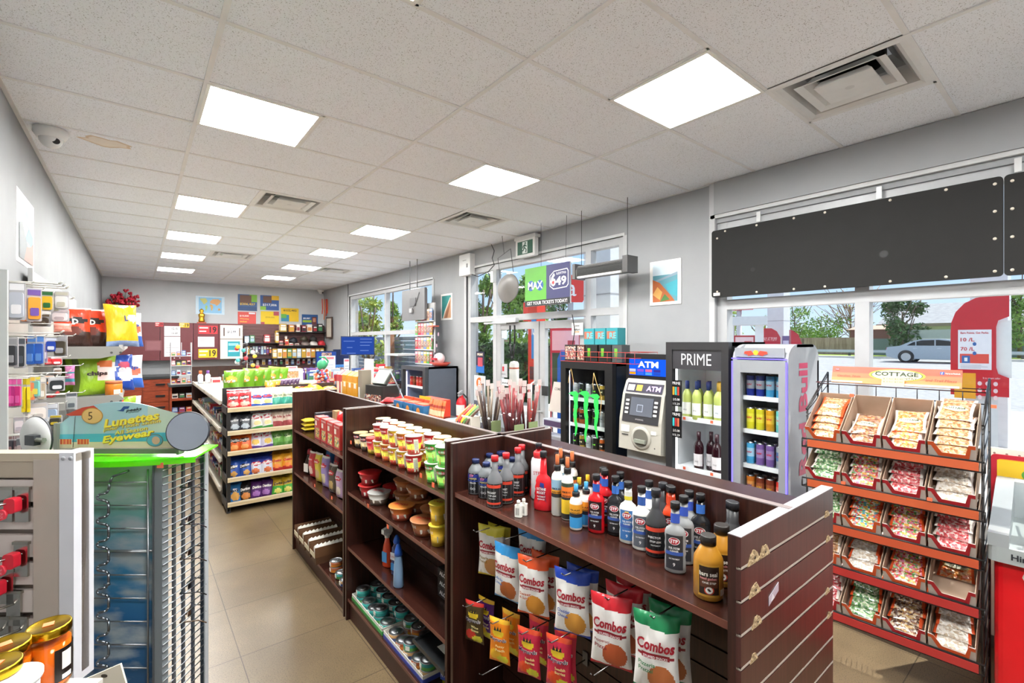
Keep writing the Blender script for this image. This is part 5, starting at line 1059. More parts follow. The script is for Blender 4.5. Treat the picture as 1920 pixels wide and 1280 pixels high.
# cans in cardboard trays on the bottom shelf
z4 = .1415
def cantray(y0, y1, k, lab):
    t = thing('can_tray', lab, 'tray', (1.20, (y0+y1)/2, z4)); w = (y1-y0)/2; m = MB().box(-.105, .12, -w, w, 0, .004, 'e2ded4')
    for a in ((-.105, -.102, -w, w), (.117, .12, -w, w), (-.105, .12, -w, -w+.003), (-.105, .12, w-.003, w)): m.box(*a, 0, .04, 'e6e2da')
    m.box(-.107, -.105, -w, w, 0, .022, k).box(-.105, .12, -w-.002, -w, 0, .022, k); m.build('cardboard', t)
cantray(2.56, 3.04, '3f9a4a', 'white and green cardboard tray of teal fish cans'); cantray(2.07, 2.54, '3a4aa0', 'white and blue cardboard tray of mixed cans')
def can(c1, c2, r=.043, h=.038, lid='a9acaf@.42m'):
    t = thing('food_can', '', 'can')
    MB().lathe([(r*.97, 0, '9a9c9e@.3m'), (r, .003, c1), (r, h*.5, c2), (r, h-.003, c2)], c1, seg=28).box(-.012, .012, -r-.001, -r+.002, .008, h-.008, 'ece8e0').build('tin', t)
    MB().lathe([(r, h-.003), (r*1.01, h), (r*.95, h+.001), (r*.93, h-.002), (r*.6, h-.002), (r*.58, h-.001), (0, h-.001)], lid, seg=32).tube([(r*.1, 0, h), (r*.45, .008, h+.001), (r*.6, 0, h+.001), (r*.45, -.008, h+.001), (r*.1, 0, h)], .0015, 'd0d2d4@.2m', 5).build('lid', t); return Proto(t)
CAN = {'t': can('2f9a96', '3fb0a8'), 'g': can('5aa04a', '2f8f8a'), 'o': can('d8842a', 'a0522a'), 'b': can('3a5a9a', 'c8a06a')}
CDn = {'t': 'teal', 'g': 'green and teal', 'o': 'orange-brown', 'b': 'blue and tan'}
cs = []
for c in range(5):
    for r_ in range(2): cs.append(('t' if (c+r_) % 3 else 'g', 1.15+.092*r_, 2.985-.094*c, 0)); cs.append(('t', 1.15+.092*r_, 2.985-.094*c, 1)) if (c in (0, 3) or r_ == 1) else None
for c in range(5):
    for r_ in range(2): cs.append(('o' if (c+r_) % 2 else 'b', 1.15+.092*r_, 2.49-.094*c, 0)); cs.append(('o' if c % 2 else 'g', 1.15+.092*r_, 2.49-.094*c, 1)) if (c in (2, 4) or r_ == 1) else None
for k, x, y, lv in cs:
    CAN[k].put((x, y, z4+.0045+lv*.0395), RX+random.uniform(-.6, .6), '%s can, %s row, %s, %s from the far end of the can trays' % (CDn[k], 'front' if x < 1.2 else 'rear', 'upper' if lv else 'lower', ORD[int((3.03-y)/.094)]), 'fish and food cans')
t = thing('oil_bottle', 'yellow-green cooking oil bottle with blue label on the bottom shelf', 'bottle', (1.20, 2.0, z4), RX+.4)
MB().lathe([(.034, 0), (.038, .006), (.038, .06), (.032, .085), (.038, .11), (.036, .15), (.02, .185), (.014, .2), (.014, .215)], '8a8a1e@.2', seg=24, sy=.75).box(-.03, .03, -.0305, -.026, .03, .08, '2a4aa8').text('Mr. Clean', (0, -.032, .055), (1, 0, 0), (0, 0, 1), .02, 'f2f2f2', .05).build('body', t); MB().lathe([(.017, .21), (.017, .235)], 'e8e020@.35', seg=16).build('cap', t)
t = thing('carton', 'white carton with blue print standing at the near end of bottom shelf', 'box', (1.24, 1.87, z4), RX)
m = MB().box(-.04, .04, -.08, .08, 0, .17, 'e6e8ea@.4').box(-.04, .04, -.079, .079, .17, .172, 'd8b83a').disc((0, -.081, .13), .018, '3a62b0', 16, 'y').lines(-.03, .03, .03, .10, 8, -.081, '6a8ac8'); m.build('box', t)
t = thing('baking_tray', 'black metal baking tray lying over the carton on the bottom shelf', 'tray', (1.19, 1.97, .335), 0)
m = MB().box(-.12, .12, -.145, .145, 0, .004, '1e2022@.3').box(-.125, -.12, -.15, .15, 0, .02, '26282a@.3').box(.12, .125, -.15, .15, 0, .02, '26282a@.3').box(-.12, .12, .145, .15, 0, .02, '26282a@.3').box(-.12, .12, -.15, -.145, 0, .02, '26282a@.3'); m.build('pan', t)
m = MB().box(-.05, .05, -.03, .04, .0045, .006, 'e8e4da').disc((-.0, 0.02, .0065), .018, '3a3a2a', 16, 'z').box(.01, .05, -.03, .01, .006, .0065, 'c8642e').build('paper_card', t)
t = thing('carton', 'low white carton holding up the black baking tray', 'box', (1.27, 1.98, .1415), 0); MB().box(-.05, .05, -.06, .13, 0, .192, 'd9d6d0').build('box', t) if False else MB().box(-.04, .05, -.03, .06, 0, .192, 'd0ccc4').build('box', t)
# ---------------------------------------------------------------- far bay
z1_ = 1.0515
for i in range(3):
    t = thing('noodle_pack', 'yellow instant noodle pack, %s of the stack in the far bay' % ['lowest', 'middle', 'topmost'][i], 'pack', (1.16, 4.26, z1_+.019+.036*i), 0, 'yellow noodle packs')
    o = pillow(.13, .10, .036, spattern('e0c42e@.3f', [('r', .3, .2, .7, .8, 'b9a032@.3f')]), 'c8ae2a@.3f', nx=10, ny=8, jit=i).build('pack', t); o.rotation_euler = (PI/2, 0, RX)
def carton(loc, w, d, h, base, lab, name='snack_carton', spots=(), txt=None, rz=RX, group=None, cat='box'):
    t = thing(name, lab, cat, loc, rz, group); m = MB().box(-w/2, w/2, -d/2, d/2, 0, h, base)
    for (x0, x1, a, b, k) in spots: m.box(x0*w, x1*w, -d/2-.001, -d/2, a*h, b*h, k)
    if txt: m.text(txt[0], (0, -d/2-.002, h*txt[2]), (1, 0, 0), (0, 0, 1), h*txt[3], txt[1], w*.8, .02)
    m.build('box', t)
    if h > .1: MB().box(-w/2+.002, w/2-.002, -d/2+.002, d/2-.002, h, h+.001, base).build('top_flap', t)
    return t
carton((1.24, 4.10, z1_), .06, .14, .17, '2e2a30@.4', 'dark carton with photo print, third item in the far bay', spots=((-.4, .4, .2, .6, 'mix_photo'),))
carton((1.20, 4.02, z1_), .07, .10, .15, '4a5a80@.4', 'blue-grey carton next to the dark carton in the far bay', spots=((-.4, .4, .1, .6, 'mix_photo'),))
carton((1.29, 3.92, z1_), .09, .05, .20, 'b9986a@.5', 'tan carton at the back of the far bay')
for i, y in enumerate((3.86, 3.70, 3.55, 3.40)):
    carton((1.15, y, z1_), .13, .07, .175, 'b9322c@.4', 'red noodle carton, %s in the front row of the far bay' % orow(i, 4), spots=((-.35, .35, .08, .5, 'mix_noodle'), (-.4, -.1, .6, .8, 'e8e0d0')), txt=('RICE NOODLE', 'f2e8e0', .9, .07), group='red noodle cartons')
for i, y in enumerate((3.78, 3.6, 3.44)):
    t = thing('snack_bag', 'crinkled red bag lying behind the red cartons, %s' % orow(i, 3), 'snack bag', (1.28, y, z1_+.11), RX, 'red bags in the far bay'); pillow(.14, .20, .07, 'c8282a@.3f', nx=10, ny=12, jit=i).build('bag', t)
z2_ = .6815
t = thing('syrup_bottle', 'dark brown bottle with red cap and white label in the far bay', 'bottle', (1.17, 4.27, z2_), RX+.3)
MB().lathe([(.040, 0), (.045, .005), (.045, .10), (.03, .14), (.018, .17)], '2e1c16@.2', seg=24, sy=.8).box(-.03, .03, -.0375, -.034, .02, .09, 'e8e0d8').build('body', t); MB().lathe([(.02, .168), (.02, .19), (.014, .21)], 'c02a3a@.3', seg=16).build('cap', t)
def gbag(c, c2, lab, y, x=1.16, h=.22):
    t = thing('treat_bag', lab, 'treat bag', (x, y, z2_+h/2), RX+.2, 'tall treat bags in the far bay')
    m = pillow(.11, h, .06, spattern(c, [('o', .5, .72, .34, .08, 'd82a3a@.3f'), ('o', .5, .3, .32, .17, c2), ('b', .93, 2, 'd8d0c8@.3f')]), c, nx=14, ny=20, jit=len(lab)); 
    m.text('Delight', (0, 0, .047), (1, 0, 0), (0, 0, 1), .018, 'f4f0f0', .06, .03, fn=lambda p: (m.wrap(p)[0], m.wrap(p)[1]-.002, m.wrap(p)[2])); m.build('bag', t)
gbag('c0343a@.3f', 'e8c8b8', 'red treat bag, first of the tall bags in the far bay', 4.12); gbag('2f72b8@.3f', 'd83a3a', 'bright blue treat bag standing behind the yellow one', 4.02, 1.27, .25); gbag('d8c23a@.3f', 'c8a87a', 'yellow treat bag in the far bay', 3.95, h=.24)
gbag('a08ac8@.3f', 'd8c8a8', 'lilac treat bag in the far bay', 3.78, h=.245); gbag('5a4a3a@.3f', 'c8a86a', 'brown and gold treat bag in the far bay', 3.60); gbag('c8a8c8@.3f', 'e8d8c8', 'pale pink treat bag at right of the far bay', 3.44, h=.21); gbag('8a2a30@.3f', 'c86a5a', 'dark red treat bag at the back of the far bay', 3.85, 1.28, .23); gbag('b8a0a8@.3f', 'e0d0c0', 'greyish pink treat bag last in the far bay', 3.28)
# creamer cups in cardboard trays
z0_ = .1315
crm = None
for i in range(4):
    y = 4.22-.155*i; L0 = .30
    t = thing('creamer_tray', 'brown cardboard tray of white-rimmed cups, %s tray on the far bay floor shelf' % ['first', 'second', 'third', 'nearest'][i], 'tray', (1.18, y, z0_+.055+.0*i), 0, 'cup trays in the far bay')
    m = MB().box(-.13, .16, -.06, .06, 0, .003, '6b4a30').box(-.13, .16, -.062, -.058, 0, .075, '6e4c32').box(-.13, .16, .058, .062, 0, .075, '6e4c32').box(-.133, -.13, -.06, .06, 0, .035, 'd8ccb0'); m.build('cardboard', t)
    MB().box(-.12, .15, -.055, .055, -.055, 0, '5c3f2a').build('lower_carton', t)
    for q in range(9):
        c = MB().lathe([(.026, 0), (.034, .022), (.036, .023), (.036, .026), (.0, .026)], 'ece8e0@.35', seg=22, axis='x') if crm is None else None
        if c: crm = tag(c.build('creamer_cup'), '', 'cup'); crm = Proto(crm)
        crm.put((1.18-.115+.030*q, y, z0_+.055+.042), 0, 'white-rimmed cup, %s in the %s cardboard tray of the far bay' % (orow(q, 9, 'front', 'back'), ['first', 'second', 'third', 'nearest'][i]), 'white-rimmed cups')
for k, x, y, lv in (('o', 1.15, 3.52, 0), ('o', 1.15, 3.52, 1), ('g', 1.15, 3.40, 0), ('b', 1.14, 3.28, 0), ('b', 1.24, 3.46, 0)):
    CAN[k].put((x, y, z0_+.001+lv*.0395), RX, '%s can on the far bay floor shelf, %s' % (CDn[k], 'stacked on top' if lv else {3.52: 'leftmost, below another', 3.40: 'second from left', 3.28: 'nearest the divider', 3.46: 'behind the others'}[y]), 'cans on the far bay floor shelf')
# ================================================================ CHIP BAGS
def chip(base, top, spots, word, wc, w=.14, h=.215, t=.09, tz=.62, sh=.2):
    its = [('b', .93, 2, top), ('b', 0, .05, top)]+spots
    m = pillow(w, h, t, spattern(base, its), 'b9b9bc@.3f', nx=14, ny=18, jit=len(word)+int(w*100))
    def wr(p): a = m.wrap(p); return (a[0], a[1]-.003, a[2])
    m.text(word, (0, 0, (tz-.5)*h), (1, 0, .12), (-.08, 0, 1), h*.14, wc, w*.72, .04, sh, fn=wr)
    t_ = tag(m.build('chip_bag'), '', 'chip bag'); return Proto(t_)
CHP = {'red': chip('c8242a@.3f', 'd8d0cc@.3f', [('o', .5, .3, .4, .12, 'e8b0a0'), ('o', .5, .62, .40, .10, '1c1618')], 'Doritos', 'f4f0e8'),
      'grey': chip('3a3c42@.3f', '2a2a2e@.3f', [('o', .6, .3, .3, .14, 'b8c0c8')], 'Doritos', 'e8e8ea'),
      'orange': chip('e0621e@.3f', 'd85a1c@.3f', [('o', .5, .62, .4, .1, '2a1c1a'), ('o', .5, .28, .3, .12, 'f0a050')], 'Doritos', 'f4f0e8'),
      'blue': chip('1f4aa0@.3f', '1c3a80@.3f', [('o', .6, .25, .24, .12, 'd09a4a'), ('o', .4, .6, .38, .1, '15181e')], 'Doritos', 'f4f0e8'),
      'purple': chip('5a2a6e@.3f', '2c1a34@.3f', [('o', .5, .3, .3, .14, 'a06ab0')], 'Doritos', 'f4f0e8'),
      'black': chip('2c2624@.3f', '3a2a24@.3f', [('o', .55, .28, .34, .16, 'd8863a')], 'Doritos', 'f4f0e8'),
      'ruf_blue': chip('e4e6ee@.3f', 'c8ccd8@.3f', [('o', .5, .6, .42, .12, '2a52a8'), ('b', 0, .2, '2a5ab8@.3f'), ('o', .5, .34, .28, .12, 'e8c87a')], 'Ruffles', 'd83a3a'),
      'ruf_green': chip('e8e6e0@.3f', 'c83a48@.3f', [('o', .5, .72, .42, .10, 'c83040'), ('b', 0, .24, '4aa04a@.3f'), ('o', .5, .4, .3, .12, 'e8d89a')], 'Ruffles', 'f4f0f0', tz=.72),
      'ruf_purple': chip('e2dcea@.3f', 'c83a58@.3f', [('o', .5, .78, .42, .09, 'c83050'), ('b', 0, .2, '6a4aa0@.3f'), ('o', .5, .42, .3, .14, 'e8c05a')], 'Ruffles', 'f4f0f0', tz=.78),
      'ruf_navy': chip('dfe0ea@.3f', '2a3a88@.3f', [('b', .62, .95, '2f3f98@.3f'), ('o', .5, .62, .42, .10, 'c82a3a'), ('o', .5, .25, .3, .12, 'd8703a')], 'Ruffles', 'f4f0f0'),
      'vick_teal': chip('d9d8b4@.3f', 'c8c890@.3f', [('b', 0, .5, '3a9a86@.3f'), ('o', .5, .62, .35, .1, 'e8e4cc')], 'Miss Vickies', '6a7a5a'),
      'vick_brown': chip('d8c4b0@.3f', 'c8a898@.3f', [('b', .1, .4, 'a8484a@.3f'), ('o', .5, .62, .3, .08, 'e8dccc')], 'Miss Vickies', 'a03a3a'),
      'vick_green': chip('6ca84a@.3f', '8cb46a@.3f', [('b', 0, .3, '5a9440@.3f'), ('o', .5, .6, .3, .1, 'c8dca8')], 'Miss Vickies', '3a6a2a'),
      'cheeto': chip('e8a42a@.3f', 'e8a02a@.3f', [('b', 0, .3, 'c8302a@.3f'), ('o', .5, .35, .3, .12, 'f08a2a')], 'Cheetos', 'c82a2a'),
      'lime': chip('d8b02a@.3f', 'e8b42a@.3f', [('b', 0, .5, '4aa83a@.3f'), ('o', .5, .25, .3, .12, 'e8e070')], 'Doritos', '2a2a2a'),
      'deep': chip('2a78b8@.3f', '2a78b8@.3f', [('o', .6, .35, .3, .2, 'd8a04a'), ('r', .4, .55, .7, .7, 'f0f0f0')], 'Maxx', '2a2a2a', w=.15, h=.23)}
RDs = {'red': 'red', 'grey': 'dark grey', 'orange': 'orange', 'blue': 'blue', 'purple': 'purple', 'black': 'black and orange', 'ruf_blue': 'white and blue', 'ruf_green': 'white and green', 'ruf_purple': 'white and purple', 'ruf_navy': 'navy and white', 'vick_teal': 'cream and teal', 'vick_brown': 'beige and brown-red', 'vick_green': 'green', 'cheeto': 'yellow and red', 'lime': 'yellow and green', 'deep': 'bright blue'}
CR = [['red', 'red', 'ruf_blue', 'ruf_blue', 'vick_teal', 'vick_teal'], ['grey', 'grey', 'ruf_green', 'ruf_green', 'vick_brown', 'vick_brown'], ['orange', 'orange', 'ruf_purple', 'ruf_purple', 'vick_green', 'vick_green'],
      ['blue', 'blue', 'ruf_navy', 'ruf_navy', 'cheeto', 'cheeto'], ['deep', 'black', 'purple', 'purple', 'lime', 'lime']]
SN = ['top', 'second', 'middle', 'fourth', 'bottom']
for j, z in enumerate(RZ):
    for i, k in enumerate(CR[j]+CR[j][4:5]*2):
        x = EX0+.062+.107*i
        CHP[k].put((x, EY+.10, z+.098), rot=(-.40, random.uniform(-.14, .14), random.uniform(-.4, .15)), label='%s chip bag, %s on the %s shelf of end display' % (RDs[k], orow(i, 8), SN[j]), group='small chip bags on the end display')
        if i < 6: CHP[k].put((x+.02, EY+.225, z+.112), rot=(-.22, 0, random.uniform(-.12, .12)), label='%s chip bag behind the %s one, %s display shelf' % (RDs[k], orow(i, 8), SN[j]), group='small chip bags on the end display')
def bigbag(w, h, t, base, spots, word, wc, tz=.6, tw=.6):
    m = pillow(w, h, t, spattern(base, spots), base, nx=18, ny=24, jit=int(h*100)+len(word))
    if word: m.text(word, (0, 0, (tz-.5)*h), (1, 0, 0), (0, 0, 1), h*.13, wc, w*tw, .04, fn=lambda p: (m.wrap(p)[0], m.wrap(p)[1]-.003, m.wrap(p)[2]))
    return Proto(tag(m.build('chip_bag'), '', 'chip bag'))
LG = bigbag(.26, .34, .16, '6aa01c@.3f', [('o', .55, .66, .3, .12, 'e89a3a'), ('o', .5, .68, .2, .07, 'd8d83a'), ('o', .6, .2, .2, .08, 'dfe4d8'), ('b', .94, 2, '8cb83c@.3f')], "Lay's", 'f0f0e0')
for i, (x, y) in enumerate([(.89+.115*i, 6.33+.10*i) for i in range(6)]):
    LG.put((x, y, 1.152+.165), rot=(-.14+.05*(i % 3), .07*((i % 3)-1), -.55+.2*((i*2) % 3-1)), label='large lime green chip bag, %s in the row atop the cream shelving' % orow(i, 6), group='lime green chip bags')
PB = bigbag(.13, .24, .06, '4a2c4e@.3f', [('o', .5, .6, .3, .1, 'd8a03a'), ('o', .5, .2, .3, .1, '6a3a6e'), ('b', .9, 2, '8a6a8a@.3f')], 'Hickory', 'e8e0e0')
OB_ = bigbag(.13, .24, .06, 'e0962a@.3f', [('o', .5, .6, .3, .1, 'd8e03a'), ('b', .9, 2, 'd8a03a@.3f')], 'Crunch', 'a02a2a')
for i in range(7):
    (OB_ if i < 2 else PB).put((1.22+.055*i, 6.10+.045*i, 1.152+.10), rot=(-.5, 0, -.5), label='%s snack bag, %s of the leaning row atop cream shelving' % ('orange and yellow' if i < 2 else 'purple', orow(i, 7)), group='leaning snack bags')
YB_ = bigbag(.15, .20, .05, 'e8b41e@.3f', [('o', .5, .5, .35, .15, 'c85a2a'), ('b', .9, 2, 'd8a41e@.3f')], 'Sponge', 'f4f0e0')
for i in range(9):
    YB_.put((1.56+.075*(i % 6)+.02*(i//6), 6.02+.10*(i//6)+.02*(i % 2), 1.19+.05*(i//6)+.012*(i % 3)), rot=(-1.2, 0, random.uniform(-.5, .5)), label='yellow candy bag, %s in the heap atop the cream shelving' % orow(i, 9), group='yellow candy bags in a heap')
# goods on the long side shelves facing the left aisle
COLS = ['b8323a', '3a5a9a', 'e8e0d4', 'c8a03a', '6a4a8a', '2e2a2e', '4a8a5a', 'd88a4a', 'a8c0d0', '8a2a3a']
PBX = {}
def pbox(w, d, h, c, c2, cat='box', nm='goods_carton'):
    k = (w, d, h, c, c2)
    if k not in PBX:
        m = MB().box(-w/2, w/2, -d/2, d/2, 0, h, c+'@.4').box(-w*.4, w*.4, -d/2-.0012, -d/2, h*.15, h*.6, c2).box(-w*.35, w*.35, -d/2-.0012, -d/2, h*.68, h*.86, 'efece6').box(-w/2-.0012, -w/2, -d*.4, d*.4, h*.2, h*.8, c2).box(-w*.3, w*.3, -d*.3, d*.3, h, h+.0012, c2)
        PBX[k] = Proto(tag(m.build(nm), '', cat))
    return PBX[k]
CNM = {'b8323a': 'red', '3a5a9a': 'blue', 'e8e0d4': 'cream', 'c8a03a': 'mustard', '6a4a8a': 'purple', '2e2a2e': 'black', '4a8a5a': 'green', 'd88a4a': 'orange', 'a8c0d0': 'pale blue', '8a2a3a': 'dark red'}
rnd = random.Random(3)
for j, z in enumerate(SZ[1:]):
    y = 6.30; i = 0
    while y < 9.2:
        c = COLS[(i*3+j*5) % 10]; c2 = COLS[(i*7+j*2+4) % 10]; w = rnd.choice((.09, .12)); h = rnd.choice((.06, .10, .15)) if j else rnd.choice((.05, .08, .12)); d = .14
        pbox(w, d, h, c, c2).put((.86, y+w/2, z+.001), RX, '%s carton %.0f cm wide, %s from the near end, %s side shelf' % (CNM[c], w*100, ORD[min(i, 15)] if i < 16 else 'far', ['second', 'third', 'lowest'][j]), 'cartons on the side shelves')
        y += w+.03; i += 1
# ================================================================ COOLER CONTENTS
def drink(c, c2, h=.165, r=.028, word=None, wc='e8e8e8'):
    m = MB().lathe([(r*.8, 0, 'b8babd@.25m'), (r, .008, c), (r, h*.35, c2), (r, h*.72, c), (r, h-.012, 'b8babd@.25m'), (r*.82, h, 'b8babd@.25m')], c, seg=18)
    if word: m.text(word, (0, 0, h*.55), (1, 0, 0), (0, 0, 1), .014, wc, .036, .03, fn=cylwrap(r+.001))
    return Proto(tag(m.build('drink_can'), '', 'drink can'))
DC = {'navy': drink('2a3a9a@.3', 'b8bcc8@.3', word='Red Bull', wc='d83048'), 'sky': drink('4aa8d8@.3', 'a8d0e8@.3', word='Red Bull', wc='d83048'), 'yellow': drink('d8d02a@.3', 'e8e04a@.3', word='Red Bull', wc='d83048'), 'amber': drink('d89a1e@.3', 'e8b83a@.3', word='Red Bull', wc='d83048'),
      'teal': drink('5ab8b8@.3', '8ad0cc@.3', word='Red Bull', wc='d83048'), 'violet': drink('7a5a9a@.3', 'a088b8@.3', word='Red Bull', wc='d83048'), 'orange': drink('d87a2a@.3', 'e8a05a@.3', word='Red Bull', wc='3a3a9a'), 'brown': drink('7a3420@.3', 'a05a3a@.3', word='Red Bull', wc='e8b83a'), 'red': drink('d8342a@.3', 'e8685a@.3', word='Red Bull', wc='f0f0f0'),
      'silver': drink('9aa0a8@.3', '4a6a9a@.3', word='Red Bull', wc='d83048'), 'mblack': drink('1c1e1c@.3', '1c1e1c@.3', word='M', wc='7ae03a'), 'mwhite': drink('c8ccd0@.3', 'a8acb0@.3', word='M', wc='6a7a80'), 'morange': drink('c8642a@.3', '2c2420@.3', word='M', wc='e8e0d8'), 'mgold': drink('b89a3a@.3', '3a3426@.3', word='M', wc='f0e8c8')}
DN = {'navy': 'navy and silver', 'sky': 'sky blue', 'yellow': 'yellow', 'amber': 'amber', 'teal': 'teal', 'violet': 'violet', 'orange': 'orange', 'brown': 'brown and gold', 'red': 'bright red', 'silver': 'silver-blue', 'mblack': 'black', 'mwhite': 'white', 'morange': 'orange and black', 'mgold': 'gold'}
RBR = [(1.42, ['navy', 'navy', 'sky', 'sky']), (1.18, ['yellow', 'yellow', 'amber', 'teal']), (.93, ['sky', 'violet', 'violet', 'silver']), (.69, ['orange', 'brown', 'brown', 'red']), (.48, ['silver', 'silver', 'navy', 'sky'])]
for j, (z, ks) in enumerate(RBR):
    for rr in range(2):
        for i, k in enumerate(ks):
            DC[k].put((3.50+.075*rr, 1.49+.105-.068*i, z+.001), RX, '%s drink can, %s, %s row %s silver cooler shelf' % (DN[k], orow(i, 4), 'front' if rr == 0 else 'rear', SN[j]), 'cans in the silver cooler')
MR = [(1.24, ['mwhite', 'mblack', 'mwhite', 'mblack', 'mgold', 'mwhite']), (.98, ['morange', 'morange', 'mblack', 'mblack', 'mwhite', 'mgold']), (.72, ['mblack', 'mgold', 'mwhite', 'mblack', 'morange', 'mgold'])]
for j, (z, ks) in enumerate(MR):
    for rr in range(2):
        for i, k in enumerate(ks):
            DC[k].put((3.52+.08*rr, 3.36-.088*i, z+.001), RX, '%s drink can, %s, %s row, %s shelf of black cooler' % (DN[k], orow(i, 6), 'front' if rr == 0 else 'rear', SN[j]), 'cans in the black cooler')
MB().tube([(.014, .20, 1.56), (.012, .23, 1.46), (.012, .235, 1.40)], .003, 'd8b06a').tube([(.014, .20, 1.56), (.012, .17, 1.44), (.012, .16, 1.38)], .003, 'd8b06a').tube([(.014, -.10, 1.52), (.012, -.14, 1.42), (.012, -.20, 1.30), (.012, -.18, 1.12)], .003, 'd8b06a').tube([(.014, -.10, 1.52), (.012, -.09, 1.42), (.012, -.10, 1.36)], .003, 'd8b06a').build('string', ck)
def wine(glass, cap, lab, liquid):
    t = thing('wine_bottle', '', 'bottle')
    MB().lathe([(.034, 0), (.037, .006), (.037, .185), (.030, .21), (.015, .235), (.0135, .30)], liquid, seg=22).build('glass', t)
    MB().lathe([(.0155, .235), (.0155, .302)], cap, seg=16).build('capsule', t)
    m = MB(); f = cylwrap(.0378)
    for i in range(8): m.add([f((-.05+.0125*i, 0, .035)), f((-.05+.0125*(i+1), 0, .035)), f((-.05+.0125*(i+1), 0, .13)), f((-.05+.0125*i, 0, .13))], [(0, 1, 2, 3)], lab[0])
    m.add([f((-.05, 0, .10)), f((.0, 0, .13)), f((-.03, 0, .145)), f((-.05, 0, .145))], [(0, 1, 2, 3)], lab[1])
    m.text('WINE', (0, 0, .07), (1, 0, 0), (0, 0, 1), .012, '6a6a70', .03, fn=cylwrap(.0385)); m.build('paper_label', t); return Proto(t)
WW = wine('g', '2a3a7a@.3', ('efeee6', 'e8e4d8'), 'b9c46a@.1'); WR = wine('r', '3a1a24@.3', ('e8e2e4', 'a82a5a'), '2c1018@.1'); WB = wine('b', 'c8a03a@.3', ('e4eef2', '3a9ad0'), 'b9c46a@.1')
for i, (y, x) in enumerate(((2.10, 3.50), (2.01, 3.49), (1.925, 3.51), (2.055, 3.60), (1.965, 3.60))): WW.put((x, y, 1.201), RX, 'white wine bottle with blue capsule, %s in the black-framed fridge' % ['leftmost', 'second in front', 'third in front', 'rear left', 'rear right'][i], 'white wine bottles in the fridge')
for i, (y, x) in enumerate(((1.835, 3.50), (1.88, 3.60))): WB.put((x, y, 1.201), RX, 'wine bottle with gold capsule and blue label, %s in the fridge' % ['front', 'rear'][i], 'blue-labelled wine bottles')
for i, (y, x) in enumerate(((2.0, 3.50), (1.935, 3.57), (1.85, 3.50))): WR.put((x, y, .801), RX, 'dark red wine bottle, %s on the middle fridge shelf' % ['left', 'behind', 'right'][i], 'red wine bottles in the fridge')
DC['red'].put((3.5, 2.08, .421), RX, 'single red drink can low in the black-framed fridge', 'cans low in the fridge')
for z in (1.20, .80):
    for y in (2.09, 1.86): dot(3.44, y, z+.004, 'orange price sticker on a white fridge shelf edge')
for j, (z, ks) in enumerate(((1.10, ['red', 'brown', 'red', 'red', 'brown', 'red']), (.75, ['mwhite', 'mwhite', 'silver', 'mwhite', 'silver', 'mwhite']), (.45, ['red', 'navy', 'red', 'navy', 'red', 'navy']))):
    for i, k in enumerate(ks): DC[k].put((3.53, 7.06-.11*i, z+.001), RX, '%s drink can, %s on the %s shelf of grey-sided cooler' % (DN[k], orow(i, 6), ['top', 'middle', 'low'][j]), 'cans in the grey-sided cooler')
# red wire baskets with boxes on top of the black cooler
t = thing('wire_basket', 'long red wire basket on top of the black cooler', 'basket', (3.55, 3.05, 1.621)); m = MB(); RD_ = 'b5352e@.35'
for z in (.0, .05, .10):
    m.tube([(-.14, -.5, z), (-.14, .42, z), (.2, .42, z), (.2, -.5, z), (-.14, -.5, z)], .003, RD_)
for i in range(10): y = -.5+.1022*i; m.tube([(-.14, y, 0), (-.14, y, .10)], .002, RD_).tube([(.2, y, 0), (.2, y, .10)], .002, RD_).tube([(-.14, y, 0), (.2, y, 0)], .002, RD_)
m.build('wire_frame', t)
def mbox(y, w, c, kind, lab, z=1.627, h=.16, x=3.50, d=.12):
    t = thing('drink_multipack', lab, 'box', (x, y, z), RX, 'drink boxes in the red basket'); m = MB().box(-w/2, w/2, -d/2, d/2, 0, h, c)
    if kind == 'M':
        for q in range(max(1, int(w/.08))):
            cx = -w/2+.045+.09*q
            for s_ in (-.012, 0, .012): m.prism([(cx+s_-.004, h*.8), (cx+s_+.004, h*.8), (cx+s_+.001, h*.28), (cx+s_-.002, h*.34)], -d/2-.002, -d/2-.0005, '7ae03a', 'y')
    if kind == 'P': m.quad((-w*.45, -d/2-.001, h*.1), (w*.45, -d/2-.001, h*.1), (w*.45, -d/2-.001, h*.9), (-w*.45, -d/2-.001, h*.9), 'mix_photo')
    if kind == 'T':
        m.quad((-w*.45, -d/2-.001, h*.35), (w*.3, -d/2-.001, h*.35), (w*.3, -d/2-.001, h*.8), (-w*.45, -d/2-.001, h*.8), 'b8624a').text('RE', (w*.1, -d/2-.003, h*.55), (1, 0, 0), (0, 0, 1), h*.35, '5ac0c8', w*.6, .03)
    m.build('box', t)
mbox(3.36, .16, '2a2420@.4', 'P', 'photo-printed drink box at the far end of the basket'); mbox(3.22, .10, '4a2a22@.4', 'P', 'narrow brown printed drink box in the basket')
mbox(3.08, .15, '17191a@.4', 'M', 'black drink box with green claws, left of two in the basket'); mbox(2.91, .15, '17191a@.4', 'M', 'black drink box with green claws, right of two in the basket'); mbox(2.77, .11, '4a4e50@.4', 'M', 'grey drink box with green claws at the basket end')
for i in range(3): mbox(3.20-.145*i, .135, '2f8f98@.4', 'T', 'teal drink box, %s on the upper layer over the black cooler' % ['left', 'middle', 'right'][i], z=1.79, h=.16, x=3.60)
t = thing('cardboard_box', 'plain box under the teal drink boxes', 'box', (3.62, 3.06, 1.6275)); MB().box(-.05, .06, -.22, .22, 0, .162, '4a4440').build('box', t)
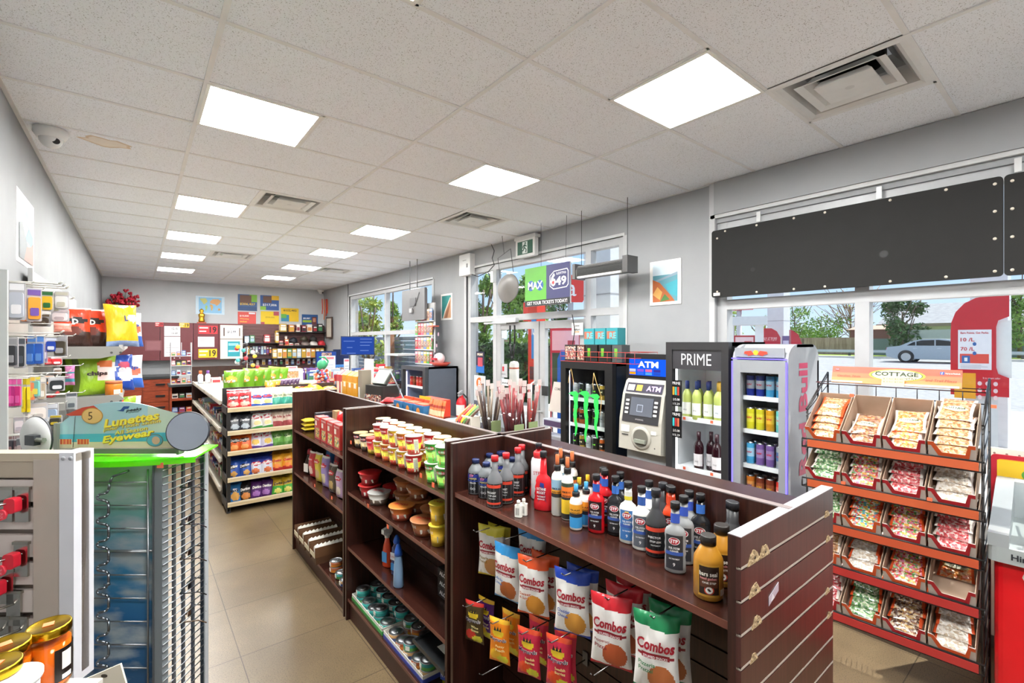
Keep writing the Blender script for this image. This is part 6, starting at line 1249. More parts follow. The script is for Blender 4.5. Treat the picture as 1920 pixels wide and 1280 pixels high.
# ================================================================ THINGS ON THE SPINE AND THE FAR SIDE OF THE GONDOLA
FZ = 1.326
def onfar(u, v, X): return P(u, v, X=X)
for i, (y, c) in enumerate(((4.38, 'r'), (4.28, 'r'))):
    t = thing('gift_carton', 'red gable box with white label, %s of two above the far bay' % ['far', 'near'][i], 'box', (1.50, y, FZ), RX, 'red gable boxes')
    MB().box(-.045, .045, -.05, .05, 0, .19, 'c8303a@.4').box(-.03, .03, -.0515, -.05, .02, .13, 'e8dcc8').prism([(-.05, .19), (.05, .19), (0, .235)], -.045, .045, 'd8606a@.4', 'x').build('box', t)
for i, y in enumerate((4.16, 4.03, 3.91)):
    t = thing('gift_carton', 'golden orange box with tag, %s of three above the far bay' % ['farthest', 'middle', 'nearest'][i], 'box', (1.48, y, FZ), RX, 'golden boxes')
    MB().box(-.055, .055, -.05, .05, 0, .20, 'e09a24@.4').box(-.015, .03, -.0515, -.05, .10, .14, 'f0e8dc').box(-.055, .055, -.051, -.05, .14, .145, 'f4d890').prism([(-.05, .20), (.05, .20), (0, .235)], -.055, .055, 'e8ab3e@.4', 'x').build('box', t)
t = thing('paper_sheet', 'white paper fan standing behind the golden boxes', 'paper', (1.62, 4.08, FZ), RX); MB().prism([(-.12, 0), (.12, 0), (.10, .34), (-.09, .34)], -.004, .004, 'ece9ee@.5').build('sheet', t)
t = thing('picture_stand', 'grey upright tin with white front panel beside the golden boxes', 'tin', (1.47, 3.79, FZ), RX); MB().box(-.04, .04, -.04, .04, 0, .26, '8a8070@.35').box(-.03, .0, -.0415, -.04, .01, .12, 'e0ded6').build('tin', t)
t = thing('counter_scale', 'black counter scale with tilted display on the gondola top', 'scale', (1.53, 3.57, FZ), RX+.2)
MB().rbox(-.12, .12, -.09, .09, 0, .15, '2a2724@.4', .03).build('body', t); MB().box(-.07, .09, -.02, .0, .15, .27, '9aa09a@.3', rot=(-.6, 0, 0)).box(-.08, .10, -.01, .012, .145, .28, '4a4a46@.4', rot=(-.6, 0, 0)).build('display', t)
MB().box(-.03, .03, -.02, .02, .10, .2, '3a3836@.4').build('neck', t); MB().box(-.11, .11, -.0915, -.09, .02, .08, 'mix_photo').build('front_print', t)
t = thing('wand_lighter', 'grey wand lighter leaning by the counter scale', 'lighter', (1.60, 3.28, FZ), 0); MB().tube([(0, 0, .0), (-.03, .06, .12), (-.06, .16, .26)], .006, '7a8088@.3').box(-.012, .012, -.02, .02, 0, .06, 'c83a3a').build('body', t)
for i, (x, y) in enumerate(((1.46, 3.36), (1.54, 3.28), (1.60, 3.40), (1.45, 3.25))):
    t = thing('candy_bar', 'small red wrapped bar, %s in the heap above the bay joint' % orow(i, 4), 'candy', (x, y, FZ+.03+.012*i), 0, 'red wrapped bars'); o = pillow(.12, .06, .03, 'b8262e@.3f', nx=8, ny=6, jit=i).build('wrapper', t); o.rotation_euler = (1.2, 0, .7*i)
for i in range(3):
    t = thing('candy_carton', 'blue display box with orange fruit print, %s of three above middle bay' % ['farthest', 'middle', 'nearest'][i], 'box', (1.44, 3.03-.15*i, FZ), RX, 'blue display boxes')
    MB().box(-.068, .068, -.03, .06, 0, .085, '2a6a9a@.4').disc((0, -.0315, .045), .025, 'e08a3a', 14, 'y').box(-.068, .068, .05, .06, .08, .11, 'c84a2a@.4').box(-.06, .06, -.02, .05, .085, .092, 'd85a3a').build('box', t)
t = thing('candy_carton', 'yellow and red display box beside the blue ones above middle bay', 'box', (1.58, 2.82, FZ), RX); MB().box(-.14, .14, -.04, .04, 0, .11, 'c83a24@.4').box(-.14, .02, -.0415, -.04, .03, .12, 'e8c02a').build('box', t)
for i in range(8):
    t = thing('meat_snack', 'orange striped snack pack, %s of the upright packs above middle bay' % orow(i, 8), 'snack', (1.46+.012*(i % 2), 2.66-.019*i, FZ), 0, 'upright striped snack packs')
    o = pillow(.045, .13, .014, spattern('d87a4a@.3f', [('b', .3, .5, 'e8c8a0'), ('b', .6, .7, 'a83a2a')]), nx=6, ny=8, jit=i).build('pack', t); o.location = (0, 0, .065); o.rotation_euler = (-.2, .1*(i % 3-1), RX)
for i, (x, y, z) in enumerate(((1.50, 2.44, 0), (1.56, 2.36, .01), (1.48, 2.32, .02))):
    t = thing('blue_pouch', 'flat pale blue pouch, %s of three lying above middle bay' % orow(i, 3), 'pouch', (x, y, FZ+.02+z), 0, 'pale blue pouches'); o = pillow(.14, .10, .02, '7ab0d0@.3f', nx=8, ny=6, jit=i).build('pouch', t); o.rotation_euler = (PI/2, 0, .4*i)
t = thing('candy_carton', 'open display box of slanted chocolate bars above middle bay near end', 'box', (1.46, 2.20, FZ), RX); MB().box(-.05, .05, -.03, .03, 0, .08, 'e8e0d0@.4').build('box', t)
for i in range(5):
    t = thing('chocolate_bar', 'slanted %s bar, %s of five in the open box' % (['orange', 'red', 'yellow', 'green', 'brown'][i], orow(i, 5)), 'candy bar', (1.45, 2.24-.025*i, FZ+.03), 0, 'slanted chocolate bars')
    o = pillow(.035, .13, .012, ['e86a2a@.3f', 'c8282a@.3f', 'e8b82a@.3f', '4a7a3a@.3f', '5a3a2a@.3f'][i], nx=5, ny=8, jit=i).build('wrapper', t); o.location = (0, .02, .06); o.rotation_euler = (-.7, .3, RX-.4)
# plastic cups of meat sticks
def sticks(x, y, n, col, lab, r=.05, h=.10):
    t = thing('stick_tub', lab, 'tub', (x, y, FZ)); MB().lathe([(r*.8, 0), (r, h)], 'clear_plastic', seg=20).box(-.03, .03, -r-.002, -r+.002, .02, .08, '8a9a6a@.4').build('tub', t)
    for i in range(n):
        a = 2*PI*i/n; s_ = thing('meat_stick', 'wrapped %s stick, %s in %s' % (col[0], orow(i, n), lab.split(' ')[0]+' tub'), 'meat stick', (x+.022*math.cos(a), y+.022*math.sin(a), FZ+.005), 0, 'wrapped meat sticks')
        ln = .20+.03*(i % 3); MB().tube([(0, 0, 0), (.045*math.cos(a), .045*math.sin(a), ln)], .007, col[1+i % 2], 6).box(.045*math.cos(a)-.012, .045*math.cos(a)+.012, .045*math.sin(a)-.002, .045*math.sin(a)+.002, ln, ln+.03, 'c8b8b4@.3').build('wrapper', s_)
sticks(1.47, 2.03, 8, ('dark', '4a3a34@.3', '8a7a6a@.3'), 'tan tub of dark meat sticks at the middle bay end', .055)
sticks(1.49, 1.87, 12, ('red', '8a3a3c@.25', '6e3034@.25'), 'tall bundle of red wrapped meat sticks beside the divider', .06, .14)
sticks(1.60, 1.88, 9, ('reddish', '9a4a48@.25', '7a3a3a@.25'), 'second bundle of red meat sticks behind the divider', .05, .12)
# ================================================================ LEFT WALL UNIT
LY = 3.14
t = thing('display_shelving', 'white pegboard wall shelving with chip shelves along the left wall', 'shelving', (-.5, 5, 0))
MB().box(-.075, .035, LY-5, LY-5+.03, 0, 2.15, 'adb0ae@.4').build('end_panel', t)
m = MB().box(-.07, -.05, LY-5+.03, 7.2-5, .3, 2.12, 'aeaca6@.4')
m.build('pegboard', t)
m = MB()
for k in range(3): m.box(-.052, -.03, 4.35+k*1.2-5, 4.39+k*1.2-5, .3, 2.3 if k == 0 else 2.15, 'a5a6a5@.35')
m.build('slotted_upright', t)
MB().box(-.055, -.03, 4.4-5, 7.2-5, 2.10, 2.28, 'd4d4d0@.4').build('top_sign_rail', t)
MB().box(-.07, .42, LY-5+.03, 7.2-5, .1, .22, 'dcd8cc@.4').build('base_shelf', t)
for z in (1.775, 1.425, 1.08, .7):
    MB().box(-.05, .40, 4.45-5, 7.0-5, z-.02, z, 'a9a8a2@.35').box(.40, .42, 4.45-5, 7.0-5, z-.03, z+.02, 'b5b5b3@.3').build('shelf', t)
    MB().prism([(-.05, z-.075), (.30, z-.075), (.40, z-.05), (.43, z-.02), (.40, z+.01), (-.05, z+.01)], 4.42-5, 4.45-5, '8f8e8a@.3', 'y').build('shelf_bracket', t)
for i, (x, z) in enumerate(((-.14, 1.74), (-.09, 1.74), (-.14, 1.39), (-.09, 1.39))): MB().disc((x+.5, 4.418-5, z), .008, '4a4a48@.3', 12, 'y').build('bracket_hole', t)
# big bags on the two upper shelves
def put_big(P_, x, y, z, h, rz, lab, grp, tilt=-.12): P_.put((x, y, z+h/2), rot=(tilt, 0, rz), label=lab, group=grp)
RB = bigbag(.22, .29, .10, 'd8401e@.3f', [('b', 0, .38, '3a201a@.3f'), ('o', .4, .40, .3, .12, '6a2a1a'), ('o', .6, .66, .28, .08, '1c1416'), ('b', .94, 2, 'e8e0d8@.3f')], 'D', 'f4f0e8', .62, .18)
for i in range(4): put_big(RB, -.36+.085*i-.0, 4.62+.13*i, 1.777, .29, .35, 'large red and black chip bag, %s on the top left wall shelf' % orow(i, 4), 'large red chip bags on wall shelf')
YL = bigbag(.23, .33, .11, 'e8bc1e@.3f', [('b', .0, .12, '8aa0c8@.3f'), ('o', .75, .66, .2, .10, 'e4e4ea')], 'L', '2a3a7a', .65, .1)
put_big(YL, -.09, 4.72, 1.777, .33, .55, 'large yellow chip bag at the front of top left wall shelf', None)
WL = bigbag(.20, .28, .10, 'dfe0ea@.3f', [('b', 0, .3, '3a6ac8@.3f'), ('o', .6, .5, .3, .14, 'd86a4a')], 'Dip', '3a4a9a')
put_big(WL, -.05, 4.92, 1.777, .28, .5, 'white and blue chip bag behind the yellow one on top left wall shelf', None)
GL = bigbag(.26, .30, .12, '9ac42e@.3f', [('r', .5, .35, 1.0, .8, 'f0e0dc'), ('o', .72, .75, .2, .1, 'e0722a'), ('r', .02, 0, .10, 1, '5a6a2a')], 'chips', '3a2a2a', .5, .5)
put_big(GL, -.24, 4.62, 1.427, .30, .30, 'lime green and white chip bag at the front of lower wall shelf', None); put_big(GL, -.33, 4.86, 1.427, .30, .3, 'lime green chip bag half hidden behind another on lower wall shelf', None)
BLb = bigbag(.22, .29, .12, '2a4fb0@.3f', [('o', .7, .45, .3, .2, 'd8d8e4'), ('o', .65, .7, .2, .1, 'b83a5a')], 'Tos', 'f0f0f4')
put_big(BLb, -.12, 4.86, 1.427, .29, .4, 'blue and white chip bag at right of lower wall shelf', None); put_big(WL, -.05, 5.08, 1.427, .28, .3, 'white and blue chip bag farthest right on lower wall shelf', None)
t = thing('dip_jar', 'orange dip jar with white label on the lower wall shelf edge', 'jar', (-.13, 4.51, 1.427), .4); MB().lathe([(.045, 0), (.05, .006), (.05, .08), (.045, .09)], 'e0822a@.25', seg=24).box(-.02, .02, -.0515, -.048, .01, .045, 'd8d0c4').build('glass', t); MB().lathe([(.05, .088), (.05, .105)], 'd87a4a@.3', seg=24).build('lid', t)
for i in range(5): put_big([WL, BLb, RB, GL, WL][i], -.30+.06*i, 4.66+.10*i, 1.082, .28, .3, 'chip bag low on the left wall, %s below the lower bracket' % orow(i, 5), 'chip bags low on the left wall')
# hooks with hanging stationery and tools: (u, v_top, v_bottom, w px, y, main colour, accent, words)
ST = [(32, 528, 600, 20, 3.30, 'b8bcc8', 'e8e6ea', 'spiral notebook pack'), (47, 538, 606, 12, 3.45, 'e07a24', 'd8c0b0', 'orange pen pack, narrow'), (55, 540, 603, 10, 3.5, 'd88a3a', 'e8e0e0', 'orange pen pack, half hidden'), (64, 540, 602, 18, 3.42, 'e8962a', '6a4a9a', 'orange and purple pen pack'),
      (75, 545, 575, 11, 3.7, 'd8b82a', '8a9a3a', 'yellow glue card'), (89, 545, 583, 15, 3.65, 'e0b42a', '2a6a3a', 'yellow and green glue card'), (102, 548, 584, 14, 3.75, 'a8a890', '4a5a4a', 'grey-green adapter pack'), (116, 546, 580, 18, 3.7, 'e0dedc', 'b8b4a4', 'clear blister with putty square'),
      (76, 588, 612, 26, 3.9, '4a3a30', '6b5a4a', 'brown hose coil pack'), (113, 580, 603, 22, 3.8, 'e6dadc', 'b8a8ac', 'white printed instruction card'), (118, 606, 622, 22, 3.7, 'f0a090', 'e88a7a', 'pink plastic bag'),
      (24, 632, 688, 14, 3.3, '34363c', '9a9aa0', 'black scissors blister'), (37, 632, 690, 14, 3.36, '2e3236', '4a5058', 'black utility knife blister'), (54, 630, 645, 13, 3.5, '9a1c24', '2a1c1c', 'small dark red pack'), (60, 628, 686, 12, 3.45, '2a62b8', '5a8ad0', 'blue glitter pen pack, left'), (74, 628, 685, 12, 3.45, '2a5ab0', '5a8ad0', 'blue glitter pen pack, right'),
      (84, 630, 680, 7, 3.6, '8a7a9a', 'c8c0cc', 'slim purple pack'), (96, 632, 660, 14, 3.6, '1c3fa0', 'd0d4e0', 'blue card in clear blister'), (114, 628, 668, 17, 3.6, '4a4236', 'a8a8ac', 'black velcro pad pack'), (90, 668, 684, 14, 3.9, 'c8282e', 'e87a7a', 'red striped pack, left'), (106, 668, 684, 14, 3.9, 'd02a32', 'f0f0f0', 'red striped pack, right'),
      (18, 708, 764, 8, 3.3, 'c02f84', 'd85aa0', 'magenta lighter pack, left'), (26, 708, 764, 8, 3.3, 'b82a7c', 'd85aa0', 'magenta lighter pack, middle'), (35, 708, 763, 8, 3.3, 'c8307c', 'd85aa0', 'magenta lighter pack, right'), (47, 705, 776, 5, 3.4, 'e8d020', 'c8b41a', 'long yellow pencil pack, left'), (53, 705, 776, 5, 3.4, 'e0c81e', 'c8b41a', 'long yellow pencil pack, right'),
      (60, 703, 752, 9, 3.5, 'ee8a5a', 'e8c04a', 'orange and peach marker card'), (69, 702, 745, 10, 3.5, '7ac0b8', 'e8d85a', 'teal and yellow ruler card'), (79, 706, 750, 10, 3.6, 'b8a890', 'e8e4dc', 'round tape dispenser card'), (92, 704, 722, 12, 3.8, '2a2420', 'e08a2a', 'black headphone pack'), (106, 705, 733, 20, 3.7, '2a2c30', 'c8c8cc', 'black grip pad with orange rim'), (93, 735, 745, 22, 3.8, 'c02a2e', 'e85a4a', 'red curved strap'),
      (131, 684, 722, 13, 3.9, 'c87aa8', '3a8a98', 'striped pink and teal towel pack'), (108, 690, 702, 10, 4.0, '8a7a6a', 'd8d0c8', 'small brown blister'), (134, 735, 768, 14, 3.8, 'a8acac', '5a6066', 'grey card with black loop'), (69, 755, 788, 26, 3.6, 'dcd2cc', 'b8b0ac', 'cream printed product card'), (98, 755, 798, 16, 3.7, '9ab0cc', 'e8eaee', 'blue and white blister'), (105, 778, 798, 16, 3.6, '3a3a34', 'c8b02a', 'dark pack with yellow edge'),
      (35, 780, 812, 12, 3.4, 'cfc4c8', 'a8a0a8', 'pinkish gadget blister'), (80, 790, 815, 20, 3.6, '2a3038', '8a929a', 'black gadget pack behind mirror'), (22, 815, 850, 8, 3.3, '3a3840', '8a6a6a', 'dark cable pack, left'), (29, 815, 850, 8, 3.3, '4a3a40', '8a7a7a', 'dark cable pack, middle'), (36, 812, 848, 8, 3.3, '5a5a62', '9a8a8a', 'dark cable pack, right')]
for i, (u, va, vb, wp, y, c, c2, wd) in enumerate(ST):
    a = P(u, va, Y=y); b = P(u, vb, Y=y); dep = a.y*FW[1]+a.x*FW[0]; w = wp/CF*dep*1.15; h = (a.z-b.z)
    t = thing('hanging_pack', wd+' hanging on a wall hook at far left', 'hanging pack', (a.x, y, b.z), 0, 'packs hanging on the left wall hooks')
    if wd.startswith('red curved'): MB().tube([(-w/2, 0, h), (-w*.2, 0, h*.2), (w*.2, 0, h*.2), (w/2, 0, h)], .008, c, 8).build('strap', t)
    elif 'bag' in wd or 'towel' in wd: o = pillow(w, h, .03, spattern(c+'@.3f', [('b', .55, .68, c2), ('b', .2, .35, c2)]), nx=8, ny=12, jit=i).build('pouch', t); o.location = (0, 0, h/2)
    else:
        MB().rbox(-w/2, w/2, -.002, .002, 0, h, 'b4b2b6@.4', min(w, h)*.1, axis='y').build('card', t)
        m = MB().rbox(-w*.40, w*.40, -.016, -.002, h*.06, h*.72, c+'@.3', w*.15, axis='y').rbox(-w*.28, w*.28, -.020, -.015, h*.16, h*.4, c2+'@.3', w*.1, axis='y').box(-w*.42, w*.42, -.004, -.002, h*.78, h*.95, c2); m.build('product', t)
    t.rotation_euler = (0, 0, random.uniform(-.35, .35))
    if i % 2 == 0:
        hk = thing('wire_hook', 'long wire wall hook holding the %s' % wd, 'hook', (-.55, y-.004, a.z-.004), 0, 'wire wall hooks'); L_ = a.x+.55+.05
        MB().tube([(0, 0, 0), (L_, 0, 0), (L_+.012, 0, .012)], .0026, 'bdbbb5@.5').build('peg', hk)
for i, (va, y) in enumerate(((529, 3.3), (533, 3.45), (537, 3.6), (557, 3.9), (624, 3.35), (700, 3.7), (742, 3.6))):
    a = P(60, va, Y=y); t = thing('wire_hook', 'long pale wire wall hook, %s down the left board' % ORD[i], 'hook', (-.55, y, a.z), 0, 'wire wall hooks'); MB().tube([(0, 0, 0), (.24, 0, 0), (.255, 0, .014)], .003, 'bdbbb5@.5').tube([(0, .03, 0), (.24, .03, 0), (.255, .03, .014)], .003, 'bdbbb5@.5').build('peg', t)
# framed print on the left wall, dome cameras
def frame(name, lab, loc, rz, w, h, fk, parts):
    t = thing(name, lab, 'picture', loc, rz); MB().box(-w/2, w/2, 0, .012, -h/2, h/2, fk).build('frame', t); m = MB()
    for x0, x1, z0, z1, k in parts:
        if isinstance(k, str): m.quad((x0*w, -.001, z0*h), (x1*w, -.001, z0*h), (x1*w, -.001, z1*h), (x0*w, -.001, z1*h), k)
    for q in parts:
        if q[0] == 'p': pass
    m.build('print', t); return t
def wallprint(name, lab, loc, rz, w, h, border, bg_, polys, cat='picture', grp=None):
    t = thing(name, lab, cat, loc, rz, grp); MB().box(-w/2, w/2, 0, .008, -h/2, h/2, border).build('border', t)
    m = MB(); o_ = .001; iw, ih = w*.8, h*.86
    m.quad((-iw/2, -o_, -ih/2), (iw/2, -o_, -ih/2), (iw/2, -o_, ih/2), (-iw/2, -o_, ih/2), bg_)
    for pts, k in polys:
        o_ += .0006; m.add([((a-.5)*iw, -o_, (b-.5)*ih) for a, b in pts], [tuple(range(len(pts)))], k)
    m.build('print', t); return t
wallprint('framed_print', 'tall mountain mist print with white border on the left wall', (XL+.003, 4.48, 2.55), PI/2, .62, .46+.0, 'f2f2f2', 'dfe6ea', [([(0, .75), (.25, .95), (.45, .8), (.3, .7)], '8fc4d4'), ([(.15, .6), (.5, .85), (1, .75), (1, .55), (.6, .6)], '7fb6c8'), ([(.4, .35), (.7, .6), (1, .5), (1, .3)], '5f93ac'), ([(0, 0), (0, .55), (.2, .6), (.5, .35), (.7, .15), (.8, 0)], '5d6468'), ([(.3, 0), (.5, .25), (.8, .3), (1, .4), (1, 0)], '8c6a5c')])
for nm, lab, loc in (('dome_camera', 'white dome security camera on the ceiling near the left wall', (-.44, 4.30, ZC)), ('dome_camera', 'white dome camera in the far right ceiling corner', (3.86, 13.05, ZC))):
    t = thing(nm, lab, 'camera', loc); MB().lathe([(.085, 0), (.088, -.03), (.07, -.06), (.066, -.062)], 'e9e9e8@.35', seg=28).build('housing', t); MB().ball((0, 0, -.062), .06, 'dcdcdb@.3', 20, 10).disc((.03, -.05, -.085), .02, '2a2a2c@.15', 14, 'y').build('dome', t)
t = thing('red_tassels', 'red and orange ribbon tassels hanging in the far right corner', 'tassel', (3.9, 12.9, 2.95))
for i, (x, l, k) in enumerate(((-.05, .40, 'd8482a'), (0, .55, 'e0702a'), (.05, .45, 'c8302a'), (.08, .38, 'e05a2a'))): MB().tube([(x, 0, 0), (x+.01, 0, -l*.6), (x, 0, -l)], .012, k).build('ribbon', t)
# ================================================================ BACK WALL AND TILL AREA
def sheet(name, lab, loc, rz, w, h, bg_, parts=(), texts=(), cat='sign', grp=None, t_=.006):
    # a flat printed sheet or board: parts (x0, x1, z0, z1, mat) and texts (string, x, z, h, mat, w) in fractions of the sheet
    m = MB().box(-w/2, w/2, 0, t_, -h/2, h/2, bg_); o_ = .0008
    for x0, x1, z0, z1, k in parts: m.quad(((x0-.5)*w, -o_, (z0-.5)*h), ((x1-.5)*w, -o_, (z0-.5)*h), ((x1-.5)*w, -o_, (z1-.5)*h), ((x0-.5)*w, -o_, (z1-.5)*h), k); o_ += .0004
    for s_, x, z, hh, k, ww in texts: m.text(s_, ((x-.5)*w, -o_-.0008, (z-.5)*h), (1, 0, 0), (0, 0, 1), hh*h, k, ww*w if ww else None, .02)
    t = thing(name, lab, cat, loc, rz, grp); m.build('board', t); return t
CY = 12.9; MR_ = '6a2e33@.4'
def dist(u0, v0, u1, v1, Y):   # a sheet on a wall plane facing the camera
    a = P(u0, v0, Y=Y); b = P(u1, v1, Y=Y); return ((a.x+b.x)/2, Y, (a.z+b.z)/2), abs(b.x-a.x), abs(a.z-b.z)
cab = [( -.56, .40, 'left'), (.405, 1.01, 'second'), (1.015, 1.98, 'third')]
for x0, x1, w_ in cab:
    t = thing('overhead_cabinet', 'maroon overhead cabinet on the back wall, %s unit' % {'left': 'leftmost', 'second': 'middle', 'third': 'rightmost'}[w_], 'cabinet', ((x0+x1)/2, CY, 1.40), 0, 'maroon overhead cabinets'); w = x1-x0
    MB().box(-w/2, w/2, .015, .34, 0, .84, '5a262b@.4').build('body', t)
    for s_ in (-1, 1):
        dd = MB().box(min(0, s_*w/2)+.003, max(0, s_*w/2)-.003, -.004, .014, .005, .835, MR_).build('door', t)
        MB().ball((s_*.05, -.014, .05), .013, 'd8d4d0@.3', 10, 6).build('knob', dd)
for nm, args in {'a': ((291, 604, 306, 612), 'c8323a', 'small red age sign 19 on the middle maroon cabinet', '19'), 'b': ((336, 605, 355, 614), 'e8b82a', 'small yellow age sign 19 on the middle maroon cabinet', '19'),
                 'c': ((372, 610, 408, 626), 'c8323a', 'large red age sign 19 on the right maroon cabinet', '19'), 'd': ((372, 654, 407, 670), 'e8c01e', 'large yellow age sign 19 on the right maroon cabinet', '19')}.items():
    loc, w, h = dist(*args[0], CY-.01); sheet('age_sign', args[2], loc, 0, w, h, args[1], [(.05, .5, .66, .82, 'f2ece0'), (.05, .4, .25, .38, 'f2ece0')], [('19', .76, .5, .75, '1c1618', .36)])
for a, lab, tx in (((308, 611, 338, 630), 'white price sheet reading $12.15 and $12.20 on the maroon cabinet', [('12.15', .65, .75, .2, '3a3a40', .35), ('12.20', .65, .3, .2, '3a3a40', .35)]), ((308, 631, 338, 668), 'white notice sheet under the price sheet on the maroon cabinet', [])):
    loc, w, h = dist(*a, CY-.01); t = sheet('paper_notice', lab, loc, 0, w, h, 'ece8e8', [(.1, .9, .08+.12*q, .10+.12*q, 'a8a4a8') for q in range(5)] if not tx else [(.1, .4, .7, .73, 'a8a4a8')], tx, 'notice')
loc, w, h = dist(272, 638, 303, 657, CY-.01); sheet('plastic_sleeve', 'empty clear plastic sleeve on the middle maroon cabinet', loc, 0, w, h, '8a5a5e@.15', [(.1, .9, .1, .9, '946468@.15')], (), 'sleeve')
loc, w, h = dist(371, 631, 402, 650, CY-.01); sheet('paper_notice', 'white notice with printed lines between the two large age signs', loc, 0, w, h, 'efecea', [(.12, .88, .15+.16*q, .19+.16*q, 'a8a4a8') for q in range(5)], (), 'notice')
loc, w, h = dist(413, 609, 455, 635, CY-.03); t = sheet('price_board', 'cream framed board showing price $12.99', loc, 0, w, h, 'e2dccb', [(.22, .82, .18, .85, 'f0eef0'), (.14, .19, .2, .8, '4a2226'), (.84, .88, .2, .8, '4a2226')], [('$12.99', .5, .5, .2, '3c3c42', .38), ('menthol', .52, .74, .08, '7a7a80', .3)])
loc, w, h = dist(413, 636, 455, 672, CY-.03); t = sheet('price_board', 'teal and cream framed board under the $12.99 board', loc, 0, w, h, 'e2dccb', [(.32, .88, .12, .9, '2f9aa6'), (.36, .8, .68, .8, '8fd0d4'), (.36, .84, .36, .44, 'e2f0f0')])
# wall map and posters
loc, w, h = dist(367, 554, 421, 590, YB-.01); m_ = wallprint('world_map', 'pale blue world map poster on the back wall', loc, 0, w, h, 'cfe2ee', '8fc4e6', [([(.03, .9), (.3, .95), (.38, .75), (.28, .6), (.22, .55), (.12, .75)], 'c8c87a'), ([(.3, .5), (.38, .45), (.36, .28), (.31, .12), (.28, .35)], 'a8cc7a'), ([(.48, .55), (.58, .55), (.62, .4), (.57, .15), (.53, .2), (.52, .4), (.47, .45)], 'e0b06a'), ([(.48, .75), (.6, .9), (.85, .92), (.97, .8), (.88, .6), (.78, .48), (.7, .58), (.6, .6), (.5, .62)], 'e0a870'), ([(.82, .3), (.92, .33), (.95, .2), (.84, .18)], 'dcae72')], 'map')
SGN = [((446, 551, 482, 583), '3a5a8c', 'lottery poster with two faces over dark blue and green, top left', [(.6, 1, .55, 1, '7fb83a'), (.1, .7, .45, .95, '6a4636'), (.0, 1, .0, .25, '2a4a7a')], [('$206,437', .5, .4, .16, 'e8c02a', .8)]),
       ((488, 553, 523, 582), '2f5596', 'lottery poster with two faces over blue, top right', [(.15, .6, .5, .95, '6a4a3c'), (.6, 1, .7, 1, 'e8b82a'), (0, .3, 0, .25, '8abf3a')], [('$317,006', .5, .35, .18, 'f2f2f2', .75)]),
       ((446, 584, 480, 609), 'd94f48', 'coral red winners poster, lower left', [(.6, .95, .84, .96, 'e8e4f0')], [('$10,000', .35, .68, .15, 'f4e8e0', .5), ('Winning', .35, .45, .13, 'f0c84a', .5), ('ticket', .3, .25, .13, 'f0c84a', .4)]),
       ((489, 583, 523, 609), 'ecc81e', 'plain yellow winners poster, lower middle', [(.7, 1, .7, 1, 'b8505a'), (0, .2, 0, .2, 'b8505a')], [('$500,000', .5, .55, .12, 'b08a1a', .5)]),
       ((527, 577, 560, 603), 'ecc020', 'yellow winners poster with numbers and blue-green corner', [(0, .45, 0, .5, '3a8ab0'), (0, .3, .25, .55, '6ab04a')], [('$222,482', .5, .82, .16, '4a3a2a', .75)]),
       ((566, 589, 596, 611), '2a5a94', 'blue winners poster with a smiling face at right', [(.62, .92, .1, .8, '6a3a3a'), (.68, .86, .35, .7, 'c88a6a'), (.05, .6, .3, .5, '9ab83a')], [('$8,887', .3, .65, .16, 'f2f2f2', .45)])]
for a, c, lab, pa, tx in SGN:
    loc, w, h = dist(*a, YB-.012); sheet('lottery_poster', lab+' on the back wall', loc, 0, w, h, c, pa, tx, 'poster')
# slatwall
t = thing('slat_wall', 'brown slatted display wall at the back right with shelves', 'slatwall', (3.0, 13.2, 0)); m = MB(); z = 2.26
while z > .8: m.box(-1.0, .98, -.02, .02, z-.070, z, '6b4644@.4'); z -= .0762
m.box(-1.0, .98, .0, .025, .8, 2.26, 'b59a94').build('slat_panel', t)
for x0, x1, z in ((2.05, 2.95, 1.79), (2.78, 3.97, 2.07), (2.78, 3.97, 1.72), (2.65, 3.97, 1.40), (2.05, 2.6, 1.40)): MB().box(x0-3, x1-3, -.30, -.02, z-.02, z, '2e2a2c@.3').build('shelf', t)
t = thing('wall_plaque', 'narrow dark-framed plaque at the right end of the slatted wall', 'frame', (3.93, 12.6, 2.18), PI/2*-.9); MB().box(-.16, .16, 0, .02, -.28, .28, '4a3a34@.4').box(-.12, .12, -.002, 0, -.24, .24, 'b8b0a4').build('frame', t)
def cap(x, z, c, lab):
    t = thing('baseball_cap', lab, 'cap', (x, 13.0, z), 0, 'baseball caps on the slatted wall')
    MB().lathe([(.10, 0), (.098, .05), (.07, .10), (.02, .125), (0, .127)], c, seg=20).build('crown', t); MB().prism([(-.08, -.02), (.08, -.02), (.06, -.14), (0, -.17), (-.06, -.14)], .0, .012, c, 'z').build('brim', t)
for x, z, c, lab in ((3.16, 1.80, '20222a', 'black baseball cap with white logo at left of the caps'), (3.42, 1.84, '3c3426', 'camouflage brown baseball cap, second from the left'), (3.65, 1.84, '2a2624', 'dark brown baseball cap, upper row right'), (3.45, 1.721, '8a7a74', 'beige baseball cap in the lower row'), (3.66, 1.721, 'd8d2cc', 'white baseball cap with red brim in the lower row'), (3.86, 1.721, 'c02a34', 'red baseball cap at right end')): cap(x, z, c, lab)
def item(x, y, z, w, d, h, c, c2, lab, nm='goods_carton', rz=0, grp=None, cat='box'):
    t = pbox(w, d, h, c, c2, cat, nm); return t.put((x, y, z), rz, lab, grp)
i = 0
for x, w, h, c, c2 in ((2.10, .10, .16, 'a8c0d0', 'e8e0d4'), (2.22, .10, .18, '4a8a5a', 'a8c0d0'), (2.55, .13, .20, 'b8323a', 'e8e0d4'), (2.78, .08, .30, 'c8a03a', 'e8e0d4')):
    item(x, 13.05, 1.791, w, .12, h, c, c2, '%s box on the upper left slat shelf, %s' % (CNM[c], orow(i, 4)), grp='boxes on the upper left slat shelf'); i += 1
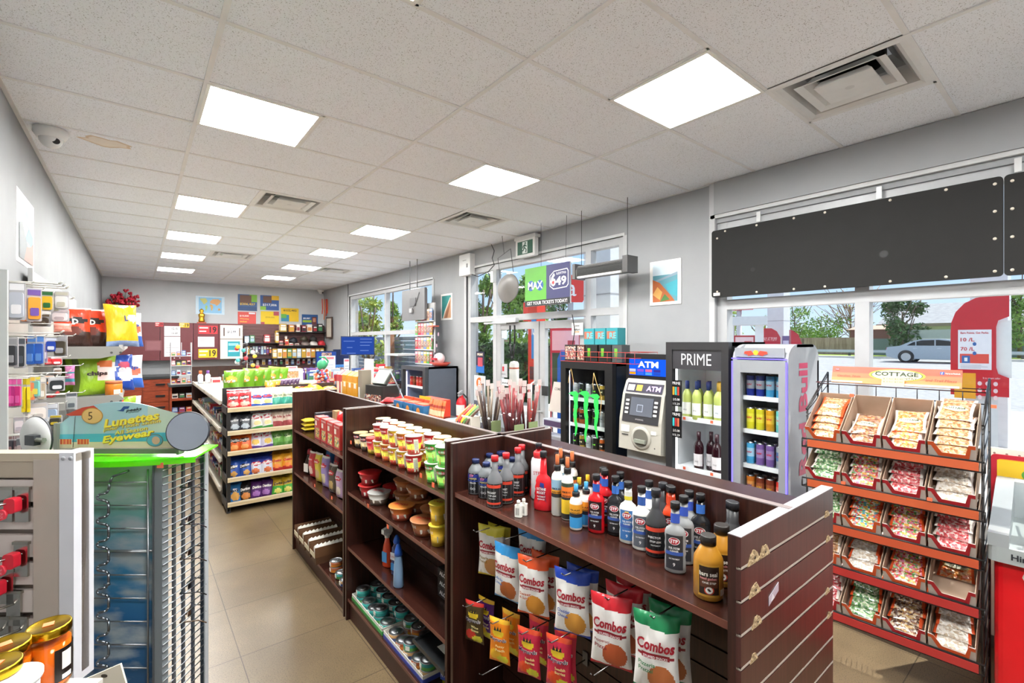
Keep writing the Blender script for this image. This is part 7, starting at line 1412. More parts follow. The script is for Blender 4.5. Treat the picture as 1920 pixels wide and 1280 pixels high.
for i, (x, w, h, c, c2) in enumerate(((2.92, .16, .20, 'c8a03a', 'e8e0d4'), (3.12, .12, .18, 'd88a4a', 'c8a03a'), (3.28, .08, .20, 'e8e0d4', '8a2a3a'), (3.42, .10, .16, '8a2a3a', '2e2a2e'), (3.56, .12, .20, 'e8e0d4', 'd88a4a'), (3.70, .10, .16, '2e2a2e', 'b8323a'), (3.83, .12, .22, '2e2a2e', '4a8a5a'))):
    item(x, 13.05, 2.071, w, .12, h, c, c2, '%s box on the highest slat shelf, %s' % (CNM[c], orow(i, 7)), grp='boxes on the highest slat shelf')
for i, (x, w, h, c, c2) in enumerate(((2.86, .10, .12, 'b8323a', 'e8e0d4'), (2.99, .09, .16, 'd88a4a', 'b8323a'), (3.10, .10, .06, 'e8e0d4', 'b8323a'), (3.23, .10, .05, 'e8e0d4', '8a2a3a'), (3.0, .05, .24, 'e8e0d4', '8a2a3a'))):
    item(x, 12.99 if i < 4 else 13.1, 1.721, w, .10, h, c, c2, '%s box left of the caps, %s' % (CNM[c], orow(i, 5)), grp='boxes beside the caps')
for i in range(11):
    c = ['c8a03a', 'e8e0d4', 'c8a03a', '4a8a5a', 'c8a03a', 'a8c0d0', 'c8a03a', 'e8e0d4', 'd88a4a', 'c8a03a', 'c8a03a'][i]
    item(2.72+.115*i, 13.02, 1.401, .10, .10, .235, c, ['e8e0d4', 'c8a03a', 'd88a4a', 'c8a03a', 'a8c0d0'][i % 5], '%s packet in the yellow packet row under the caps, %s' % (CNM[c], orow(i, 11)), grp='packets in the yellow row')
for i in range(14):
    c = ['3a5a9a', 'a8c0d0', '2e2a2e', 'e8e0d4'][i % 4]
    item(2.08+.135*i, 13.08, 1.22-.0, .07, .03, .15, c, COLS[i % 10], 'hanging %s packet in the low slat wall row, %s' % (CNM[c], orow(i, 14)), grp='hanging packets low on the slat wall')
for i in range(10):
    c = ['2e2a2e', 'c8a03a', '2e2a2e', 'a8c0d0', 'a8c0d0', '6a4a8a', 'a8c0d0', 'e8e0d4', '8a2a3a', '2e2a2e'][i]
    item(2.08+.062*i*1.0, 13.08, 1.50, .05, .03, .20, c, COLS[(i*3) % 10], 'slim %s accessory hanging under the left slat shelf, %s' % (CNM[c], orow(i, 10)), grp='slim hanging accessories')
for i in range(12):
    c = COLS[(i*7+1) % 10]
    item(2.12+.15*i, 13.08, .96, .08, .03, .18, c, COLS[(i*3+2) % 10], 'hanging %s blister lowest on the slat wall, %s' % (CNM[c], orow(i, 12)), grp='hanging blisters lowest on the slat wall')
# lower counter with drawers
t = thing('drawer_counter', 'orange-brown drawer counter with dark top at the back left', 'counter', (.07, 12.3, 0))
MB().box(-.62, .62, .02, .9, .05, 1.04, '6e2c18@.4').build('body', t); MB().box(-.63, .64, -.02, .93, 1.04, 1.085, '2c2e30@.3').build('worktop', t)
for c_, (x0, x1) in enumerate(((-.60, .02), (.03, .61))):
    for r_ in range(4 if c_ else 2):
        n_ = 4 if c_ else 2; hh = .96/n_; z1 = 1.03-hh*r_; d = MB().box(x0, x1, -.005, .02, z1-hh+.008, z1, 'wood_orange').build('drawer', t)
        MB().box((x0+x1)/2-.08 if c_ else x1-.2, (x0+x1)/2+.08 if c_ else x1-.06, -.025, -.005, z1-.13, z1-.09, '1c1a1a@.3').build('handle', d)
t = thing('open_shelf_unit', 'orange-brown open shelf unit with dark top beside the drawers', 'shelf unit', (.68, 10.7, 0))
MB().box(-.2, -.17, 0, .5, 0, .98, 'wood_orange').box(.27, .30, 0, .5, 0, .98, 'wood_orange').box(-.2, .3, .48, .5, 0, .98, '5a2416').build('sides', t); MB().box(-.22, .32, -.03, .52, .98, 1.02, '35383a@.3').build('top', t)
for z in (.76, .50, .26): MB().box(-.17, .27, 0, .48, z-.04, z, 'wood_orange').build('shelf', t)
for i in range(9):
    c = COLS[(i*3+2) % 10]; item(.56+.11*(i % 3), 10.85, (.76, .50, .26)[i//3]+.001, .09, .12, .08, c, COLS[(i+5) % 10], '%s carton in the open shelf unit, %s on the %s level' % (CNM[c], ['left', 'middle', 'right'][i % 3], ['upper', 'middle', 'lower'][i//3]), grp='cartons in the open shelf unit')
t = thing('acrylic_tower', 'clear acrylic display tower of small goods on the shelf unit', 'display', (.66, 10.9, 1.021)); m = MB()
for s_ in (-.16, .16): m.box(s_-.004, s_+.004, -.12, .12, 0, .78, 'd8dcdc@.2')
m.box(-.004, .004, -.12, -.11, .55, .78, 'd8dcdc@.2').build('sides', t)
for z in (.0, .16, .34, .52): MB().box(-.16, .16, -.12, .12, z, z+.008, 'e4e8e6@.2').build('shelf', t)
for i in range(16):
    c = COLS[(i*7+3) % 10]; item(.66-.12+.08*(i % 4), 10.86, 1.031+(0, .16, .34, .52)[i//4], .06, .06, .06+.02*(i % 3), c, COLS[(i+4) % 10], '%s packet in the acrylic tower, %s on level %s' % (CNM[c], orow(i % 4, 4), ['one', 'two', 'three', 'four'][i//4]), grp='packets in the acrylic tower')
# flowers and trophy on top of the cabinets
t = thing('artificial_flowers', 'bunch of red artificial flowers in a pot on the maroon cabinet', 'flowers', (-.24, 12.98, 2.242)); t.scale = (.9, .9, .95); r_ = random.Random(5)
MB().lathe([(.06, 0), (.08, .12), (.085, .14)], '5a4a3a', seg=16).build('pot', t)
ms, mf, ml = MB(), MB(), MB()
for i in range(46):
    a = r_.random()*2*PI; rr = r_.random()**.6*.30; h = .30+.42*(1-rr/.5)*r_.random()+.08; p = (rr*math.cos(a)+.02, rr*math.sin(a)*.5, h)
    ms.cyl((0, 0, .12), p, .004, '3a5a2a', 5)
    for q in range(5): mf.ball((p[0]+r_.uniform(-.035, .035), p[1]+r_.uniform(-.03, .03), p[2]+r_.uniform(-.03, .03)), .027, ['b8182c', 'c8203a', '9a1424'][q % 3], 6, 4)
for i in range(40):
    a = r_.random()*2*PI; rr = .05+.25*r_.random(); z = .14+.14*r_.random(); c, s_ = math.cos(a), math.sin(a); ml.add([(rr*c, rr*s_*.5, z), (rr*c+.05*c-.02*s_, (rr*s_+.05*s_)*.5+.02*c, z+.02), (rr*c+.1*c, (rr*s_+.1*s_)*.5, z), (rr*c+.05*c+.02*s_, (rr*s_+.05*s_)*.5-.02*c, z+.02)], [(0, 1, 2, 3)], '2f5a30')
ms.build('stems', t); mf.build('blossoms', t); ml.build('leaves', t)
p = P(378, 604, Y=13.0); t = thing('gold_figurine', 'small gold figurine on top of the maroon cabinet before the map', 'figurine', (p.x, 13.0, 2.242)); MB().box(-.16, .16, -.06, .06, 0, .05, 'b8553a').build('plinth', t)
t.scale = (.55, .55, .5); MB().lathe([(.10, .05), (.12, .12), (.09, .22), (.11, .32), (.12, .40), (.07, .46), (.05, .50), (.08, .56), (.07, .62), (.02, .66), (0, .69)], 'd8a83a@.3m', seg=18, sy=.6).build('figure', t)
# till counter
t = thing('service_counter', 'L-shaped service counter with dark top in the middle of shop', 'counter', (2.9, 8.2, 0)); MB().box(-.7, .9, -.6, .0, 0, 1.10, '5a3a34@.4').box(-.7, -.1, 0, 1.8, 0, 1.10, '5a3a34@.4').build('body', t); MB().box(-.73, .93, -.63, 0, 1.10, 1.14, '45474c@.3').box(-.73, -.07, 0, 1.83, 1.10, 1.14, '45474c@.3').build('worktop', t)
r_ = random.Random(11); k = 0
for row in range(3):
    for i in range(9):
        x = 2.24+.165*i+r_.uniform(-.02, .02); y = 7.66+.17*row; w = r_.choice((.09, .12, .14)); h = r_.choice((.06, .09, .13, .18))+.05*row; c = r_.choice(['e8e0d4', 'a8c0d0', 'b8323a', 'c8a03a', '6a4a8a', 'e8e0d4', '3a5a9a', 'd88a4a'])
        item(x, y, 1.141, w, .09, h, c, r_.choice(COLS), 'small %s box on the service counter, %s, %s row' % (CNM[c], orow(i, 9), ['front', 'middle', 'rear'][row]), grp='small boxes on the service counter')
for i in range(5): item(2.45, 8.35+.22*i, 1.141, .16, .14, .10+.05*(i % 3), ['e8e0d4', '3a5a9a', '6a4a8a', 'b8323a', 'c8a03a'][i], COLS[i+2], '%s carton along the inner counter arm, %s' % (['cream', 'blue', 'purple', 'red', 'mustard'][i], orow(i, 5, 'front', 'back')), grp='cartons on the inner counter arm')
def monitor(loc, rz, w, h, c, lab, st=.0, e=1):
    t = thing('monitor', lab, 'monitor', loc, rz); MB().box(-w/2, w/2, 0, .035, 0, h, '1e2e50@.4').box(-.02, .02, .03, .05, -.25, h*.4, '8a9098@.4').build('housing', t)
    MB().box(-w/2+.015, w/2-.015, -.003, 0, .015, h-.015, c).build('screen', t); return t
t = monitor((3.32, 8.9, 1.56), -.25, .62, .36, 'E:2a4aa0:.8', 'large blue screen on a pole over the till')
m = MB()
for z, a, b in ((.26, -.26, -.06), (.14, -.20, -.10), (.30, .04, .26), (.24, .04, .26), (.18, .04, .22), (.08, .04, .2), (.03, -.2, -.04)): m.quad((a, -.004, z), (b, -.004, z), (b, -.004, z+.012), (a, -.004, z+.012), 'E:6a84c8:.9')
m.build('screen_text', t); MB().tube([(0, .03, -.45), (0, .03, 0)], .02, '7a8088@.4').build('pole', t)
t = monitor((2.95, 9.6, 1.33), .1, .42, .30, '2a4a9a@.3', 'blue-backed till screen with photo strip'); MB().box(-.10, .10, -.006, -.004, .10, .27, 'mix_photo').build('photo', t)
t = monitor((3.28, 9.7, 1.30), .2, .34, .36, '1c2c58@.3', 'dark navy screen behind the till screen')
for i, (u, v, w, h, c, lab) in enumerate(((547, 690, .18, .26, 'e2e0e2', 'white notice in a stand left of the till screen'), (616, 695, .24, .42, 'e8e4e6', 'tall white and red price stand right of the till'), (650, 690, .10, .36, 'd8dce4', 'narrow pale blue panel right of the tall stand'))):
    p = P(u, v, Y=8.6+.1*i); sheet('counter_notice', lab, (p.x, p.y, 1.141+h/2), 0, w, h, c, [(.1, .9, .85, .95, 'd8707a')]+[(.15, .85, .2+.13*q, .24+.13*q, 'a8b0bc') for q in range(4)], (), 'notice')
t = thing('blue_bin', 'blue box display with photo front below the till screen', 'display box', (2.95, 8.9, 1.141)); MB().box(-.18, .18, -.08, .08, 0, .24, '3a7ac0@.4').box(-.06, .08, -.082, -.08, .06, .2, 'mix_photo').build('box', t)
# gumball style toy bag, bread bag, crate behind the chip bags
t = thing('toy_ball_net', 'net of orange, pink and blue balls with green top', 'toy balls', (2.10, 7.05, 1.152)); r_ = random.Random(2); m = MB()
for i in range(110):
    z = r_.random()*.24; a = r_.random()*2*PI; rr = .10*(1-.4*z/.26); m.ball((rr*math.cos(a), rr*math.sin(a), .02+z), .021, ['e8583a', 'e87a5a', '5a8ac8', 'e06a8a', 'a8d0d8', 'd84a5a'][i % 6]+'@.3', 8, 5)
o = m.build('balls', t); o['kind'] = 'stuff'; MB().ball((0, 0, .33), .07, '3a9a6a@.4', 14, 8, 1.1).tube([(.06, 0, .30), (.09, 0, .38), (.04, 0, .44), (-.04, 0, .44)], .012, '3a9a6a@.4').build('green_top', t)
t = thing('bread_box', 'white bakery box with pastry photo behind the lime bags', 'box', (1.66, 7.2, 1.152)); MB().box(-.20, .20, -.08, .08, 0, .28, 'e6dede@.4').box(-.06, .14, -.082, -.08, .03, .25, 'mix_peanuts').box(-.18, -.06, -.0825, -.08, .10, .24, 'd8c8b0').build('box', t)
t = thing('cream_crate', 'cream ribbed plastic crate behind the purple snack bags', 'crate', (1.66, 6.55, 1.152), -.25); m = MB().box(-.20, .20, -.13, .13, 0, .15, 'e0dac6@.4')
for q in range(4): m.box(.19, .215, -.11+.06*q, -.08+.06*q, 0, .152, 'c9c2aa@.4')
m.build('crate', t)
for i in range(10):
    c = ['e8e0d4', 'a8c0d0', 'e8e0d4', '6a4a8a', '3a5a9a'][i % 5]; item(1.0+.16*i, 8.9, 1.152, .13, .12, .09+.04*(i % 3), c, COLS[(i*3) % 10], '%s carton at the far end of cream shelving top, %s' % (CNM[c], orow(i, 10)), grp='cartons at the far end of the shelving top')
for i, (x, c, c2) in enumerate(((.80, 'd86a3a', 'c8d0e0'), (.90, '7a4a9a', 'e0e4ec'))):
    t = thing('small_bottle', 'small bottle with %s cap at the far brown shelf end' % ['orange', 'purple'][i], 'bottle', (x, 9.0, 1.152)); MB().lathe([(.035, 0), (.038, .01), (.038, .12), (.02, .15)], c2+'@.3', seg=16).build('body', t); MB().lathe([(.022, .15), (.022, .20)], c+'@.3', seg=14).build('cap', t)
for i in range(13):
    a = i*.9; t = thing('hanging_charm', 'small %s novelty on the carousel before the teal board, %s' % (['red', 'yellow', 'black', 'white', 'teal'][i % 5], orow(i, 13)), 'novelty', (1.46+.16*math.cos(a), 9.0+.1*math.sin(a), 1.38+.032*i), 0, 'novelties on the carousel')
    MB().ball((0, 0, 0), .035, ['c8303a', 'e8c03a', '2a2426', 'e8e4e0', '4aa8a8'][i % 5], 10, 6).tube([(0, 0, .03), (-.16*math.cos(a), -.1*math.sin(a), .06)], .003, 'a8a8a8').build('charm', t)
t = thing('carousel_stand', 'slim chrome novelty carousel on the shelving top', 'stand', (1.46, 9.0, 1.152)); MB().tube([(0, 0, 0), (0, 0, .70)], .01, 'b8babd@.25m').lathe([(.10, 0), (.10, .01)], '8a8a8c@.3m', seg=20).build('pole', t)
# card racks by the side window
t = thing('magazine_rack', 'tall rack of magazines and cards before the side window', 'rack', (3.76, 7.02, 1.432), RX); m = MB()
MB().box(-.30, .30, .0, .02, 0, 1.02, 'a8a8a8@.4').build('rack_back', t)
r_ = random.Random(9)
for j in range(4):
    MB().box(-.30, .30, -.04, -.01, .01+.235*j, .025+.235*j, 'd8dcdc@.3').build('rack_shelf', t)
    for i in range(6):
        q = thing('magazine', '%s magazine, %s on the %s rack tier' % (['pink', 'red', 'green', 'yellow', 'blue', 'tan'][(i*5+j) % 6], orow(i, 6), ['bottom', 'second', 'third', 'top'][j]), 'magazine', (3.73, 7.02+.25-.10*i, 1.432+.03+.235*j), RX, 'magazines on the rack')
        MB().box(-.044, .044, -.008, 0, 0, .19, ['c8607a', 'b8303a', '4a9a4a', 'd8b03a', '6a8ab8', 'b89a7a'][(i*5+j) % 6]+'@.35').box(-.035, .035, -.009, -.008, .03, .13, 'mix_photo').box(-.035, .035, -.009, -.008, .15, .18, 'e8e4e0').build('cover', q)
t = thing('charm_stand', 'slim stand of keyrings on the grey-sided cooler', 'stand', (3.70, 6.60, 1.432)); m = MB().tube([(0, 0, 0), (0, 0, .70)], .012, 'd8d4d8@.3'); m.box(-.08, .02, -.1, .1, .62, .64, 'b85a4a').build('pole', t)
for i in range(12): MB().box(-.05+.03*(i % 3), -.035+.03*(i % 3), -.09+.05*(i % 4), -.07+.05*(i % 4), .12+.045*i, .17+.045*i, ['c8a8b8', '3a3a3e', 'a85a6a', 'd8d8dc'][i % 4]+'@.3').build('keyring', t)
t = thing('snack_bowl', 'red bowl with white and red packet on the grey-sided cooler', 'bowl', (3.74, 6.48, 1.432)); MB().lathe([(.10, 0), (.16, .06), (.155, .06), (.1, .01)], 'b8483a@.3', seg=24).build('bowl', t); MB().ball((0, .05, .12), .09, 'e8d8d8@.4', 12, 8).box(-.12, -.08, -.03, .1, .10, .13, 'c02a3a').build('packet', t)
# slush / clear display next to the low cooler
t = thing('acrylic_case', 'tall clear acrylic case beside the grey-sided cooler', 'display case', (3.62, 7.55, 1.0)); m = MB()
for a in (-.22, .22): m.box(-.2, .2, a-.004, a+.004, 0, .58, 'clear_plastic')
m.box(-.2, -.195, -.22, .22, 0, .58, 'clear_plastic').box(-.22, .22, -.24, .24, .58, .61, 'c9cdd0@.3').build('case', t); MB().box(-.28, .28, -.3, .5, -1.0, 0, 'b9bcc0@.5').build('stand', t)
for i in range(5):
    t = thing('sweet_tray', 'red tiered sweet tray, %s tier beside the clear case' % ['lowest', 'second', 'middle', 'fourth', 'highest'][i], 'tray', (3.05, 6.95+.09*i, 1.0+.085*i), RX+.3, 'red tiered sweet trays')
    MB().box(-.28, .28, -.10, .06, 0, .012, 'b8283a@.35').box(-.28, .28, -.105, -.10, 0, .035, 'c82e40@.35').box(-.24, .24, -.09, .04, .012, .05, ['mix_greens', 'mix_mixed', 'mix_chocs', 'mix_reds', 'mix_gummies'][i]).build('tray', t)
t = thing('tray_stand', 'plain stand carrying the tiered sweet trays', 'stand', (3.08, 7.15, 0)); MB().box(-.2, .16, -.30, .34, 0, .99, '8a8478@.5').build('body', t)
# ================================================================ SIGNS AND FITTINGS ON THE WINDOW WALL
t = thing('exit_sign', 'running man exit sign hanging over the entrance', 'exit sign', (3.93, 4.63, 3.03), RX); MB().rbox(-.19, .19, -.02, .04, -.12, .12, 'e6e6e4@.35', .02, axis='y').rbox(-.21, .21, -.03, .06, .11, .15, 'dcdcda@.35', .01, axis='y').build('housing', t)
m = MB().box(-.15, .15, -.022, -.02, -.085, .085, '1f5a44').box(-.05, .05, -.0235, -.022, -.075, .075, 'e8f0ec').disc((.01, -.025, .055), .013, '14503a', 12, 'y')
for a, b in (((.005, .04), (-.005, 0)), ((-.005, 0), (.03, -.03)), ((.03, -.03), (.02, -.065)), ((-.005, 0), (-.03, -.035)), ((-.03, -.035), (-.06, -.04)), ((.003, .035), (.035, .01)), ((.003, .035), (-.03, .02)), ((-.03, .02), (-.035, -.008))): m.cyl((a[0], -.025, a[1]), (b[0], -.025, b[1]), .006, '14503a', 6)
m.build('face', t)
t = thing('junction_box', 'white plastic control box high on the wall left of the entrance', 'electrical box', (3.96, 6.06, 3.0), RX); MB().rbox(-.15, .15, -.05, .04, -.17, .15, 'eceded@.35', .015, axis='y').box(-.05, .05, -.0515, -.05, .05, .06, 'a8a8a8').box(.05, .09, -.0515, -.05, -.06, .0, '8a8a8c').build('box', t)
def wire(pts, lab, k='242426@.5', r=.006): t = thing('cable', lab, 'cable', pts[0]); p0 = Vector(pts[0]); MB().tube([Vector(q)-p0 for q in pts], r, k).build('cable', t)
wire([(3.95, 5.95, 2.84), (3.95, 5.75, 2.78), (3.95, 5.5, 2.82), (3.95, 5.35, 2.9), (3.95, 5.4, 3.0), (3.95, 5.35, 3.1), (3.95, 5.42, 3.2)], 'black cable looping up from the control box to the ceiling')
wire([(3.95, 5.5, 2.82), (3.95, 5.42, 2.65), (3.95, 5.5, 2.5), (3.95, 5.38, 2.36)], 'short black cable hanging over the left transom pane')
t = thing('adapter_plug', 'small white adapter hanging on the transom frame', 'plug', (3.97, 5.40, 2.74)); MB().box(-.03, .02, -.03, .03, -.08, .08, 'ecece8@.35').build('plug', t)
t = thing('oval_disc', 'grey oval panel hung by wires over the entrance', 'hanging panel', (3.72, 4.74, 2.50), RX); MB().lathe([(0, -.012), (.205, -.012), (.215, 0), (.205, .012)], '8b8886@.4', seg=40, axis='y').build('disc', t); t.scale = (1.0, 1, .86); t.rotation_euler = (0, -.18, RX)
MB().tube([(-.14, 0, .2), (-.14, 0, .52), (.14, 0, .56), (.14, 0, .2)], .004, '5a5a5c').tube([(0, 0, .54), (0, 0, .82)], .003, '5a5a5c').build('wire_loop', t)
# lottery sign
t = thing('lottery_sign', 'hanging green and navy lottery sign GET YOUR TICKETS TODAY!', 'sign', (3.70, 4.0, 2.47), RX); w, h = .76, .46
MB().box(-w/2, w/2, 0, .02, -h/2, h/2, 'c8ccd0@.3').build('panel', t); m = MB()
m.quad((-w/2, -.001, -h/2+.07), (0, -.001, -h/2+.07), (0, -.001, h/2), (-w/2, -.001, h/2), '5fae3a').quad((0, -.001, -h/2+.07), (w/2, -.001, -h/2+.07), (w/2, -.001, h/2), (0, -.001, h/2), '3a3a66').quad((-w/2, -.001, -h/2), (w/2, -.001, -h/2), (w/2, -.001, -h/2+.07), (-w/2, -.001, -h/2+.07), '1c1c20')
for q, kk, o_ in ((.062, '2a5aa0', .002), ): m.disc((-.27, -o_, .015), q, kk, 20, 'y').disc((-.11, -o_, .01), q, kk, 20, 'y')
m.text('MAX', (-.19, -.004, .015), (1, 0, 0), (0, 0, 1), .09, 'f2f4f0', .26, .02)
m.prism([(.06, .10), (.13, .15), (.34, .16), (.36, .13), (.36, -.02), (.33, -.05), (.12, -.06), (.06, -.02)], -.003, -.002, 'f2f2f4', 'y').prism([(.07, .095), (.135, .14), (.335, .15), (.35, .125), (.35, -.015), (.325, -.04), (.125, -.05), (.07, -.015)], -.004, -.003, '3a3a66', 'y')
m.text('6', (.12, -.006, .05), (1, 0, 0), (0, 0, 1), .15, 'f4f4f6', .085, .04).disc((.122, -.008, .018), .02, 'd83a3a', 16, 'y').text('49', (.245, -.006, .03), (1, 0, 0), (0, 0, 1), .10, 'f4f4f6', .17, .03).text('LOTTO', (.25, -.006, .115), (1, 0, 0), (0, 0, 1), .025, 'f4f4f6', .15, .02)
m.text('GET YOUR TICKETS TODAY!', (0, -.004, -h/2+.035), (1, 0, 0), (0, 0, 1), .04, 'f2f2f2', .68, .015).build('printing', t)
MB().tube([(.30, .01, .2), (.32, .01, .74)], .002, '3a3a3c').tube([(-.1, .01, .23), (-.1, .01, .74)], .002, '3a3a3c').build('wire', t)
# air curtain / heater
t = thing('infrared_heater', 'long grey ribbed heater hanging from wires by the entrance', 'heater', (3.70, 3.15, 2.55), RX); m = MB().prism([(-.06, -.06), (.02, -.07), (.07, -.02), (.07, .06), (-.03, .07), (-.07, .02)], -.33, .33, '6c6b6a@.4', 'x')
for q in range(9): m.box(-.30, .30, -.078, -.066, -.035+.01*q, -.032+.01*q, '4a4a4a@.4')
m.build('housing', t); MB().box(.30, .36, -.08, .08, -.07, .09, '4c4b4b@.4').build('end_cap', t); MB().box(-.36, -.32, -.08, .08, -.07, .09, '5a5958@.4').build('end_cap', t); MB().box(-.28, .28, -.085, -.06, -.07, -.05, 'd8d8d6@.25').build('tube_lamp', t)
MB().tube([(-.30, 0, .07), (-.30, 0, .66)], .003, '3a3a3c').tube([(.30, 0, .07), (.30, 0, .66)], .003, '3a3a3c').build('wire', t)
wire([(3.92, 3.80, 2.13), (3.9, 3.74, 1.95), (3.9, 3.78, 1.75), (3.9, 3.70, 1.66)], 'black cord hanging from the heater beside the right door')
# pictures on the pillar walls
wallprint('framed_print', 'coastal cliff and turquoise sea print on the wall by the entrance', (XR-.01, 2.63, 2.39), RX, .34, .43, 'f0efec', '5f9aa8', [([(0, .7), (1, .7), (1, 1), (0, 1)], 'cfe0ea'), ([(0, .55), (1, .75), (1, .68), (0, .5)], '8aa0b0'), ([(.5, .45), (1, .55), (1, .1), (.7, .2)], '3fa8b8'), ([(0, 0), (0, .6), (.3, .5), (.55, .3), (.8, .1), (.9, 0)], 'b8622e'), ([(0, .2), (.2, .4), (.4, .25), (.3, .05)], 'e0a85a'), ([(.3, .0), (.5, .2), (.7, .05)], '4a7a3a')])
wallprint('framed_print', 'teal and tan shoreline print on the wall by the side window', (XR-.01, 6.73, 2.39), RX, .36, .43, 'f0efec', '3a8a88', [([(.15, 0), (.4, .35), (.95, .9), (1, .9), (1, 0)], 'c89a78'), ([(.3, 0), (.5, .3), (.95, .8), (.9, .5), (.7, .2), (.6, 0)], '9a6a50'), ([(.1, 0), (.35, .35), (.9, .9), (.95, .9), (.4, .3), (.18, 0)], 'e8e4dc')])
# black box hung before the side window
t = thing('hanging_screen', 'grey back of a flat screen hanging before the side window', 'screen', (3.70, 7.32, 2.44), RX); MB().rbox(-.42, .42, -.02, .03, -.26, .27, '6b6a6c@.4', .01, axis='y').box(-.1, .12, -.03, -.02, -.02, .12, '58575a@.4').build('back_cover', t)
MB().tube([(-.15, 0, .27), (-.15, 0, .77)], .008, '8a8a8a@.3').tube([(.12, 0, .27), (.12, 0, .77)], .008, '8a8a8a@.3').build('ceiling_rod', t); MB().box(-.06, .03, -.06, -.03, -.13, -.06, 'a8a8a8@.3').tube([(0, -.05, -.1), (.15, -.03, .05), (.25, -.03, .2)], .006, '4a4a4c').build('junction_plug', t)
wire([(3.994, 11.35, 3.2), (3.994, 11.35, .02)], 'dark conduit running down the wall left of the side window', '4a4a4c@.4', .008)
# black panel over the near window
PJ = P(1882, 440, X=3.93).y     # joint between the two boards
t = thing('black_valance_panel', 'long black panel mounted across the top of near window', 'panel', (3.93, PJ, 2.49), RX); LB = 2.12-PJ
MB().rbox(-LB, -.002, -.01, .015, -.29, .29, '161514@.8', .02, axis='y').rbox(.002, 2.4, -.01, .015, -.29, .29, '161514@.8', .02, axis='y').build('panel', t)
sc = [(-LB+.05, z) for z in (.22, -.24)]+[(-LB+.12, .27)]+[(-LB+(LB-.04)*q, z) for q in (.22, .38, .50, .72, .88) for z in (.27, -.27)]+[(s_*.035, z) for s_ in (-1, 1) for z in (.25, .09, -.07, -.26)]
pr_s = None
for x, z in sc:
    if pr_s is None: pr_s = MB().lathe([(.0, -.004), (.008, -.002), (.009, 0)], 'd8cfc0@.25', seg=10, axis='y').build('screw', t, (x, -.011, z))
    else: q = pr_s.copy(); COL.objects.link(q); q.parent = t; q.location = (x, -.011, z)
for u, v, r in ((1411, 505, .018), (1657, 476, .024)):
    p = P(u, v, X=3.915); MB().disc((0, 0, 0), r, '060606', 20, 'y').build('cable_hole', t, (-(p.y-PJ), -.0125, p.z-2.49))
MB().box(-LB+.02, -LB+.075, -.018, -.01, -.275, -.25, 'e4e0da@.4').build('clip', t)
for y in (.95, .3, 1.75):
    p = thing('sash_bracket', 'small metal bracket on the window frame above the black panel, %s' % {.95: 'middle', .3: 'near', 1.75: 'far'}[y], 'bracket', (3.985, y, 2.84), 0, 'brackets above the black panel'); MB().box(-.012, 0, -.015, .015, -.04, .04, 'd8d8d8@.3').build('plate', p)
# stickers and posters on the entrance glass
GX = XR+.05
def onglass(nm, lab, u0, v0, u1, v1, bg_, parts=(), texts=(), X=None):
    X = X or XR+.045; a = P(u0, v0, X=X); b = P(u1, v1, X=X); c = P((u0+u1)/2, (v0+v1)/2, X=X); return sheet(nm, lab, (X, (a.y+b.y)/2, (a.z+b.z)/2), RX, abs(a.y-b.y), abs(a.z-b.z)*.97, bg_, parts, texts, 'sticker', None, .003)
onglass('drink_poster', 'dark blue and red drink poster on the left sidelight', 893, 658, 908, 700, '20203a', [(0, 1, 0, .35, '2a6ab8'), (.2, .8, .3, .72, 'b84a5a')], [('PRIME', .5, .86, .12, 'f0e0c8', .7)])
t = onglass('payment_poster', 'grey poster with orange coin emblem on the left sidelight', 889, 702, 910, 762, 'cfd4d8', [(0, 1, 0, .14, '5a6070')], [('bitcoin', .5, .47, .09, '3a6a90', .7), ('ATM HERE', .5, .38, .04, '4a5a68', .5)])
MB().disc((0, -.003, .11), .085, 'e0702a', 24, 'y').text('B', (0, -.0045, .11), (1, 0, 0), (0, 0, 1), .09, 'f6f0ea', bold=.03).build('emblem', t)
onglass('door_notice', 'white opening hours notice at top of the left door glass', 937, 613, 950, 634, 'e8eef2', [(.2, .8, .2+.15*q, .24+.15*q, 'a8b4bc') for q in range(4)])
onglass('door_notice', 'grey notice with small red emblem on the left door glass', 937, 681, 951, 708, 'b9b9bd', [(.35, .6, .45, .8, 'b8323a')], [('welcome', .5, .25, .1, '6a6a6e', .6)])
onglass('door_notice', 'white sticker with black card symbols on the left door glass', 937, 709, 954, 724, 'd9dadc', [(.1+.22*q, .22+.22*q, .3, .5, '2a2a2c') for q in range(4)])
onglass('door_notice', 'white return notice hanging at the top of right door glass', 1072, 605, 1093, 628, 'f2f2ee', [(.1, .9, .1, .12, '3a3a3a'), (.3, .7, .7, .8, '8a8a8a'), (.3, .7, .2, .3, 'e0a06a')], [('refurn', .5, .45, .18, '2a2a2c', .6)], XR-.02)
t = thing('hanging_strap', 'black looped strap hanging on the left door', 'strap', (XR-.02, 4.98, 2.04), RX); MB().tube([(-.05, 0, 0), (-.05, 0, -.25), (-.02, 0, -.42), (.0, 0, -.46), (.02, 0, -.42), (.05, 0, -.25), (.05, 0, 0)], .012, '1c1c1e@.6').build('strap', t)
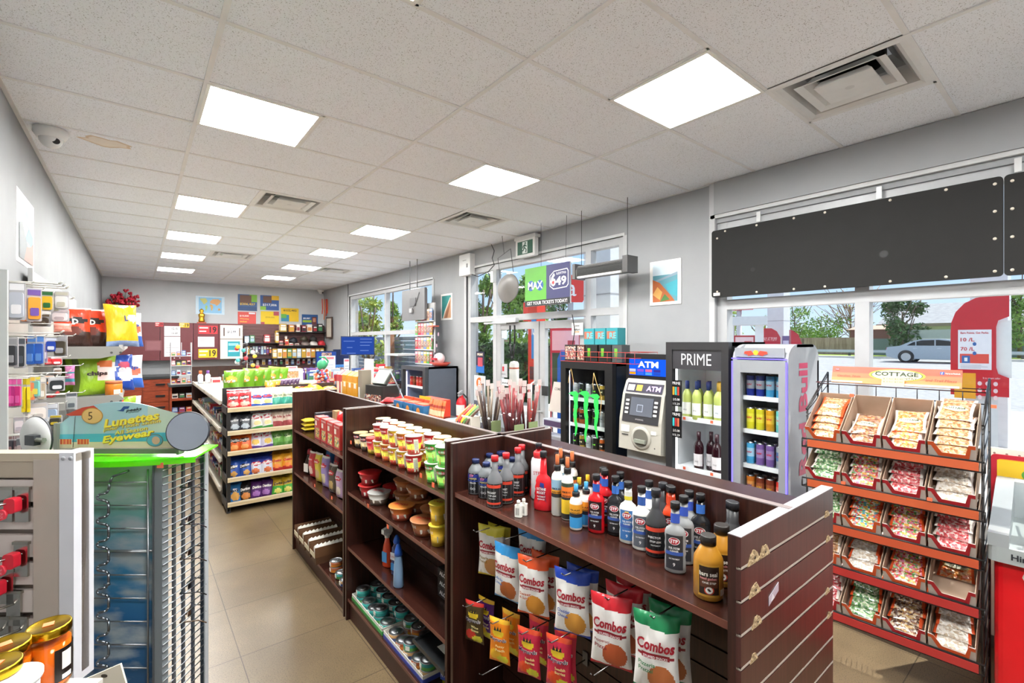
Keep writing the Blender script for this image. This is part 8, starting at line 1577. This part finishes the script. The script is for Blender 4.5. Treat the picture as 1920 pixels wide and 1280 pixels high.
# fire extinguisher
t = thing('fire_extinguisher', 'red fire extinguisher with white label left of the entrance', 'fire extinguisher', (3.88, 6.10, .46), RX+.4)
MB().lathe([(.075, 0), (.08, .01), (.08, .42), (.06, .48), (.03, .51), (.025, .54)], 'd81c28@.3', seg=24).build('cylinder', t)
m = MB(); f = cylwrap(.081)
for i in range(8): m.add([f((-.10+.025*i, 0, .24)), f((-.10+.025*(i+1), 0, .24)), f((-.10+.025*(i+1), 0, .40)), f((-.10+.025*i, 0, .40))], [(0, 1, 2, 3)], 'e6e2de')
for q in range(4): m.add([f((-.07, 0, .27+.03*q)), f((.06, 0, .27+.03*q)), f((.06, 0, .277+.03*q)), f((-.07, 0, .277+.03*q))], [(0, 1, 2, 3)], 'b0aca8'); 
for q in range(len(m.v)-16, len(m.v)): v_ = m.v[q]; m.v[q] = (v_[0]*1.01, v_[1]*1.01, v_[2])
m.build('paper_label', t); MB().box(-.015, .015, -.08, .03, .53, .55, 'a8a8aa@.25').box(-.012, .012, -.09, .02, .58, .60, 'b8b8ba@.25', rot=(.3, 0, 0)).cyl((0, 0, .53), (0, 0, .58), .02, '8a8a8c@.3', 12).build('valve', t); MB().tube([(.02, .02, .56), (.09, .02, .50), (.10, 0, .2), (.09, 0, .1)], .011, '1c1c1e@.5').build('hose', t)
MB().box(-.05, .05, .08, .1, .3, .36, 'c81c28').build('bracket', t)
# leaflet stand inside by the door
t = thing('leaflet_stand', 'clear leaflet stand with COME IN poster between door and cooler', 'stand', (3.72, 3.78, 0), RX)
MB().box(-.16, .16, 0, .02, 1.02, 1.36, 'b8aea6@.4', rot=(-.25, 0, 0)).text('COME IN', (.02, -.05, 1.29), (1, 0, 0), (0, .25, 1), .03, '4a4038', .14, .02).box(-.14, .14, -.012, -.008, 1.05, 1.16, '3a3230', rot=(-.25, 0, 0)).build('poster', t)
for q, z in enumerate((.95, .78, .6)): MB().box(-.17, .17, -.12, .02, z-.08, z, 'b8bcc4@.3').box(-.15, .15, -.122, -.12, z-.07, z-.01, ['4a3a5a', '8a8a90', '3a9ac0'][q]).build('tray', t)
MB().tube([(-.16, .02, 0), (-.16, .02, 1.05)], .008, '8a8e94@.3').tube([(.16, .02, 0), (.16, .02, 1.05)], .008, '8a8e94@.3').box(-.18, .18, -.15, .08, 0, .02, '6a6e74@.4').build('frame', t)
# ================================================================ OUTSIDE
def strip(name, pts, k, y0=-60, y1=90, kind='structure'):
    m = MB()
    for (a, za), (b, zb) in zip(pts, pts[1:]): m.quad((a, y0, za), (b, y0, zb), (b, y1, zb), (a, y1, za), k)
    o = m.build(name); o['kind'] = kind; return o
strip('ground_forecourt', [(XR+.2, -.06), (14, -.05), (17, .10)], 'concrete')
strip('ground_road', [(17, .10), (24, .28), (41.5, .60)], 'asphalt')
strip('ground_curb', [(41.5, .60), (41.52, .72), (41.9, .74)], 'c9c4ba')
strip('ground_verge', [(41.9, .74), (75, .95)], 'grass')
tag(MB().box(0, .12, -50, 80, 0, 0.002, 'd8d8d4').build('road_line', loc=(27, 0, .336)), 'thin white line painted along the road', 'road marking')
tag(MB().box(0, .12, -50, 80, 0, 0.002, 'd8d8d4').build('road_line', loc=(33, 0, .446)), 'second white line painted farther across the road', 'road marking')
t = thing('guardrail', 'galvanised guardrail beyond the road', 'guardrail', (42.5, 0, .74)); MB().box(-.03, .03, -40, 70, .24, .46, 'b4b8bc@.4').box(-.05, -.03, -40, 70, .31, .40, 'c8ccd0@.4').build('rail', t)
for y in range(-6, 42, 3): MB().box(.03, .12, y-.08, y+.08, 0, .45, '5a5650').build('post', t)
t = thing('wooden_fence', 'brown wooden board fence beyond the guardrail', 'fence', (45, 0, .74)); MB().box(0, .08, 11.6, 60, 0, 1.4, 'fence_wood').build('boards', t)
for y in range(16, 50, 4): MB().box(-.05, 0, y, y+.12, 0, 1.35, '6e5a4a').build('post', t)
t = thing('wooden_fence', 'grey-green board fence before the house', 'fence', (45.2, 0, .74)); MB().box(0, .08, -20, 11.5, 0, 1.3, '6f7f7c').build('boards', t)
t = thing('house', 'pale bungalow with grey shingle roof beyond the fence', 'house', (51, 4, .8)); MB().box(0, 9, -22, 7.5, 0, 2.5, 'dfe0da').box(-.01, 0, -14, -11, .9, 1.9, '6a7480@.3').build('wall', t)
MB().prism([(-.8, 2.4), (9.8, 2.4), (4.5, 4.4)], -23, 8.2, 'shingle', 'y').build('roof', t); MB().box(-.85, -.75, -23, 8.2, 2.25, 2.5, '8a7a68').build('gutter', t); MB().cyl((3.6, 1, 3.9), (3.6, 1, 4.8), .1, '8a2a3a').build('chimney_pipe', t)
t = thing('shed', 'small brown shed beside the house', 'shed', (47, 11.9, .8)); MB().box(0, 2.5, -1.3, 1.3, 0, 2.0, '7a4a3e').prism([(-.2, 2.0), (2.7, 2.0), (2.7, 2.4)], -1.5, 1.5, 'c8a088', 'y').build('wall', t)
# trees
def tree(u, v0, v1, w, D_, leaf, lab, n=1500, trunk='6b5a4a', bare=False, zb=None, ls=.30):
    a = P(u, v0, D=D_); b = P(u, v1, D=D_); r_ = random.Random(u); zb = b.z if zb is None else zb; H_ = a.z-zb; W_ = w/CF*D_/2
    t = thing('tree', lab, 'tree', (a.x, a.y, zb), 0, 'trees outside'); m = MB(); m.cyl((0, 0, -.2), (0, 0, H_*.7), .05*H_*.35+.04, trunk, 8, .05)
    for i in range(70 if bare else 14):
        an = r_.random()*6.28; z0 = H_*(.15+.5*r_.random()); L_ = W_*(.5+.6*r_.random()); m.tube([(0, 0, z0), (L_*.5*math.cos(an), L_*.5*math.sin(an), z0+.25*H_*r_.random()), (L_*math.cos(an), L_*math.sin(an), z0+H_*(.2+.25*r_.random()))], .035 if not bare else .03, trunk, 4)
    m.build('trunk', t); m = MB(); vs_ = []; fs = []
    cl_ = [(r_.uniform(-.7, .7)*W_, r_.uniform(-.7, .7)*W_, H_*(.18+.72*r_.random())) for _ in range(16)]
    for i in range(n):
        c = cl_[i % 16]; q = c[2]/H_; sh = 1-.75*abs(q-.35)**1.5; d = Vector((r_.gauss(0, 1), r_.gauss(0, 1), r_.gauss(0, 1))).normalized()*r_.random()**.4*W_*.42
        p = Vector((c[0]*sh, c[1]*sh, c[2]))+Vector((d.x, d.y, d.z*min(1, H_/W_/2.2))); s_ = ls*(.6+.7*r_.random()); e1 = Vector((r_.gauss(0, 1), r_.gauss(0, 1), r_.gauss(0, 1))).normalized()*s_; e2 = Vector((r_.gauss(0, 1), r_.gauss(0, 1), r_.gauss(0, 1))).normalized()*s_*.5
        k = len(vs_); vs_ += [p-e1*.5, p+e2*.5, p+e1*.5, p-e2*.5]; fs.append((k, k+1, k+2, k+3))
    m.add(vs_, fs, leaf); m.build('crown', t); return t
tree(1490, 560, 640, 75, 50, 'leaf_mid', 'dark green tree beyond the brown fence, left in the near window', 1800, zb=1.0)
tree(1540, 592, 640, 95, 52, 'leaf_mid', 'low light green bushy tree over the brown fence', 1800, zb=1.0, ls=.35)
tree(1435, 590, 640, 60, 48, 'leaf_light', 'small pale tree far behind the pump', 900, zb=1.0)
tree(1595, 535, 640, 120, 52, 'leaf_light', 'bare brown branched tree behind the window mullion', 120, '8a6a54', True, zb=1.0)
tree(1692, 552, 655, 76, 34.6, 'leaf_dark', 'leafy green tree standing before the house', 2600, zb=.9, ls=.32)
tree(1912, 520, 668, 80, 30, 'leaf_mid', 'tall green tree at the right picture edge outside', 2200, zb=.75, ls=.28)
tree(1372, 580, 640, 40, 40, 'leaf_light', 'thin pale green tree behind the white pump frame', 500, zb=1.0)
tree(905, 500, 700, 70, 17, 'leaf_mid', 'yellow-green tree outside the left sidelight', 2600, zb=-.06, ls=.2)
tree(975, 505, 720, 110, 24, 'leaf_mid', 'large tree behind the entrance doors', 3500, zb=-.06, ls=.28)
tree(1045, 540, 700, 60, 30, 'leaf_dark', 'darker tree behind the lottery sign', 1500, zb=-.06, ls=.3)
tree(690, 545, 700, 70, 19, 'leaf_light', 'leafy tree in the left half of side window', 3000, zb=-.06, ls=.17)
tree(735, 550, 700, 60, 22, 'leaf_mid', 'leafy tree in the middle of the side window', 2600, zb=-.06, ls=.18)
tree(803, 560, 700, 30, 18, 'leaf_mid', 'leafy tree at the right of the side window', 1200, zb=-.06, ls=.17)
p = P(955, 650, D=16); t = thing('hedge', 'dark green clipped hedge outside the left door', 'hedge', (p.x, p.y, -.06), 0); r_ = random.Random(4); m = MB()
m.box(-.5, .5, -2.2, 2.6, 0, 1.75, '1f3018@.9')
for i in range(2600):
    q = Vector((-.56+r_.uniform(-.05, .05), r_.uniform(-2.3, 2.7), r_.uniform(0, 1.85))) if i % 3 else Vector((r_.uniform(-.5, .5), r_.uniform(-2.3, 2.7), 1.78)); e = Vector((r_.gauss(0, .05), r_.gauss(0, .05), r_.gauss(0, .05))); f_ = Vector((r_.gauss(0, .03), r_.gauss(0, .03), r_.gauss(0, .03))); m.add([q-e, q+f_, q+e, q-f_], [(0, 1, 2, 3)], 'leaf_dark')
m.build('foliage', t)
# side window: grey wall, post, slatted fence
t = thing('slat_fence', 'grey horizontal board fence seen through side window', 'fence', (8.6, 0, -.06)); m = MB()
for q in range(12): m.box(0, .05, 15.3, 34, .05+.17*q, .20+.17*q, '7a8088@.6')
m.build('boards', t); p = P(733, 650, X=8.4); tag(MB().box(-.1, .1, -.12, .12, 0, 2.3, 'b07a5c').build('brick_post', loc=(8.4, p.y, -.06)), 'orange-brown post before the grey fence in side window', 'post')
# car
def car():
    p = P(1763, 681, D=28.5); t = thing('sedan_car', 'silver-blue sedan driving on the road, rear to the left', 'car', (p.x, p.y, .53), PI/2*-1)   # local +x heads to -y
    K = 'aab4bc@.2'; b = [(-2.42, .35), (-2.45, .62), (-2.40, .92), (-2.1, .98), (-1.75, 1.02), (-1.25, 1.28), (-.75, 1.42), (.1, 1.45), (.6, 1.38), (1.25, 1.02), (2.05, .88), (2.35, .72), (2.42, .45), (2.35, .28), (1.9, .22), (-1.9, .22)]
    m = MB().prism(b, -.88, .88, K, 'y'); m.build('body', t)
    g = [(-1.42, 1.04), (-1.12, 1.24), (-.72, 1.36), (.05, 1.385), (.52, 1.32), (1.05, 1.04)]
    MB().prism(g, -.885, .885, '20262c@.08', 'y').build('side_window', t); MB().box(-.12, -.06, -.89, .89, 1.03, 1.38, K).box(-1.0, -.95, -.89, .89, 1.03, 1.28, K).build('pillar', t)
    for x in (-1.45, 1.45):
        for y in (-.82, .82): w_ = MB().lathe([(.22, -.1, 'c0c4c8@.3m'), (.24, -.105, '1a1a1c@.6'), (.33, -.10), (.34, -.07), (.34, .07), (.33, .10), (.24, .105), (.22, .1, 'c0c4c8@.3m')], '1a1a1c@.6', seg=24, axis='y').build('wheel', t, (x, y, .34))
    for x in (-1.45, 1.45): MB().lathe([(.40, -.886), (.40, -.884)], '15181c', (x, 0, .36), 20, axis='y').lathe([(.40, .884), (.40, .886)], '15181c', (x, 0, .36), 20, axis='y').build('wheel_arch', t)
    MB().box(-2.44, -2.05, -.86, .86, .78, .90, 'b83040@.2').build('tail_lamp', t); MB().box(-1.1, -.9, -.90, .90, .86, .89, 'd0d6da@.2').box(.0, .2, -.90, .90, .86, .89, 'd0d6da@.2').build('door_handle', t)
car()
tag(MB().box(-.1, .1, -1.5, 1.5, 0, 1.9, 'a8b0a4@.5').box(-.11, -.1, -1.3, 1.3, .5, 1.3, 'c8cabc@.5').build('bus_shelter', loc=(44.0, 7.3, .75)), 'pale bus shelter panel behind the silver car', 'shelter')
# forecourt things
def column(u, D_, w, lab, h=5.0, k='d9dadc@.5'): p = P(u, 640, D=D_); return tag(MB().box(-w/2, w/2, -w/2, w/2, 0, h, k).box(-w/2-.004, w/2+.004, -w/2-.004, w/2+.004, 2.6, 2.62, 'a8a8aa').build('canopy_column', loc=(p.x, p.y, -.05)), lab, 'column')
column(1857, 8.6, .48, 'white canopy column behind the red kiosk'); column(1460, 17, .55, 'white canopy column with red emblem left in the near window'); column(1140, 7.6, .55, 'white column outside the right sidelight')
MB().box(-.01, .01, -.05, .05, -.22, .22, 'c8303a').text('3', (-.012, 0, .1), (0, -1, 0), (0, 0, 1), .12, 'f2f2f2').build('number_plate', S.objects['canopy_column.002'], (-.29, .08, 2.75))
k_ = P(1834, 640, D=7.6); t = thing('fuel_kiosk', 'red rounded fuel pump kiosk with rewards poster outside near window', 'fuel pump', (k_.x, k_.y, -.05), -YAW-.75)
RK_ = 'c8142a@.3'; pts = [(-.44, 1.0), (.46, 1.0), (.46, 1.30), (.30, 1.36), (.27, 1.46), (.27, 2.1), (.30, 2.2), (.46, 2.26), (.46, 2.60), (.16, 2.60), (-.04, 2.57), (-.22, 2.49), (-.36, 2.35), (-.43, 2.18), (-.44, 2.0)]
t.scale = (.74, .74, 1); MB().prism(pts[::-1], -.12, .3, RK_, 'y').build('shell', t); MB().box(-.2, .3, -.05, .28, 0, 1.0, 'd4d6d8@.4').build('plinth', t); MB().box(.27, .5, -.05, .25, 1.3, 2.2, 'e4e6e4@.4').build('white_side', t)
m = MB().box(-.32, .20, -.13, -.12, 1.42, 2.06, 'ebe9ee@.3')
for s_, x, z, h, k, w in (('Earn Points. Get Perks.', -.06, 2.01, .035, 'c8303a', .44), ('10 /L', -.17, 1.90, .06, 'c8303a', .22), ('70 /L', -.17, 1.75, .06, 'c8303a', .22)): m.text(s_, (x, -.134, z), (1, 0, 0), (0, 0, 1), h, k, w, .02)
m.box(-.29, .16, -.1325, -.13, 1.52, 1.67, 'e04838').box(-.26, -.13, -.1335, -.1325, 1.52, 1.64, '2a62a8').box(-.22, -.17, -.134, -.1335, 1.55, 1.61, 'f2f2f2').disc((-.06, -.1335, 1.83), .03, '2a62a8', 14, 'y').disc((-.06, -.1335, 1.68), .03, '2a62a8', 14, 'y').lines(-.28, .15, 1.43, 1.50, 3, -.1335, 'b8b8c0').build('poster', t)
MB().box(-.38, -.04, -.128, -.12, .95, 1.36, 'eda41e@.4').build('yellow_panel', t); m = MB()
for a in range(3):
    for b in range(3): m.disc((.02+.12*a, -.125, 1.2-.11*b), .035, 'e8c8cc', 12, 'y')
m.text('It is smart safer', (.2, -.127, 1.29), (1, 0, 0), (0, 0, 1), .03, 'f2d8dc', .26).build('symbols', t)
p = P(1396, 640, D=14); t = thing('fuel_pump', 'white portal framed fuel pump with red screen, far left in near window', 'fuel pump', (p.x, p.y, -.05), -YAW-.5)
MB().box(-.5, -.28, -.2, .2, 0, 2.45, 'dfe1e3@.4').box(.28, .5, -.2, .2, 0, 2.45, 'dfe1e3@.4').box(-.6, .6, -.3, .3, 2.35, 2.6, 'd4d6d8@.4').build('frame', t); MB().box(-.28, .28, -.15, .15, 0, 2.05, 'b8303a@.4').box(-.24, .24, -.155, -.15, 1.7, 2.0, 'e8c8cc').box(.0, .2, -.158, -.155, 1.78, 1.88, 'b8404a').build('pump_body', t)
p = P(1452, 622, D=15.5); t = thing('fuel_pump', 'red arched fuel pump at the foot of the left canopy column', 'fuel pump', (p.x, p.y, -.05), -YAW-.4); MB().prism([(-.45, 0), (.15, 0), (.15, 2.0), (.05, 2.2), (-.1, 2.3), (-.45, 2.3)], -.2, .2, 'b8283a@.35', 'y').text('PAY AT PUMP', (-.15, -.205, 1.95), (1, 0, 0), (0, 0, 1), .12, 'e8c0c4', .4).build('shell', t); MB().prism([(.45, 0), (.75, 0), (.75, 1.8), (.65, 2.1), (.45, 2.25)], -.2, .2, 'b8283a@.35', 'y').build('shell', t); MB().box(.2, .4, -.22, -.18, 1.2, 2.05, '6a5a8a@.4').box(.22, .38, -.225, -.22, 1.5, 1.9, 'c8c0d8').build('screen', t)
p = P(1386, 576, D=16); tag(MB().box(-.1, .1, -.42, .42, -.10, .12, 'c8303a@.4').cyl((0, 0, -.1), (0, 0, -p.z), .08, 'c8c8ca').build('canopy_fascia', loc=(p.x, p.y, p.z)), 'red fascia strip of the fuel canopy seen in near window', 'canopy')
p = P(964, 677, D=12.6); tag(MB().lathe([(.13, 0), (.13, 1.28), (.10, 1.34), (0, 1.36)], 'e6ded0@.5', seg=20).lathe([(.132, 1.15), (.132, 1.19)], 'b8583a', seg=20, caps=False).build('bollard', loc=(p.x, p.y, -.06)), 'cream bollard with red band outside the left door', 'bollard')
p = P(999, 640, D=9.0); t = thing('ice_chest', 'tall orange-red ice cabinet outside between the doors', 'cabinet', (p.x, p.y, -.06), RX); MB().box(-.14, .12, 0, .2, 0, 2.75, 'e03a1e@.3').build('body', t); m = MB().box(-.03, .10, -.01, 0, 1.55, 2.3, '3a8ad0@.3').box(-.08, .1, -.01, 0, 1.15, 1.4, '5a2a28').box(-.04, .1, -.01, 0, .75, 1.0, '2a5a3a').text('ICE', (.05, -.015, 2.1), (1, 0, 0), (0, 0, 1), .2, 'f2f2f2', .12, .02); m.build('panels', t)
p = P(1043, 640, D=8.6); t = thing('air_machine', 'blue air and water machine outside the right door', 'machine', (p.x+.25, p.y-.1, -.06), RX+.4); MB().prism([(-.25, 0), (.25, 0), (.25, 1.55), (.18, 1.72), (-.18, 1.72), (-.25, 1.55)], 0, .5, '1f5fc0@.35', 'y').build('body', t); MB().box(-.18, -.08, -.01, 0, .95, 1.1, 'e8e8ee').box(.0, .18, -.02, 0, 1.15, 1.5, '16408a').box(.02, .16, -.03, -.02, 1.2, 1.45, 'c8d4e8').disc((0, -.01, 1.62), .06, 'e8eef6', 16, 'y').build('panels', t)
p = P(1060, 625, D=9.5); t = thing('promo_frame', 'red framed promotional board on legs outside the right door', 'sign', (p.x, p.y, -.06), RX+.5); MB().box(-.32, .32, 0, .03, 1.65, 2.15, 'c8384a@.4').box(-.28, .28, -.004, 0, 1.70, 2.1, 'f0c8cc').box(.05, .2, -.006, -.004, 1.75, 1.9, 'b83a4a').build('board', t); MB().box(-.32, -.29, 0, .03, 0, 1.65, 'b8384a').box(.29, .32, 0, .03, 0, 1.65, 'b8384a').build('leg', t)
p = P(1083, 540, D=20); tag(MB().prism([(-.85, -.6), (.2, -.6), (.75, .55), (-.85, .55)], -.1, .1, 'e2382a@.35', 'y').text('ca', (-.5, -.105, -.1), (1, 0, 0), (0, 0, 1), .5, 'f2f2f2').cyl((-.3, 0, -.6), (-.3, 0, -p.z), .12, 'b8b8ba').build('canopy_sign', loc=p, rz=RX+.9), 'large red angled canopy sign beyond the lottery sign', 'sign')
p = P(1000, 580, D=14); tag(MB().box(-.30, .35, -.1, .1, -.35, .2, 'e8442e@.35').cyl((0, 0, -.3), (0, 0, -p.z), .06, 'b8b8ba').build('canopy_sign', loc=p, rz=RX+.9), 'orange-red sign block just under the lottery sign outside', 'sign')
